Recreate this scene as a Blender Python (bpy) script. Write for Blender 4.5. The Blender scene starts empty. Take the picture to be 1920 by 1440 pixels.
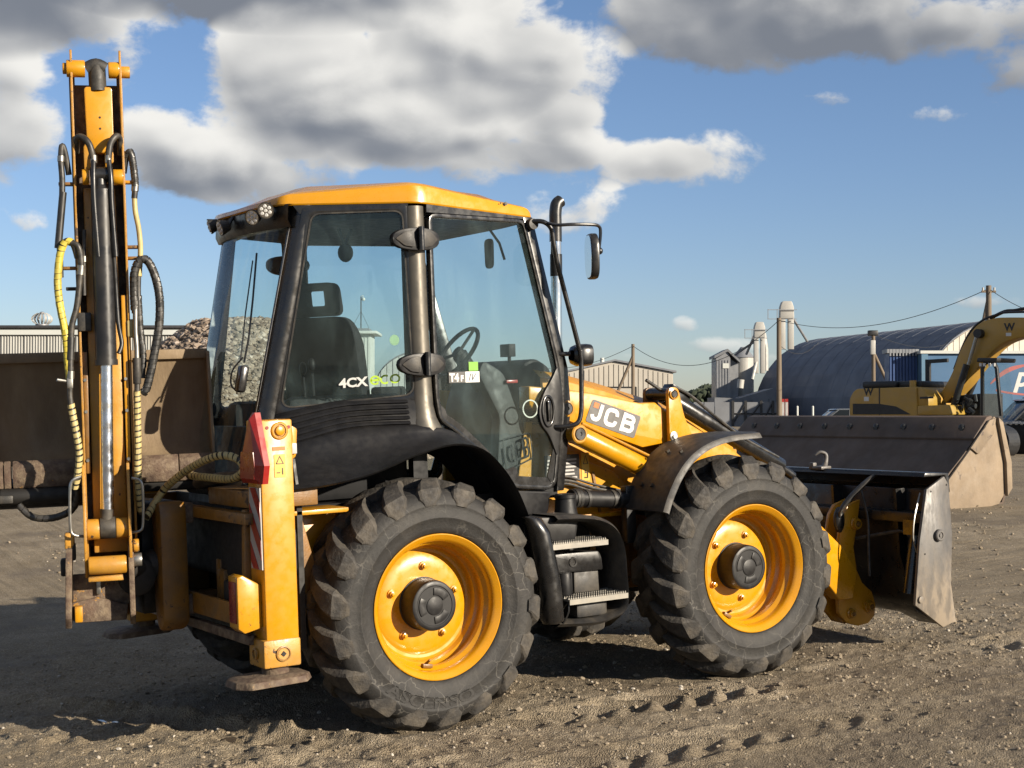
import bpy, bmesh, math, random
import numpy as np
from mathutils import Vector, Matrix
random.seed(7)
rng = np.random.default_rng(7)
rad = math.radians
sc = bpy.context.scene
COL = sc.collection

# ------------------------------------------------------------------ camera
F_PX = 2863.8
PHI = 0.5593915          # heading of the camera, from +Y towards +X
CAM = Vector((-4.06082, -8.3276, 1.69818))
TILT = math.atan(58 / F_PX)
MACHINE_PITCH = 0.040294  # the yard rises towards the front of the machine
cd = bpy.data.cameras.new('camera')
cam = bpy.data.objects.new('camera', cd)
COL.objects.link(cam)
cd.sensor_width = 36.0
cd.lens = 36.0 * F_PX / 1920
cd.clip_start = 0.1
cd.clip_end = 4000
cam.location = CAM
cam.rotation_euler = (math.pi / 2 + TILT, 0, -PHI)
sc.camera = cam

# ------------------------------------------------------------------ light
SUN_DIR = Vector((0.42, -0.907, 0.0)).normalized()
SUN_EL = rad(18.5)
S = Vector((SUN_DIR.x * math.cos(SUN_EL), SUN_DIR.y * math.cos(SUN_EL), math.sin(SUN_EL)))
sd = bpy.data.lights.new('sun', 'SUN')
sd.energy = 5.0
sd.angle = rad(0.5)
sd.color = (1.0, 0.88, 0.71)
sun = bpy.data.objects.new('sun', sd)
COL.objects.link(sun)
sun.rotation_euler = (-S).to_track_quat('-Z', 'Y').to_euler()

sc.view_settings.view_transform = 'Standard'
sc.view_settings.look = 'None'
sc.view_settings.exposure = 1.08
sc.view_settings.gamma = 1.0
sc.render.resolution_x = 1024
sc.render.resolution_y = 768
sc.cycles.max_bounces = 7; sc.cycles.diffuse_bounces = 3; sc.cycles.glossy_bounces = 3
sc.cycles.transmission_bounces = 4; sc.cycles.transparent_max_bounces = 14
sc.cycles.caustics_reflective = False; sc.cycles.caustics_refractive = False

# ------------------------------------------------------------------ world: clear sky with broken cumulus
class NT:
    """tiny node helper"""
    def __init__(s, tree): s.t = tree; s.n = tree.nodes; s.l = tree.links
    def node(s, typ, **k):
        n = s.n.new(typ)
        for a, b in k.items(): setattr(n, a, b)
        return n
    def set(s, sock, v):
        if isinstance(v, bpy.types.NodeSocket): s.l.new(v, sock)
        elif v is not None:
            try: sock.default_value = v
            except Exception:
                sock.default_value = (v[0], v[1], v[2], 1.0) if len(v) == 3 else v
    def m(s, op, a, b=None, c=None, clamp=False):
        n = s.node('ShaderNodeMath', operation=op); n.use_clamp = clamp
        s.set(n.inputs[0], a)
        if b is not None: s.set(n.inputs[1], b)
        if c is not None: s.set(n.inputs[2], c)
        return n.outputs[0]
    def vm(s, op, a, b=None, sc=None):
        n = s.node('ShaderNodeVectorMath', operation=op)
        s.set(n.inputs[0], a)
        if b is not None: s.set(n.inputs[1], b)
        if sc is not None: s.set(n.inputs['Scale'], sc)
        return n.outputs['Value'] if op in ('DOT_PRODUCT', 'LENGTH', 'DISTANCE') else n.outputs[0]
    def mix(s, f, a, b, typ='MIX'):
        n = s.node('ShaderNodeMix', data_type='RGBA', blend_type=typ)
        s.set(n.inputs[0], f); s.set(n.inputs[6], a); s.set(n.inputs[7], b)
        return n.outputs[2]
    def noise(s, vec, scale, detail=4, rough=0.5, dist=0.0, out='Fac'):
        n = s.node('ShaderNodeTexNoise')
        if vec is not None: s.set(n.inputs['Vector'], vec)
        n.inputs['Scale'].default_value = scale; n.inputs['Detail'].default_value = detail
        n.inputs['Roughness'].default_value = rough; n.inputs['Distortion'].default_value = dist
        return n.outputs[out]
    def ramp(s, f, a, b, c0=0.0, c1=1.0, smooth=True):
        n = s.node('ShaderNodeMapRange'); n.interpolation_type = 'SMOOTHSTEP' if smooth else 'LINEAR'
        s.set(n.inputs[0], f); s.set(n.inputs[1], a); s.set(n.inputs[2], b)
        s.set(n.inputs[3], c0); s.set(n.inputs[4], c1)
        return n.outputs[0]
    def sep(s, v):
        n = s.node('ShaderNodeSeparateXYZ'); s.set(n.inputs[0], v); return n.outputs
    def comb(s, x, y, z):
        n = s.node('ShaderNodeCombineXYZ')
        for i, q in enumerate((x, y, z)): s.set(n.inputs[i], q)
        return n.outputs[0]

# clouds of the photographed evening: azimuth (degrees right of the camera heading), elevation, half sizes, weight, greyness
CLOUDS = [(-5.6, 12.4, 5.6, 2.9, .95, .0), (-1.2, 14.2, 3.6, 3.0, .95, .0), (-8.6, 12.4, 3.0, 2.6, .7, .0), (-1.4, 10.4, 4.8, 1.7, .8, .15), (2.0, 12.4, 2.6, 2.0, .55, .1),
          (-19.0, 11.4, 2.8, 3.0, .8, .1), (-12.6, 9.4, 3.0, 1.8, .7, .35), (-8.6, 9.0, 4.4, 1.3, .75, .45), (-14.6, 13.4, 2.2, 1.8, .5, .1),
          (-17.6, 6.9, 1.6, .6, .5, .0), (7.4, 9.6, 3.4, 1.3, .62, .1), (3.4, 9.5, 3.6, 1.0, .62, .1), (2.2, 7.8, 2.2, 1.0, .5, .0),
          (6.9, 2.55, 2.2, .40, .55, .0), (6.4, 3.35, .6, .35, .45, .0), (4.6, 2.2, 1.3, .22, .4, .2), (17.2, 4.1, 1.8, .3, .38, .4), (10.4, 2.1, 2.0, .25, .35, .2),
          (-9.5, 16.1, 8.5, 1.9, .95, .95), (-19.0, 15.0, 4.6, 2.2, .95, 1.0), (8.6, 15.0, 5.0, 2.4, .9, .70), (13.2, 14.3, 3.4, 1.9, .65, .9), (18.4, 13.2, 3.2, 2.0, .7, .7), (11.4, 11.5, 1.6, .45, .38, .6), (16.4, 10.8, 1.8, .4, .3, .3)]
grp = bpy.data.node_groups.new('cloud_field', 'ShaderNodeTree')
grp.interface.new_socket('Vector', in_out='INPUT', socket_type='NodeSocketVector')
for nm in ('Cover', 'Vertical', 'Grey'): grp.interface.new_socket(nm, in_out='OUTPUT', socket_type='NodeSocketFloat')
g = NT(grp)
gi = g.node('NodeGroupInput'); go_ = g.node('NodeGroupOutput')
v = gi.outputs[0]
x, y, z = g.sep(v)
az = g.m('MULTIPLY_ADD', g.m('ARCTAN2', x, y), 180 / math.pi, -PHI * 180 / math.pi)
el = g.m('MULTIPLY', g.m('ARCSINE', z), 180 / math.pi)
ae = g.comb(az, el, 0.0)
S_, T_, G_ = 0.0, 0.0, 0.0
for (a0, e0, sa, se, w, gr) in CLOUDS:
    n = g.node('ShaderNodeVectorMath', operation='MULTIPLY_ADD')
    g.set(n.inputs[0], ae); n.inputs[1].default_value = (1 / sa, 1 / se, 0); n.inputs[2].default_value = (-a0 / sa, -e0 / se, 0)
    q = g.vm('DOT_PRODUCT', n.outputs[0], n.outputs[0])
    b = g.m('MULTIPLY_ADD', q, -0.70 * w, w, clamp=True)
    S_ = g.m('ADD', b, S_)
    T_ = g.m('MULTIPLY_ADD', b, g.vm('DOT_PRODUCT', n.outputs[0], (0.25, 1.0, 0.0)), T_)
    if gr: G_ = g.m('MULTIPLY_ADD', b, gr, G_)
# the same broken cover goes on over the rest of the sky
cover = g.noise(g.vm('MULTIPLY', v, (1.0, 1.0, 1.6)), 3.0, 2, 0.5)
outside = g.m('MAXIMUM', g.ramp(g.m('ABSOLUTE', az), 19.5, 27.0), g.ramp(el, 17.5, 23.0))
gen = g.m('MULTIPLY', g.m('MULTIPLY', g.ramp(cover, 0.44, 0.66), g.ramp(el, 2.0, 7.0)), outside)
vert = g.m('DIVIDE', T_, g.m('MAXIMUM', S_, 0.05))
grey = g.m('DIVIDE', G_, g.m('MAXIMUM', S_, 0.05))
g.l.new(g.m('ADD', g.m('MINIMUM', S_, 1.0), g.m('MULTIPLY', gen, 0.8)), go_.inputs[0]); g.l.new(vert, go_.inputs[1]); g.l.new(grey, go_.inputs[2])

W = bpy.data.worlds.new('World'); sc.world = W; W.use_nodes = True
wt = NT(W.node_tree); wt.n.clear()
tc = wt.node('ShaderNodeTexCoord')
d0 = wt.vm('NORMALIZE', tc.outputs['Generated'])
sky = wt.node('ShaderNodeTexSky', sky_type='NISHITA')
sky.sun_disc = False; sky.sun_elevation = SUN_EL
sky.sun_rotation = math.atan2(S.x, S.y)
sky.air_density = 1.0; sky.dust_density = 0.35; sky.ozone_density = 2.2; sky.altitude = 50
SKY_STRENGTH = 0.0545
RIGHT = Vector((math.cos(PHI), -math.sin(PHI), 0))
off = RIGHT * 0.010 + Vector((0, 0, 0.014))
nf = wt.node('ShaderNodeGroup'); nf.node_tree = grp; wt.l.new(d0, nf.inputs[0])
wv = wt.vm('MULTIPLY', d0, (1.0, 1.0, 1.5))
n1 = wt.noise(wv, 13.0, 9, 0.60, 0.15)
n3 = wt.noise(wv, 13.0, 2, 0.5, 0.15); n2 = wt.noise(wt.vm('ADD', wv, tuple(off)), 13.0, 2, 0.5, 0.15)
dens = wt.m('MULTIPLY_ADD', wt.m('SUBTRACT', n1, 0.5), 2.3, nf.outputs[0])
base_w = wt.ramp(nf.outputs[0], 0.02, 0.14)
alpha = wt.m('MULTIPLY', wt.ramp(dens, 0.26, 0.62), base_w)
relief = wt.m('MULTIPLY_ADD', wt.m('SUBTRACT', n1, 0.5), 0.55, wt.m('SUBTRACT', n3, n2))
lit = wt.m('MULTIPLY_ADD', relief, 1.45, wt.m('MULTIPLY_ADD', nf.outputs[1], 0.46, 0.52))
lit = wt.m('MULTIPLY_ADD', wt.ramp(dens, 0.95, 0.40), 0.22, lit)
lit = wt.ramp(wt.m('MULTIPLY_ADD', nf.outputs[2], -0.55, lit), -0.15, 1.0)
K = 1 / SKY_STRENGTH
ccol = wt.mix(lit, (0.098 * K, 0.106 * K, 0.122 * K, 1), (0.44 * K, 0.43 * K, 0.405 * K, 1))
zel = wt.sep(d0)[2]
skyc = wt.mix(wt.ramp(zel, 0.0, 0.5), (0.84, 0.89, 1.12, 1), (0.86, 0.92, 1.04, 1))
skyc = wt.mix(1.0, sky.outputs[0], skyc, 'MULTIPLY')
ccol = wt.mix(wt.ramp(zel, 0.02, 0.14, 0.45, 0.0), ccol, skyc)
out = wt.mix(wt.m('MULTIPLY', alpha, 0.96), skyc, ccol)
bg = wt.node('ShaderNodeBackground'); wt.l.new(out, bg.inputs[0]); bg.inputs[1].default_value = SKY_STRENGTH
wo = wt.node('ShaderNodeOutputWorld'); wt.l.new(bg.outputs[0], wo.inputs[0])
W.cycles.sampling_method = 'MANUAL'; W.cycles.sample_map_resolution = 256

# ------------------------------------------------------------------ materials
def M_(name):
    m = bpy.data.materials.new(name); m.use_nodes = True
    t = NT(m.node_tree); t.n.clear()
    o = t.node('ShaderNodeOutputMaterial'); p = t.node('ShaderNodeBsdfPrincipled')
    t.l.new(p.outputs[0], o.inputs[0])
    return m, t, p, o

ALB = 0.64                # the picture is exposed for sunlit paint
def surf(name, col, rough=0.5, metal=0.0, var=0.12, vscale=6.0, dust=0.0, dustcol=(0.30, 0.25, 0.18), dscale=5.0,
         chips=0.0, chipcol=(0.06, 0.035, 0.022), cscale=22.0, bump=0.0, bscale=120.0, coat=0.0, low=None, spec=0.5, stretch=None, wear=0.0):
    """painted or moulded surface with tone variation, dust, worn chips and fine relief"""
    m, t, p, o = M_(name)
    col = tuple(k * ALB for k in col); dustcol = tuple(k * ALB for k in dustcol); chipcol = tuple(k * ALB for k in chipcol)
    tc = t.node('ShaderNodeTexCoord'); pos = tc.outputs['Object']
    if stretch: pos = t.vm('MULTIPLY', pos, stretch)
    n = t.noise(pos, vscale, 4, 0.6)
    c = t.mix(t.ramp(n, 0.3, 0.7), tuple(k * (1 - var) for k in col), tuple(min(1, k * (1 + var)) for k in col))
    r = t.ramp(t.noise(pos, vscale * 3.1, 2, 0.6), 0.3, 0.7, max(0.02, rough - 0.08), min(1, rough + 0.1))
    if chips > 0:
        cn = t.noise(pos, cscale, 5, 0.68, 0.3); big = t.noise(pos, cscale * 0.13, 2, 0.5)
        cm = t.ramp(t.m('ADD', cn, t.m('MULTIPLY', t.m('SUBTRACT', big, 0.5), 0.5)), 0.74 - chips * 0.22, 0.77 - chips * 0.22)
        c = t.mix(cm, c, chipcol); r = t.m('MAXIMUM', r, t.m('MULTIPLY', cm, 0.8))
    if wear > 0:
        gw = t.node('ShaderNodeNewGeometry'); bv = t.node('ShaderNodeBevel', samples=3); bv.inputs['Radius'].default_value = 0.012
        ed = t.m('SUBTRACT', 1.0, t.vm('DOT_PRODUCT', bv.outputs[0], gw.outputs['True Normal']))
        wm = t.ramp(t.m('MULTIPLY_ADD', t.m('SUBTRACT', t.noise(pos, 30.0, 4, 0.7), 0.5), 0.55 , ed), 0.16 - wear * 0.06, 0.20 - wear * 0.06)
        wm = t.m('MULTIPLY', wm, t.ramp(ed, 0.01, 0.04))
        c = t.mix(wm, c, chipcol); r = t.m('MAXIMUM', r, t.m('MULTIPLY', wm, 0.8))
    if dust > 0:
        dn = t.ramp(t.noise(pos, dscale, 5, 0.65), 0.35, 0.75)
        if low:
            zz = t.sep(tc.outputs['Object'])[2]
            dn = t.m('ADD', t.m('MULTIPLY', dn, 0.25), t.m('MULTIPLY', t.ramp(zz, low[1], low[0], 0.0, 1.1), t.m('ADD', dn, 0.45)), clamp=True)
        dm = t.m('MULTIPLY', dn, dust)
        c = t.mix(dm, c, dustcol); r = t.m('MAXIMUM', r, t.m('MULTIPLY', dm, 0.95))
    t.set(p.inputs['Base Color'], c); t.set(p.inputs['Roughness'], r)
    p.inputs['Metallic'].default_value = metal
    p.inputs['Specular IOR Level'].default_value = spec
    if coat: p.inputs['Coat Weight'].default_value = coat; p.inputs['Coat Roughness'].default_value = 0.12
    if bump > 0:
        b = t.node('ShaderNodeBump'); b.inputs['Strength'].default_value = bump; b.inputs['Distance'].default_value = 0.01
        t.l.new(t.noise(pos, bscale, 3, 0.6), b.inputs['Height']); t.l.new(b.outputs[0], p.inputs['Normal'])
    return m

def glass_mat(name, tint, dirt=0.03, dirtcol=(0.5, 0.55, 0.5), rough=0.0, refl=1.0):
    m, t, p, o = M_(name); t.n.remove(p)
    tr = t.node('ShaderNodeBsdfTransparent'); tr.inputs[0].default_value = (*tint, 1)
    gl = t.node('ShaderNodeBsdfGlossy'); gl.inputs['Roughness'].default_value = rough
    ge = t.node('ShaderNodeNewGeometry')
    fc = t.m('SUBTRACT', 1.0, t.m('ABSOLUTE', t.vm('DOT_PRODUCT', ge.outputs['Incoming'], ge.outputs['Normal'])), clamp=True)
    fres = t.m('MULTIPLY_ADD', t.m('POWER', fc, 5.0), 0.5 * refl, 0.022 * refl)      # half for each face of the pane
    ms = t.node('ShaderNodeMixShader'); t.l.new(fres, ms.inputs[0])
    t.l.new(tr.outputs[0], ms.inputs[1]); t.l.new(gl.outputs[0], ms.inputs[2])
    df = t.node('ShaderNodeBsdfDiffuse'); df.inputs[0].default_value = (*dirtcol, 1)
    tc = t.node('ShaderNodeTexCoord')
    sv = t.vm('MULTIPLY', tc.outputs['Object'], (1.0, 1.0, 0.35))
    dn = t.ramp(t.noise(sv, 5.0, 7, 0.62, 0.6), 0.42, 0.8, dirt * 0.35, dirt * 2.2)
    m2 = t.node('ShaderNodeMixShader'); t.l.new(dn, m2.inputs[0])
    t.l.new(ms.outputs[0], m2.inputs[1]); t.l.new(df.outputs[0], m2.inputs[2])
    t.l.new(m2.outputs[0], o.inputs[0])
    return m

YEL = (0.66, 0.30, 0.005)
MAT = {}
MAT['yellow'] = surf('yellow_paint', YEL, 0.34, var=0.03, dust=0.035, dscale=7, chips=0.12, cscale=60, wear=0.6, coat=0.25, bump=0.02, bscale=300)
MAT['yellow_clean'] = surf('yellow_gloss_paint', (0.70, 0.315, 0.003), 0.30, var=0.02, dust=0.03, dscale=9, coat=0.4)
MAT['yellow_worn'] = surf('worn_yellow_paint', (0.60, 0.285, 0.02), 0.42, var=0.10, dust=0.26, dscale=9, wear=1.0, chips=0.36, cscale=26, chipcol=(0.05, 0.028, 0.018), bump=0.10, bscale=90)
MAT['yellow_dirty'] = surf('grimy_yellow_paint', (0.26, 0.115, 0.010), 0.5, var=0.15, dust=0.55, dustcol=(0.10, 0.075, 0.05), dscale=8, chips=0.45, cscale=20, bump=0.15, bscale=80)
MAT['rusty'] = surf('rusty_muddy_steel', (0.10, 0.062, 0.042), 0.8, var=0.3, dust=0.75, dustcol=(0.30, 0.23, 0.15), dscale=18, chips=0.3, chipcol=(0.42, 0.20, 0.02), cscale=20, bump=0.5, bscale=70)
MAT['black'] = surf('black_paint', (0.012, 0.012, 0.013), 0.34, var=0.2, dust=0.03, dscale=8, bump=0.03, bscale=250)
MAT['black_satin'] = surf('black_satin_paint', (0.011, 0.011, 0.012), 0.28, var=0.2, dust=0.04, coat=0.2)
MAT['plastic'] = surf('black_moulded_plastic', (0.010, 0.010, 0.0115), 0.48, var=0.15, dust=0.025, dscale=4, bump=0.05, bscale=500, spec=0.32)
MAT['plastic_dusty'] = surf('dusty_black_plastic', (0.022, 0.021, 0.021), 0.55, var=0.2, dust=0.22, dscale=9, bump=0.1, bscale=200)
MAT['rubber'] = surf('black_rubber', (0.018, 0.017, 0.016), 0.6, var=0.2, dust=0.22, dscale=12, bump=0.1, bscale=150)
MAT['tyre'] = surf('tyre_rubber', (0.036, 0.034, 0.032), 0.72, var=0.22, vscale=9, dust=0.34, dustcol=(0.17, 0.145, 0.11), dscale=14, bump=0.35, bscale=60)
MAT['tread'] = surf('muddy_tread_rubber', (0.032, 0.029, 0.026), 0.8, var=0.25, vscale=12, dust=0.62, dustcol=(0.145, 0.122, 0.092), dscale=11, bump=0.6, bscale=45)
MAT['rod'] = surf('sky_tinted_polished_rod', (1.0, 1.08, 1.25), 0.20, metal=1.0, var=0.03)  # blue put into the metal colour, standing in for reflected sky
MAT['chrome'] = surf('chrome', (1.05, 1.05, 1.06), 0.10, metal=1.0, var=0.03)
MAT['steel'] = surf('zinc_steel', (0.42, 0.41, 0.38), 0.38, metal=0.9, var=0.15, dust=0.2, dscale=20)
MAT['galv'] = surf('galvanised_grating', (0.34, 0.32, 0.28), 0.55, metal=0.3, var=0.15, dust=0.4, dscale=20, dustcol=(0.4, 0.35, 0.27))
MAT['bronze'] = surf('bronze_grey_metallic', (0.16, 0.145, 0.12), 0.44, metal=0.55, var=0.05)
MAT['ram_black'] = surf('ram_barrel_paint', (0.014, 0.014, 0.016), 0.36, var=0.2, dust=0.10, chips=0.16, chipcol=(0.14, 0.055, 0.025), cscale=16)
MAT['hose'] = surf('hydraulic_hose', (0.016, 0.016, 0.016), 0.5, var=0.2, dust=0.25, dscale=25)
MAT['wrap_yellow'] = surf('yellow_spiral_wrap', (0.62, 0.50, 0.05), 0.5, var=0.12, dust=0.2)
MAT['wrap_cream'] = surf('cream_spiral_wrap', (0.60, 0.48, 0.20), 0.55, var=0.15, dust=0.3, dscale=20, dustcol=(0.25, 0.2, 0.12))
MAT['wrap_black'] = surf('black_spiral_wrap', (0.022, 0.022, 0.022), 0.42, var=0.2, dust=0.15)
MAT['seat'] = surf('dark_seat_fabric', (0.012, 0.013, 0.016), 0.9, var=0.2, bump=0.2, bscale=300)
MAT['interior'] = surf('dark_interior_plastic', (0.009, 0.0095, 0.011), 0.6, var=0.2, spec=0.25)
MAT['interior_grey'] = surf('grey_interior_plastic', (0.032, 0.034, 0.034), 0.6, var=0.1)
MAT['red'] = surf('red_reflector', (0.36, 0.012, 0.010), 0.35, var=0.1, dust=0.12)
MAT['red_dark'] = surf('dark_red_reflector', (0.26, 0.006, 0.007), 0.3, var=0.1, dust=0.05)
MAT['orange'] = surf('orange_sticker', (0.72, 0.16, 0.01), 0.4, var=0.04)
MAT['white'] = surf('white_print', (0.80, 0.79, 0.76), 0.4, var=0.03)
MAT['offwhite'] = surf('reflective_white', (0.50, 0.48, 0.46), 0.4, var=0.1, dust=0.15)
MAT['lime'] = surf('lime_print', (0.52, 0.75, 0.07), 0.4, var=0.03)
MAT['green'] = surf('green_sticker', (0.22, 0.48, 0.06), 0.4, var=0.05)
MAT['plate_grey'] = surf('dark_grey_emblem', (0.115, 0.11, 0.105), 0.4, var=0.05)
MAT['decal_yellow'] = surf('pale_yellow_decal', (0.80, 0.47, 0.06), 0.4, var=0.04)
MAT['dark'] = surf('dark_void_steel', (0.010, 0.009, 0.008), 0.7, var=0.2, dust=0.15, dustcol=(0.05, 0.04, 0.03))
MAT['bucket_grey'] = surf('grey_scuffed_steel', (0.105, 0.10, 0.098), 0.5, metal=0.1, var=0.15, dust=0.85, dustcol=(0.36, 0.29, 0.21), dscale=7, low=(0.15, 0.70), bump=0.08, bscale=60, stretch=(2.2, 1, .8))
MAT['glass'] = glass_mat('tinted_cab_glass', (0.865, 0.918, 0.925), 0.013, (0.45, 0.62, 0.62))
MAT['glass_rear'] = glass_mat('dusty_rear_glass', (0.84, 0.92, 0.93), 0.045, (0.50, 0.55, 0.55))
MAT['lens'] = glass_mat('clear_lens', (0.9, 0.9, 0.9), 0.01)
def lit_lens():
    m, t, p, o = M_('lamp_chip'); p.inputs['Base Color'].default_value = (0.9, 0.9, 0.9, 1); p.inputs['Roughness'].default_value = 0.15
    p.inputs['Metallic'].default_value = 0.4
    return m
MAT['chip'] = lit_lens()
def translucent(name, col):
    m, t, p, o = M_(name); tl = t.node('ShaderNodeBsdfTranslucent'); tl.inputs[0].default_value = (*col, 1)
    p.inputs['Base Color'].default_value = (*col, 1); ms = t.node('ShaderNodeMixShader'); ms.inputs[0].default_value = .6
    t.l.new(p.outputs[0], ms.inputs[1]); t.l.new(tl.outputs[0], ms.inputs[2]); t.l.new(ms.outputs[0], o.inputs[0]); return m
MAT['film'] = translucent('pale_green_film', (0.75, 0.85, 0.55))
MAT['mirror'] = surf('mirror_face', (0.75, 0.77, 0.78), 0.03, metal=1.0, var=0.0)

# ------------------------------------------------------------------ mesh helpers
def V3(a): return Vector(a)
def frame_from(d):
    d = Vector(d).normalized()
    u = d.orthogonal().normalized()
    return u, d.cross(u).normalized(), d

def catmull(pts, n=6, closed=False):
    P = [Vector(p) for p in pts]; out = []
    N = len(P)
    for i in range(N - (0 if closed else 1)):
        if closed: a, b, c, d = P[(i - 1) % N], P[i], P[(i + 1) % N], P[(i + 2) % N]
        else: a, b, c, d = P[max(i - 1, 0)], P[i], P[i + 1], P[min(i + 2, N - 1)]
        for k in range(n):
            t = k / n
            out.append(0.5 * ((2 * b) + (c - a) * t + (2 * a - 5 * b + 4 * c - d) * t * t + (3 * b - a - 3 * c + d) * t ** 3))
    if not closed: out.append(P[-1])
    return out

def round_poly(pts, r, n=4):
    """round the corners of a 2D polygon; r is one radius or one for each corner"""
    out = []; N = len(pts)
    for i in range(N):
        a, b, c = Vector(pts[i - 1]), Vector(pts[i]), Vector(pts[(i + 1) % N])
        ri = r[i] if isinstance(r, (list, tuple)) else r
        u, w = (a - b), (c - b)
        l = min(ri, u.length * 0.48, w.length * 0.48)
        if l < 1e-4: out.append(tuple(b)); continue
        p0, p1 = b + u.normalized() * l, b + w.normalized() * l
        for k in range(n + 1):
            t = k / n
            q = p0 * (1 - t) ** 2 + b * 2 * t * (1 - t) + p1 * t * t
            out.append(tuple(q))
    return out

class MB:
    def __init__(s): s.v = []; s.f = []
    def add(s, vs, fs):
        o = len(s.v); s.v += [tuple(q) for q in vs]; s.f += [tuple(i + o for i in f) for f in fs]; return s
    def box(s, c, d, R=None):
        c = Vector(c); hx, hy, hz = d[0] / 2, d[1] / 2, d[2] / 2
        vs = [Vector((sx * hx, sy * hy, sz * hz)) for sx in (-1, 1) for sy in (-1, 1) for sz in (-1, 1)]
        if R is not None: vs = [R @ q for q in vs]
        return s.add([q + c for q in vs], [(0, 1, 3, 2), (4, 6, 7, 5), (0, 4, 5, 1), (2, 3, 7, 6), (0, 2, 6, 4), (1, 5, 7, 3)])
    def bx(s, x0, x1, y0, y1, z0, z1): return s.box(((x0 + x1) / 2, (y0 + y1) / 2, (z0 + z1) / 2), (abs(x1 - x0), abs(y1 - y0), abs(z1 - z0)))
    def prism(s, pts, a, b, axis='y', fn=None):
        """extrude a polygon; axis y: pts are (x,z); axis x: (y,z); axis z: (x,y); fn maps (p,q,h)->xyz"""
        n = len(pts)
        def mp(p, q, h):
            if fn: return fn(p, q, h)
            return {'y': (p, h, q), 'x': (h, p, q), 'z': (p, q, h)}[axis]
        vs = [mp(p[0], p[1], a) for p in pts] + [mp(p[0], p[1], b) for p in pts]
        fs = [tuple(range(n - 1, -1, -1)), tuple(range(n, 2 * n))] + [(i, (i + 1) % n, n + (i + 1) % n, n + i) for i in range(n)]
        return s.add(vs, fs)
    def ring(s, outer, inner, a, b, axis='y', fn=None):
        """frame between two outlines with the same number of points"""
        n = len(outer)
        def mp(p, q, h):
            if fn: return fn(p, q, h)
            return {'y': (p, h, q), 'x': (h, p, q), 'z': (p, q, h)}[axis]
        vs = [mp(*p, a) for p in outer] + [mp(*p, a) for p in inner] + [mp(*p, b) for p in outer] + [mp(*p, b) for p in inner]
        fs = []
        for i in range(n):
            j = (i + 1) % n
            fs += [(i, j, n + j, n + i), (2 * n + i, 3 * n + i, 3 * n + j, 2 * n + j), (i, 2 * n + i, 2 * n + j, j), (n + i, n + j, 3 * n + j, 3 * n + i)]
        return s.add(vs, fs)
    def cyl(s, p0, p1, r, r2=None, n=16, caps=True):
        p0, p1 = Vector(p0), Vector(p1); r2 = r if r2 is None else r2
        u, w, d = frame_from(p1 - p0)
        vs = []
        for p, q in ((p0, r), (p1, r2)):
            vs += [p + (u * math.cos(2 * math.pi * i / n) + w * math.sin(2 * math.pi * i / n)) * q for i in range(n)]
        fs = [(i, (i + 1) % n, n + (i + 1) % n, n + i) for i in range(n)]
        if caps: fs += [tuple(range(n - 1, -1, -1)), tuple(range(n, 2 * n))]
        return s.add(vs, fs)
    def tube(s, pts, r, n=8, caps=True, closed=False, flat=None):
        P = [Vector(p) for p in pts]; N = len(P); vs = []; fs = []
        T = []
        for i in range(N):
            if closed: t = P[(i + 1) % N] - P[i - 1]
            else: t = P[min(i + 1, N - 1)] - P[max(i - 1, 0)]
            T.append(t.normalized())
        u = T[0].orthogonal().normalized()
        for i in range(N):
            u = (u - T[i] * u.dot(T[i]))
            u = u.normalized() if u.length > 1e-6 else T[i].orthogonal().normalized()
            w = T[i].cross(u); ri = r[i] if isinstance(r, (list, tuple)) else r
            for k in range(n):
                a = 2 * math.pi * k / n
                vs.append(P[i] + (u * math.cos(a) + w * math.sin(a) * (flat or 1)) * ri)
        for i in range(N if closed else N - 1):
            j = (i + 1) % N
            fs += [(i * n + k, i * n + (k + 1) % n, j * n + (k + 1) % n, j * n + k) for k in range(n)]
        if caps and not closed: fs += [tuple(range(n - 1, -1, -1)), tuple(range((N - 1) * n, N * n))]
        return s.add(vs, fs)
    def lathe(s, prof, c, axis='y', n=48, a0=0.0, a1=2 * math.pi, sgn=1):
        """profile of (radius, height along the axis)"""
        c = Vector(c); full = abs(a1 - a0 - 2 * math.pi) < 1e-6; m = n if full else n + 1
        vs = []
        for i in range(m):
            a = a0 + (a1 - a0) * i / n; ca, sa = math.cos(a), math.sin(a)
            for r, h in prof:
                if axis == 'y': vs.append(c + Vector((r * ca, h * sgn, r * sa)))
                elif axis == 'x': vs.append(c + Vector((h * sgn, r * ca, r * sa)))
                else: vs.append(c + Vector((r * ca, r * sa, h * sgn)))
        k = len(prof); fs = []
        for i in range(n):
            j = (i + 1) % m
            for q in range(k - 1): fs.append((i * k + q, j * k + q, j * k + q + 1, i * k + q + 1))
        return s.add(vs, fs)
    def grid(s, rows, closed_u=False):
        """skin over rows of points of equal length"""
        n = len(rows[0]); vs = [p for r in rows for p in r]; fs = []
        for i in range(len(rows) - 1):
            for k in range(n - 1): fs.append((i * n + k, i * n + k + 1, (i + 1) * n + k + 1, (i + 1) * n + k))
        return s.add(vs, fs)
    def slab(s, rows, off):
        """grid with thickness; off is a vector or one for each point"""
        R = len(rows); n = len(rows[0])
        top = [Vector(p) for r in rows for p in r]
        bot = [p + Vector(off) for p in top]
        N = R * n; fs = []
        for i in range(R - 1):
            for k in range(n - 1):
                a, b, c, d = i * n + k, i * n + k + 1, (i + 1) * n + k + 1, (i + 1) * n + k
                fs += [(a, b, c, d), (N + d, N + c, N + b, N + a)]
        for k in range(n - 1):
            fs += [(k + 1, k, N + k, N + k + 1), ((R - 1) * n + k, (R - 1) * n + k + 1, N + (R - 1) * n + k + 1, N + (R - 1) * n + k)]
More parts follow.
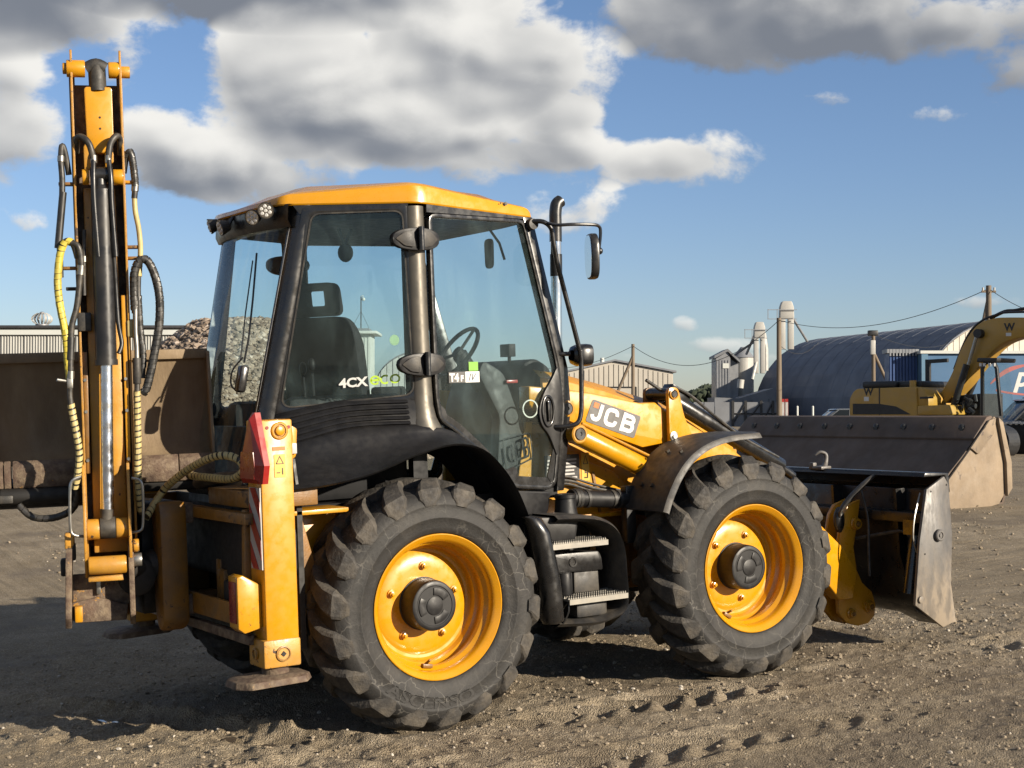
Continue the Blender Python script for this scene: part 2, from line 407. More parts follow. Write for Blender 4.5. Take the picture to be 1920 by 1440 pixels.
        for i in range(R - 1):
            fs += [(i * n, (i + 1) * n, N + (i + 1) * n, N + i * n), ((i + 1) * n + n - 1, i * n + n - 1, N + i * n + n - 1, N + (i + 1) * n + n - 1)]
        return s.add(top + bot, fs)
    def ball(s, c, r, nu=12, nv=8):
        c = Vector(c); r = r if isinstance(r, (tuple, list)) else (r, r, r)
        vs = [c + Vector((0, 0, r[2]))]
        for j in range(1, nv):
            t = math.pi * j / nv
            for i in range(nu):
                a = 2 * math.pi * i / nu
                vs.append(c + Vector((r[0] * math.sin(t) * math.cos(a), r[1] * math.sin(t) * math.sin(a), r[2] * math.cos(t))))
        vs.append(c - Vector((0, 0, r[2]))); L = len(vs) - 1; fs = []
        for i in range(nu): fs.append((0, 1 + i, 1 + (i + 1) % nu))
        for j in range(nv - 2):
            for i in range(nu):
                a = 1 + j * nu; fs.append((a + i, a + nu + i, a + nu + (i + 1) % nu, a + (i + 1) % nu))
        for i in range(nu): fs.append((L, 1 + (nv - 2) * nu + (i + 1) % nu, 1 + (nv - 2) * nu + i))
        return s.add(vs, fs)
    def xf(s, fn):
        s.v = [tuple(fn(Vector(q))) for q in s.v]; return s
    def obj(s, name, mat, parent=None, bev=0.0, smooth=38, seg=2, **props):
        me = bpy.data.meshes.new(name)
        me.from_pydata(s.v, [], s.f)
        bm = bmesh.new(); bm.from_mesh(me)
        bmesh.ops.recalc_face_normals(bm, faces=bm.faces)
        if bev > 0:
            es = [e for e in bm.edges if len(e.link_faces) == 2 and e.calc_face_angle(0) > rad(32)]
            if es:
                bmesh.ops.bevel(bm, geom=es, offset=bev, segments=seg, profile=0.5, affect='EDGES', clamp_overlap=True)
        bm.to_mesh(me); bm.free()
        me.polygons.foreach_set('use_smooth', [True] * len(me.polygons))
        me.set_sharp_from_angle(angle=rad(smooth))
        me.materials.append(MAT[mat] if isinstance(mat, str) else mat)
        o = bpy.data.objects.new(name, me); COL.objects.link(o)
        if parent is not None: o.parent = parent
        for k, q in props.items(): o[k] = q
        return o

def empty(name, loc=(0, 0, 0), rz=0.0, parent=None, **props):
    o = bpy.data.objects.new(name, None); COL.objects.link(o)
    o.empty_display_size = 0.2
    o.location = loc; o.rotation_euler = (0, 0, rz)
    if parent is not None: o.parent = parent
    for k, q in props.items(): o[k] = q
    return o

def copy_tree(o, parent=None):
    c = o.copy(); COL.objects.link(c); c.parent = parent
    for ch in [q for q in o.children]: copy_tree(ch, c)
    return c

def text_mesh(body, size, offset=0.0, shear=0.0, xs=1.0, space=1.0):
    """flat outline of lettering as triangles in the XY plane"""
    cu = bpy.data.curves.new('lettering', 'FONT'); cu.body = body; cu.size = size
    cu.offset = offset; cu.shear = shear; cu.fill_mode = 'FRONT'; cu.resolution_u = 3; cu.space_character = space
    ob = bpy.data.objects.new('lettering', cu)
    COL.objects.link(ob)
    dg = bpy.context.evaluated_depsgraph_get()
    me = bpy.data.meshes.new_from_object(ob.evaluated_get(dg))
    vs = [(q.co.x * xs, q.co.y) for q in me.vertices]; fs = [tuple(p.vertices) for p in me.polygons]
    bpy.data.objects.remove(ob); bpy.data.curves.remove(cu); bpy.data.meshes.remove(me)
    return vs, fs

def lettering(name, body, size, fn, mat, parent, h=0.0015, **k):
    """lettering as a thin raised print; fn maps (x,y,height) to the surface"""
    vs, fs = text_mesh(body, size, **k)
    b = MB(); n = len(vs)
    b.add([fn(x, y, h) for x, y in vs], fs)
    me = bpy.data.meshes.new(name); me.from_pydata(b.v, [], b.f)
    me.materials.append(MAT[mat]); o = bpy.data.objects.new(name, me); COL.objects.link(o); o.parent = parent
    return o
# ------------------------------------------------------------------ ground
FWD = Vector((math.sin(PHI), math.cos(PHI), 0))
def sstep(a, b, x):
    t = np.clip((x - a) / (b - a), 0, 1); return t * t * (3 - 2 * t)
def vnoise(x, y, seed):
    """value noise on arrays"""
    xi = np.floor(x).astype(np.int64); yi = np.floor(y).astype(np.int64); fx = x - xi; fy = y - yi
    fx = fx * fx * (3 - 2 * fx); fy = fy * fy * (3 - 2 * fy)
    def h(i, j):
        n = (i * 374761393 + j * 668265263 + seed * 1442695041) & 0x7fffffff
        n = ((n ^ (n >> 13)) * 1274126177) & 0x7fffffff
        return ((n ^ (n >> 16)) & 0xffff) / 65535.0
    return (h(xi, yi) * (1 - fx) + h(xi + 1, yi) * fx) * (1 - fy) + (h(xi, yi + 1) * (1 - fx) + h(xi + 1, yi + 1) * fx) * fy
def fbm(x, y, f, o, seed, g=0.5):
    s = 0; a = 1; t = 0
    for k in range(o):
        s = s + a * (vnoise(x * f, y * f, seed + k) - 0.5); t += a; a *= g; f *= 2.03
    return s / t * 2
def base_h(x, y):
    x = np.asarray(x, float); y = np.asarray(y, float)
    d = (x - CAM.x) * FWD.x + (y - CAM.y) * FWD.y
    xc = np.clip(x, -2.2, 9.0)
    s = sstep(11.8, 21.0, d)
    return (1 - s) * 0.0403 * xc + s * 0.56
def detail_h(x, y):
    n = fbm(x, y, 0.55, 3, 11) * 0.020 + fbm(x, y, 3.1, 3, 23) * 0.010
    clod = np.maximum(fbm(x, y, 8.0, 3, 31), 0) * 0.015
    rough = sstep(0.0, 0.55, fbm(x, y, 0.9, 2, 47) + 0.25)
    n = n + clod * (0.30 + 0.7 * rough) + fbm(x, y, 24.0, 2, 53) * 0.008
    # soft mud thrown up beside the rear wheel, running away behind it
    lx = -0.52 - 0.44 * (y + 0.95)
    q = x - lx + 0.10 * fbm(x, y, 1.7, 2, 61)
    on = sstep(-1.5, -0.9, y) * sstep(2.2, 0.9, y)
    n = n + on * np.exp(-(q / 0.075) ** 2) * (0.045 + 0.045 * fbm(x, y, 7.0, 3, 71))
    n = n - on * np.exp(-((q + 0.22) / 0.14) ** 2) * 0.02
    near = sstep(0.35, -0.1, q) * sstep(-1.6, -0.5, q + 0.0 * y) * sstep(-2.6, -1.2, y) * sstep(1.6, 0.4, y)
    n = n + near * np.maximum(fbm(x, y, 9.5, 3, 91), -0.1) * 0.045
    # tyre tracks pressed along the near side, with the marks of the lugs
    for yc, amp, ph in ((-1.42, 1.0, 0.0), (-2.35, 0.55, 1.3)):
        yy = y - yc - 0.05 * np.sin(x * 0.7 + ph)
        band = np.exp(-(yy / 0.21) ** 4)
        lug = np.sin((x + np.abs(yy) * 0.9) * 2 * np.pi / 0.235)
        brk = sstep(-0.40, 0.15, fbm(x, y, 1.1, 2, 83 + int(ph * 10)))
        n = n + amp * brk * band * (lug * 0.032 - 0.014)
        n = n + amp * brk * np.exp(-((np.abs(yy) - 0.25) / 0.05) ** 2) * 0.03
    # quiet under the tyres
    for wx in (0.0, 2.22):
        for wy in (-0.95, 0.95):
            w = np.exp(-(((x - wx) / 0.36) ** 2 + ((y - wy) / 0.26) ** 2) ** 2)
            n = n * (1 - w) + w * -0.008
    return n
def ground_h(x, y): return base_h(x, y) + detail_h(x, y)

def mesh_np(name, co, faces, mat, smooth=True):
    me = bpy.data.meshes.new(name)
    co = np.asarray(co, np.float32); faces = np.asarray(faces, np.int32)
    k = faces.shape[1]
    me.vertices.add(len(co)); me.vertices.foreach_set('co', co.ravel())
    me.loops.add(faces.size); me.loops.foreach_set('vertex_index', faces.ravel())
    me.polygons.add(len(faces)); me.polygons.foreach_set('loop_start', np.arange(0, faces.size, k, dtype=np.int32))
    me.polygons.foreach_set('use_smooth', np.full(len(faces), smooth))
    me.update(calc_edges=True); me.validate()
    me.materials.append(MAT[mat] if isinstance(mat, str) else mat)
    o = bpy.data.objects.new(name, me); COL.objects.link(o)
    return o

def ground_material():
    m, t, p, o = M_('gravel_yard')
    tc = t.node('ShaderNodeTexCoord'); pos = tc.outputs['Object']
    big = t.noise(pos, 0.35, 4, 0.55); mid = t.noise(pos, 3.0, 6, 0.62); fine = t.noise(pos, 42, 4, 0.7)
    a = t.mix(t.ramp(big, 0.35, 0.65), (0.198, 0.161, 0.110), (0.244, 0.202, 0.145))
    a = t.mix(t.ramp(mid, 0.32, 0.7), (0.164, 0.131, 0.088), a)
    vor = t.node('ShaderNodeTexVoronoi'); vor.inputs['Scale'].default_value = 105; t.l.new(pos, vor.inputs['Vector'])
    st = t.sep(vor.outputs['Color'])
    peb = t.ramp(st[0], 0.2, 1.0, 0.68, 1.35, smooth=False)
    a = t.mix(0.75, a, t.mix(1.0, a, t.comb(peb, peb, peb), 'MULTIPLY'))
    white = t.m('MULTIPLY', t.ramp(st[1], 0.955, 0.975), t.ramp(vor.outputs['Distance'], 0.5, 0.3))
    a = t.mix(t.m('MULTIPLY', white, 0.75), a, (0.421, 0.387, 0.337))
    damp = t.ramp(t.noise(pos, 0.9, 5, 0.62), 0.50, 0.64)
    a = t.mix(t.m('MULTIPLY', damp, 0.6), a, (0.101, 0.079, 0.054))
    t.set(p.inputs['Base Color'], a)
    t.set(p.inputs['Roughness'], t.m('SUBTRACT', 0.95, t.m('MULTIPLY', damp, 0.22)))
    p.inputs['Specular IOR Level'].default_value = 0.25
    b = t.node('ShaderNodeBump'); b.inputs['Strength'].default_value = 0.9; b.inputs['Distance'].default_value = 0.012
    hgt = t.m('ADD', t.m('MULTIPLY', t.ramp(vor.outputs['Distance'], 0.75, 0.0), 0.55), t.m('ADD', t.m('MULTIPLY', fine, 0.55), t.m('MULTIPLY', mid, 0.5)))
    t.l.new(hgt, b.inputs['Height']); t.l.new(b.outputs[0], p.inputs['Normal'])
    return m
MAT['ground'] = ground_material()

# one sheet: fine where the machine stands, coarser towards the horizon
def axis(lo, hi, fine_lo, fine_hi, st):
    a = list(np.arange(fine_lo, fine_hi + 1e-6, st)); d = st; q = fine_lo; L = []
    while q > lo: d *= 1.16; q -= d; L.append(q)
    d = st; q = fine_hi; H = []
    while q < hi: d *= 1.16; q += d; H.append(q)
    return np.array(L[::-1] + a + H)
gx = axis(-900, 1500, -2.9, 5.2, 0.0165); gy = axis(-300, 1900, -4.3, 3.2, 0.0165)
X, Y = np.meshgrid(gx, gy)
Z = base_h(X, Y)
fade = sstep(40, 12, np.hypot(X - 1.2, Y - 1.0))
Z = Z + detail_h(X, Y) * fade
ny, nx = X.shape
idx = np.arange(nx * ny).reshape(ny, nx)
faces = np.stack([idx[:-1, :-1], idx[:-1, 1:], idx[1:, 1:], idx[1:, :-1]], -1).reshape(-1, 4)
go = mesh_np('ground', np.stack([X, Y, Z], -1).reshape(-1, 3), faces, 'ground')
go['kind'] = 'structure'

# loose stones over the near yard: nobody could count them
ico_v = np.array([(0, 0, 1), (.894, 0, .447), (.276, .851, .447), (-.724, .526, .447), (-.724, -.526, .447), (.276, -.851, .447),
                  (.724, .526, -.447), (-.276, .851, -.447), (-.894, 0, -.447), (-.276, -.851, -.447), (.724, -.526, -.447), (0, 0, -1)])
ico_f = np.array([(0, 1, 2), (0, 2, 3), (0, 3, 4), (0, 4, 5), (0, 5, 1), (1, 6, 2), (2, 7, 3), (3, 8, 4), (4, 9, 5), (5, 10, 1),
                  (2, 6, 7), (3, 7, 8), (4, 8, 9), (5, 9, 10), (1, 10, 6), (6, 11, 7), (7, 11, 8), (8, 11, 9), (9, 11, 10), (10, 11, 6)])
def stones(name, n, box, smin, smax, mat, power=3.0, keep=None, hf=ground_h, sink=0.25):
    x = rng.uniform(box[0], box[1], n); y = rng.uniform(box[2], box[3], n)
    if keep is not None:
        k = keep(x, y); x, y = x[k], y[k]
    n = len(x)
    s = smin + (smax - smin) * rng.random(n) ** power
    z = hf(x, y) + s * (0.5 - sink)
    V = ico_v[None] * (1 + 0.35 * (rng.random((n, 12, 1)) - 0.5))
    V = V * (s[:, None, None] * np.stack([rng.uniform(.7, 1.3, n), rng.uniform(.7, 1.3, n), rng.uniform(.45, .85, n)], -1)[:, None])
    a = rng.uniform(0, 6.28, n); ca, sa = np.cos(a)[:, None], np.sin(a)[:, None]
    vx = V[..., 0] * ca - V[..., 1] * sa; vy = V[..., 0] * sa + V[..., 1] * ca
    co = np.stack([vx + x[:, None], vy + y[:, None], V[..., 2] + z[:, None]], -1).reshape(-1, 3)
    fs = (ico_f[None] + (np.arange(n) * 12)[:, None, None]).reshape(-1, 3)
    return mesh_np(name, co, fs, mat, smooth=False)
def stone_mat(name, c0, c1, c2):
    m, t, p, o = M_(name)
    gm = t.node('ShaderNodeNewGeometry'); r = gm.outputs['Random Per Island']
    a = t.mix(t.ramp(r, 0.0, 0.75, smooth=False), c0, c1); a = t.mix(t.ramp(r, 0.90, 0.97), a, c2)
    tc = t.node('ShaderNodeTexCoord')
    a = t.mix(t.ramp(t.noise(tc.outputs['Object'], 60, 3, 0.6), 0.3, 0.75, 0.0, 0.5), a, (0.135, 0.105, 0.072))
    t.set(p.inputs['Base Color'], a); p.inputs['Roughness'].default_value = 0.9
    p.inputs['Specular IOR Level'].default_value = 0.2
    return m
MAT['stone'] = stone_mat('loose_stone', (0.168, 0.135, 0.094), (0.278, 0.232, 0.173), (0.421, 0.387, 0.337))
so = stones('loose_gravel', 18000, (-2.9, 5.6, -4.4, 2.6), 0.003, 0.015, 'stone', 5.0)
so['kind'] = 'stuff'; so['label'] = 'loose gravel stones scattered over the brown yard'; so['category'] = 'gravel'
so2 = stones('loose_gravel', 6000, (0.0, 13.0, -2.0, 9.0), 0.006, 0.022, 'stone', 4.0)
so2['kind'] = 'stuff'; so2['label'] = 'loose gravel farther back across the yard'; so2['category'] = 'gravel'

# little puddles left in the mud behind the rear wheel
def puddle_mat():
    m, t, p, o = M_('muddy_water'); p.inputs['Base Color'].default_value = (0.10, 0.08, 0.06, 1); p.inputs['Roughness'].default_value = 0.06
    return m
MAT['puddle'] = puddle_mat()
for (px, py, a, b, an) in ((-1.02, -0.62, 0.16, 0.05, 1.2), (-0.90, -0.86, 0.10, 0.04, 1.0), (-1.33, 0.30, 0.13, 0.04, 1.8)):
    n = 26; pts = []
    for i in range(n):
        t = 2 * math.pi * i / n; rr = 1 + 0.25 * math.sin(3 * t + px * 9) + 0.18 * math.sin(5 * t)
        ex, ey = a * rr * math.cos(t), b * rr * math.sin(t)
        pts.append((px + ex * math.cos(an) - ey * math.sin(an), py + ex * math.sin(an) + ey * math.cos(an)))
    z = float(np.mean(ground_h(np.array([q[0] for q in pts]), np.array([q[1] for q in pts])))) + 0.002
    MB().add([(q[0], q[1], z) for q in pts], [tuple(range(n))]).obj('puddle', 'puddle', None, kind='structure')
# ------------------------------------------------------------------ the backhoe loader; x forward, y to its left, z up, origin on the ground under the rear axle
BH = empty('backhoe_loader', label='yellow backhoe loader with black glazed cab and folded boom, nearest in the yard', category='backhoe loader')
BH.rotation_euler = (0, -MACHINE_PITCH, 0)

# ---- tyre material with cracks and scuffs
def tyre_side_mat():
    m, t, p, o = M_('tyre_sidewall')
    tc = t.node('ShaderNodeTexCoord'); pos = tc.outputs['Object']
    n = t.noise(pos, 7, 6, 0.65)
    c = t.mix(t.ramp(n, 0.3, 0.72), (0.012, 0.0116, 0.0112), (0.024, 0.0224, 0.021))
    vo = t.node('ShaderNodeTexVoronoi', feature='DISTANCE_TO_EDGE'); vo.inputs['Scale'].default_value = 8
    t.l.new(t.vm('ADD', pos, t.vm('SCALE', t.noise(pos, 9, 3, 0.6, out='Color'), sc=0.10)), vo.inputs['Vector'])
    ln = t.ramp(vo.outputs['Distance'], 0.022, 0.006)
    msk = t.ramp(t.noise(pos, 3.0, 3, 0.5), 0.38, 0.58)
    c = t.mix(t.m('MULTIPLY', t.m('MULTIPLY', ln, msk), 0.5), c, (0.12, 0.112, 0.098))
    dn = t.ramp(t.noise(pos, 4.0, 6, 0.7), 0.46, 0.78)
    c = t.mix(t.m('MULTIPLY', dn, 0.42), c, (0.062, 0.054, 0.042))
    t.set(p.inputs['Base Color'], c); p.inputs['Roughness'].default_value = 0.68; p.inputs['Specular IOR Level'].default_value = 0.35
    b = t.node('ShaderNodeBump'); b.inputs['Strength'].default_value = 0.35; b.inputs['Distance'].default_value = 0.01
    t.l.new(t.noise(pos, 40, 5, 0.65), b.inputs['Height']); t.l.new(b.outputs[0], p.inputs['Normal'])
    return m
MAT['tyre'] = tyre_side_mat()

NL = 18
def build_wheel(name, sg):
    """sg -1: outer face towards -y"""
    W0 = empty(name, parent=BH)
    prof = [(.393, .170), (.3955, .196), (.405, .207), (.43, .216), (.475, .2245), (.479, .2285), (.484, .2285), (.488, .2255), (.53, .226), (.545, .2245), (.549, .2265), (.556, .2255), (.572, .2195), (.598, .205), (.618, .182), (.630, .14), (.636, .07), (.638, 0)]
    prof = prof + [(r, -h) for r, h in prof[-2::-1]]
    MB().lathe(prof, (0, 0, 0), 'y', 96, sgn=sg).obj('tyre', 'tyre', W0, smooth=50)
    # lugs: bars bent from the crown over the shoulder on to the side wall
    path = [(.622, -.025, 1.0, 0.0, .058, .040), (.628, .03, 1.0, 0.0, .062, .045), (.628, .085, 1.0, .05, .060, .052), (.624, .135, .97, .22, .054, .062), (.610, .180, .82, .57, .040, .072), (.587, .206, .50, .86, .020, .066), (.566, .2185, .22, .97, .014, .044), (.548, .2235, .10, .99, .009, .038)]
    off = [0.0, .075, .140, .195, .236, .256, .262, .264]
    b = MB()
    for half in (1, -1):
        for i in range(NL):
            a0 = 2 * math.pi * (i + (0.5 if half < 0 else 0)) / NL
            jit = random.uniform(-.004, .004)
            rows = []
            for (r, h, nr, nh, ht, hw), da in zip(path, off):
                ht = max(.004, ht + jit + random.uniform(-.003, .003))
                ring = []
                for (k, f) in ((-1.35, 0.0), (-1.0, .80), (-.78, 1.0), (.70, .97), (.92, .80), (1.20, 0.0)):
                    rr = r - .01 * nr + (ht + .01) * f * nr; hh = (h - .01 * nh + (ht + .01) * f * nh) * half
                    a = a0 + da + k * hw / .63
                    ring.append((rr * math.cos(a), hh * sg, rr * math.sin(a)))
                rows.append(ring)
            b.grid(rows)
            n0 = len(b.v) - len(rows) * 6
            b.f.append(tuple(n0 + q for q in range(6)))
            e0 = n0 + (len(rows) - 1) * 6
            b.f.append(tuple(e0 + q for q in range(5, -1, -1)))
    b.obj('tread', 'tread', W0, smooth=24, label='worn dusty lugs of the tread')
    for i in range(NL):                 # bolt shaped marks in the lug ends
        pass
    rim = [(.345, .150), (.352, .172), (.366, .186), (.380, .198), (.388, .205), (.393, .203), (.394, .192)]
    bar = [(.394, .192), (.393, .203), (.388, .2055), (.380, .199), (.366, .187), (.355, .176), (.350, .160), (.348, .135), (.338, .122), (.330, .112), (.328, .085), (.336, .076), (.338, .055), (.330, .042), (.318, .034), (.312, .018), (.308, .005), (.298, -.004), (.282, -.006), (.268, .002), (.235, .012), (.200, .014), (.150, .014), (.05, .014)]
    r0 = MB().lathe(bar, (0, 0, 0), 'y', 80, sgn=sg).obj('rim', 'yellow_clean', W0, smooth=28)
    MB().lathe([(.394, .19), (.30, -.05), (.30, -.19), (.39, -.20)], (0, 0, 0), 'y', 40, sgn=sg).obj('rim_back', 'yellow_dirty', W0)
    # hub with moulded cap
    hub = MB().lathe([(.146, .010), (.146, .020), (.141, .022), (.139, .10), (.137, .133), (.133, .146), (.125, .150), (.110, .150), (.106, .147), (.0, .147)], (0, 0, 0), 'y', 48, sgn=sg).obj('hub', 'plastic', W0, smooth=30)
    for a0 in (1.05, 3.15, 5.25):
        pts = [(.058 * math.cos(a0 + q), .058 * math.sin(a0 + q)) for q in np.linspace(-.62, .62, 6)] + [(.098 * math.cos(a0 + q), .098 * math.sin(a0 + q)) for q in np.linspace(.55, -.55, 8)]
        MB().prism(pts, sg * .146, sg * .153, 'y').obj('cap_segment', 'plastic', hub, bev=.002)
    MB().lathe([(.050, .146), (.050, .151), (.046, .153), (0, .153)], (0, 0, 0), 'y', 24, sgn=sg).obj('cap_disc', 'plastic', hub)
    for k in range(5):
        a = rad(88 + 72 * k); c = Vector((.205 * math.cos(a), sg * .012, .205 * math.sin(a)))
        q = MB().lathe([(.025, .001), (.023, .009), (.0155, .010), (.0155, .026), (.009, .028), (.009, .036), (0, .037)], c, 'y', 12, sgn=sg)
        q.obj('wheel_nut', 'yellow_clean', W0, smooth=25)
    a = rad(-98)
    MB().box((.325 * math.cos(a), sg * .12, .325 * math.sin(a)), (.06, .03, .022), Matrix.Rotation(-(a + math.pi / 2), 3, 'Y')).cyl((.318 * math.cos(a), sg * .10, .318 * math.sin(a)), (.29 * math.cos(a), sg * .15, .29 * math.sin(a)), .008, n=8).obj('valve_guard', 'yellow_dirty', W0, bev=.004)
    return W0
wr = build_wheel('wheel', -1); wl = build_wheel('wheel', 1)
AX = 0.668
wr.location = (0, -.95, AX); wl.location = (0, .95, AX)
fr_ = copy_tree(wr, BH); fr_.location = (2.22, -.95, AX); fr_.rotation_euler = (0, rad(23), 0)
fl_ = copy_tree(wl, BH); fl_.location = (2.22, .95, AX); fl_.rotation_euler = (0, rad(41), 0)

# embossed sidewall lettering along the lower side of the rear tyre
def arc_fn(r0, mid, span_scale, yy):
    def f(x, y, h):
        a = mid + (x * span_scale) / r0
        r = r0 - y
        return (r * math.cos(a), yy - h, r * math.sin(a))
    return f
vs_, fs_ = text_mesh('ASCENSO', 0.085, offset=0.002, xs=1.45)
wid = max(q[0] for q in vs_)
f_ = arc_fn(.53, 0, 1.0, -.2262)
b = MB(); mid = rad(-100)
b.add([((.535 - y) * math.cos(mid + (wid / 2 - x) * -1 / .5), -.2285, (.535 - y) * math.sin(mid + (wid / 2 - x) * -1 / .5)) for x, y in vs_], fs_)
b.obj('sidewall_lettering', 'tyre', wr, smooth=30)

# ---- axles and chassis
b = MB(); b.cyl((0, -.72, AX), (0, .72, AX), .11, n=20); b.ball((.05, 0, AX), (.24, .22, .22)); b.obj('rear_axle', 'dark', BH)
b = MB(); b.cyl((2.22, -.72, AX), (2.22, .72, AX), .10, n=20); b.ball((2.2, .0, AX), (.2, .2, .2)); b.obj('front_axle', 'dark', BH)
b = MB()
for s in (-1, 1):
    b.prism([(-.95, .62), (.7, .62), (.9, .52), (3.05, .52), (3.1, .75), (1.7, 1.02), (1.1, 1.05), (.5, .95), (-.95, .95)], s * .36, s * .42, 'y')
b.bx(-.9, 3.0, -.34, .34, .60, .70)
b.obj('chassis', 'yellow_dirty', BH, bev=.006)
MB().prism([(.9, .45), (2.9, .48), (2.95, .95), (2.5, 1.3), (1.15, 1.35), (.8, .95)], -.30, .30, 'y').obj('engine_block', 'dark', BH, bev=.03)

# ---- bonnet
def bonnet_rows():
    rows = []
    for x, zt, wy in ((1.12, 1.965, .50), (1.35, 1.925, .50), (1.6, 1.865, .49), (1.9, 1.78, .475), (2.2, 1.70, .46), (2.5, 1.60, .44), (2.68, 1.50, .42), (2.74, 1.38, .40)):
        row = []
        for k in range(13):
            t = k / 12 * 2 - 1
            y = wy * t; z = zt - .05 * abs(t) ** 3 - (.0 if abs(t) < .95 else .03)
            row.append((x, y, z))
        rows.append([(x, -wy - .005, 1.15)] + row + [(x, wy + .005, 1.15)])
    return rows
b = MB().grid(bonnet_rows()); b.prism([(-.40, 1.15), (.40, 1.15), (.40, 1.36), (-.40, 1.36)], 2.70, 2.745, 'x')
b.obj('bonnet', 'yellow', BH, smooth=40)
MB().bx(2.75, 2.78, -.34, .34, .8, 1.32).obj('grille', 'black', BH, bev=.01)

# ---- loader arms
def arm(sg):
    y0, y1 = sg * .56, sg * .68
    poly = [(.92, 1.835), (1.155, 1.812), (1.376, 1.778), (1.737, 1.705), (1.86, 1.705), (1.925, 1.655), (2.05, 1.60), (2.5, 1.36), (3.0, 1.02), (3.42, .66), (3.55, .48), (3.50, .30), (3.38, .30), (3.2, .50), (2.75, .90), (2.35, 1.18), (2.1, 1.33), (1.93, 1.445), (1.75, 1.425), (1.33, 1.57), (1.155, 1.628), (.92, 1.70)]
    a = MB().prism(poly, y0, y1, 'y').obj('loader_arm', 'yellow_clean', BH, bev=.012)
    # folded seam plate at the knee
    MB().bx(1.905, 1.918, y0, y1 + sg * .004, 1.44, 1.665).obj('knee_seam', 'yellow', a)
    # pivot bosses
    for (x, z, r) in ((1.185, 1.69, .038),):
        q = MB().lathe([(r + .012, 0), (r + .012, .012), (r, .014), (r, .006), (0, .006)], (x, y1, z), 'y', 24, sgn=sg)
        q.obj('pivot_pin', 'yellow', a, smooth=30)
        MB().lathe([(r - .004, .004), (r - .006, .016), (.012, .016), (.012, .008), (0, .008)], (x, y1, z), 'y', 24, sgn=sg).obj('pin_cap', 'black', a, smooth=30)
    # upright lever with its pin
    lv = round_poly([(1.925, 1.795), (2.005, 1.795), (2.045, 1.61), (2.10, 1.50), (2.12, 1.43), (1.925, 1.42)], [.04, .04, .05, .02, .01, .01])
    l = MB().prism(lv, sg * .70, sg * .73, 'y').obj('tipping_lever', 'yellow_clean', BH, bev=.004)
    MB().prism([(p - .045 * 0, q) for p, q in lv], sg * .46, sg * .49, 'y').obj('inner_plate', 'yellow_dirty', l, bev=.004)
    MB().lathe([(.034, 0), (.034, .010), (.026, .012), (.024, .004), (0, .004)], (1.965, sg * .73, 1.752), 'y', 22, sgn=sg).obj('pin_ring', 'yellow', l, smooth=30)
    MB().lathe([(.022, 0), (.020, .010), (0, .010)], (1.965, sg * .734, 1.752), 'y', 18, sgn=sg).obj('pin_cap', 'black', l)
    MB().lathe([(.030, 0), (.030, .008), (.016, .012), (.016, .02), (0, .02)], (1.955, sg * .73, 1.487), 'y', 18, sgn=sg).obj('pin_cap', 'steel', l)
    q = MB(); q.cyl((1.965, sg * .49, 1.752), (1.965, sg * .70, 1.752), .04, n=18); q.obj('cross_tube', 'black', l)
    # tilt ram down to the hitch
    ra = MB(); ra.cyl((1.99, sg * .60, 1.745), (2.95, sg * .60, 1.235), .055, n=20); ra.box((2.08, sg * .60, 1.735), (.16, .10, .10), Matrix.Rotation(rad(28), 3, 'Y'))
    ra = ra.obj('tilt_ram', 'black_satin', BH, bev=.004)
    MB().cyl((2.95, sg * .60, 1.235), (3.06, sg * .60, 1.165), .028, n=14).obj('ram_rod', 'black', ra)
    MB().tube(catmull([(2.02, sg * .655, 1.80), (2.15, sg * .66, 1.74), (2.35, sg * .66, 1.60), (2.6, sg * .65, 1.44), (2.9, sg * .64, 1.30)], 5), .011, 8).obj('ram_hose', 'hose', ra)
    MB().cyl((1.83, sg * .63, 1.845), (1.95, sg * .63, 1.775), .011, n=10).obj('lever_rod', 'rubber', l)
    # lift ram
    d = Vector((.62, 0, -.285)).normalized(); p0 = Vector((1.235, sg * .70, 1.533))
    lr = MB(); lr.cyl(p0, p0 + d * .66, .062, n=26); lr = lr.obj('lift_ram', 'yellow_clean', BH, bev=.004)
    MB().cyl(p0 + d * .66, p0 + d * 1.35, .035, n=18).obj('ram_rod', 'chrome', lr)
    MB().tube([p0 + Vector((.03, sg * .02, .065)), p0 + d * .58 + Vector((0, sg * .02, .085))], .009, 8).obj('ram_pipe', 'yellow', lr)
    MB().lathe([(.058, -.06), (.058, .024), (.050, .030), (.040, .030), (.038, .022), (0, .022)], (1.222, sg * .735, 1.535), 'y', 28, sgn=sg).obj('ram_eye', 'yellow', lr, smooth=30)
    MB().lathe([(.036, .020), (.034, .034), (.012, .034), (.010, .028), (0, .028)], (1.222, sg * .735, 1.535), 'y', 24, sgn=sg).obj('pin_cap', 'black', lr, smooth=30)
    # tower that carries the arm
    tw = MB().prism([(1.0, 1.60), (1.2, 1.60), (1.35, 1.38), (1.62, 1.28), (1.78, 1.12), (1.72, 1.0), (1.0, 1.0)], sg * .50, sg * .545, 'y').obj('loader_tower', 'yellow', BH, bev=.006)
    MB().box((1.475, sg * .549, 1.16), (.016, .012, .26), Matrix.Rotation(rad(-10), 3, 'Y')).obj('weld_rib', 'yellow_dirty', tw)
    return a, tw
armR, towR = arm(-1); arm(1)

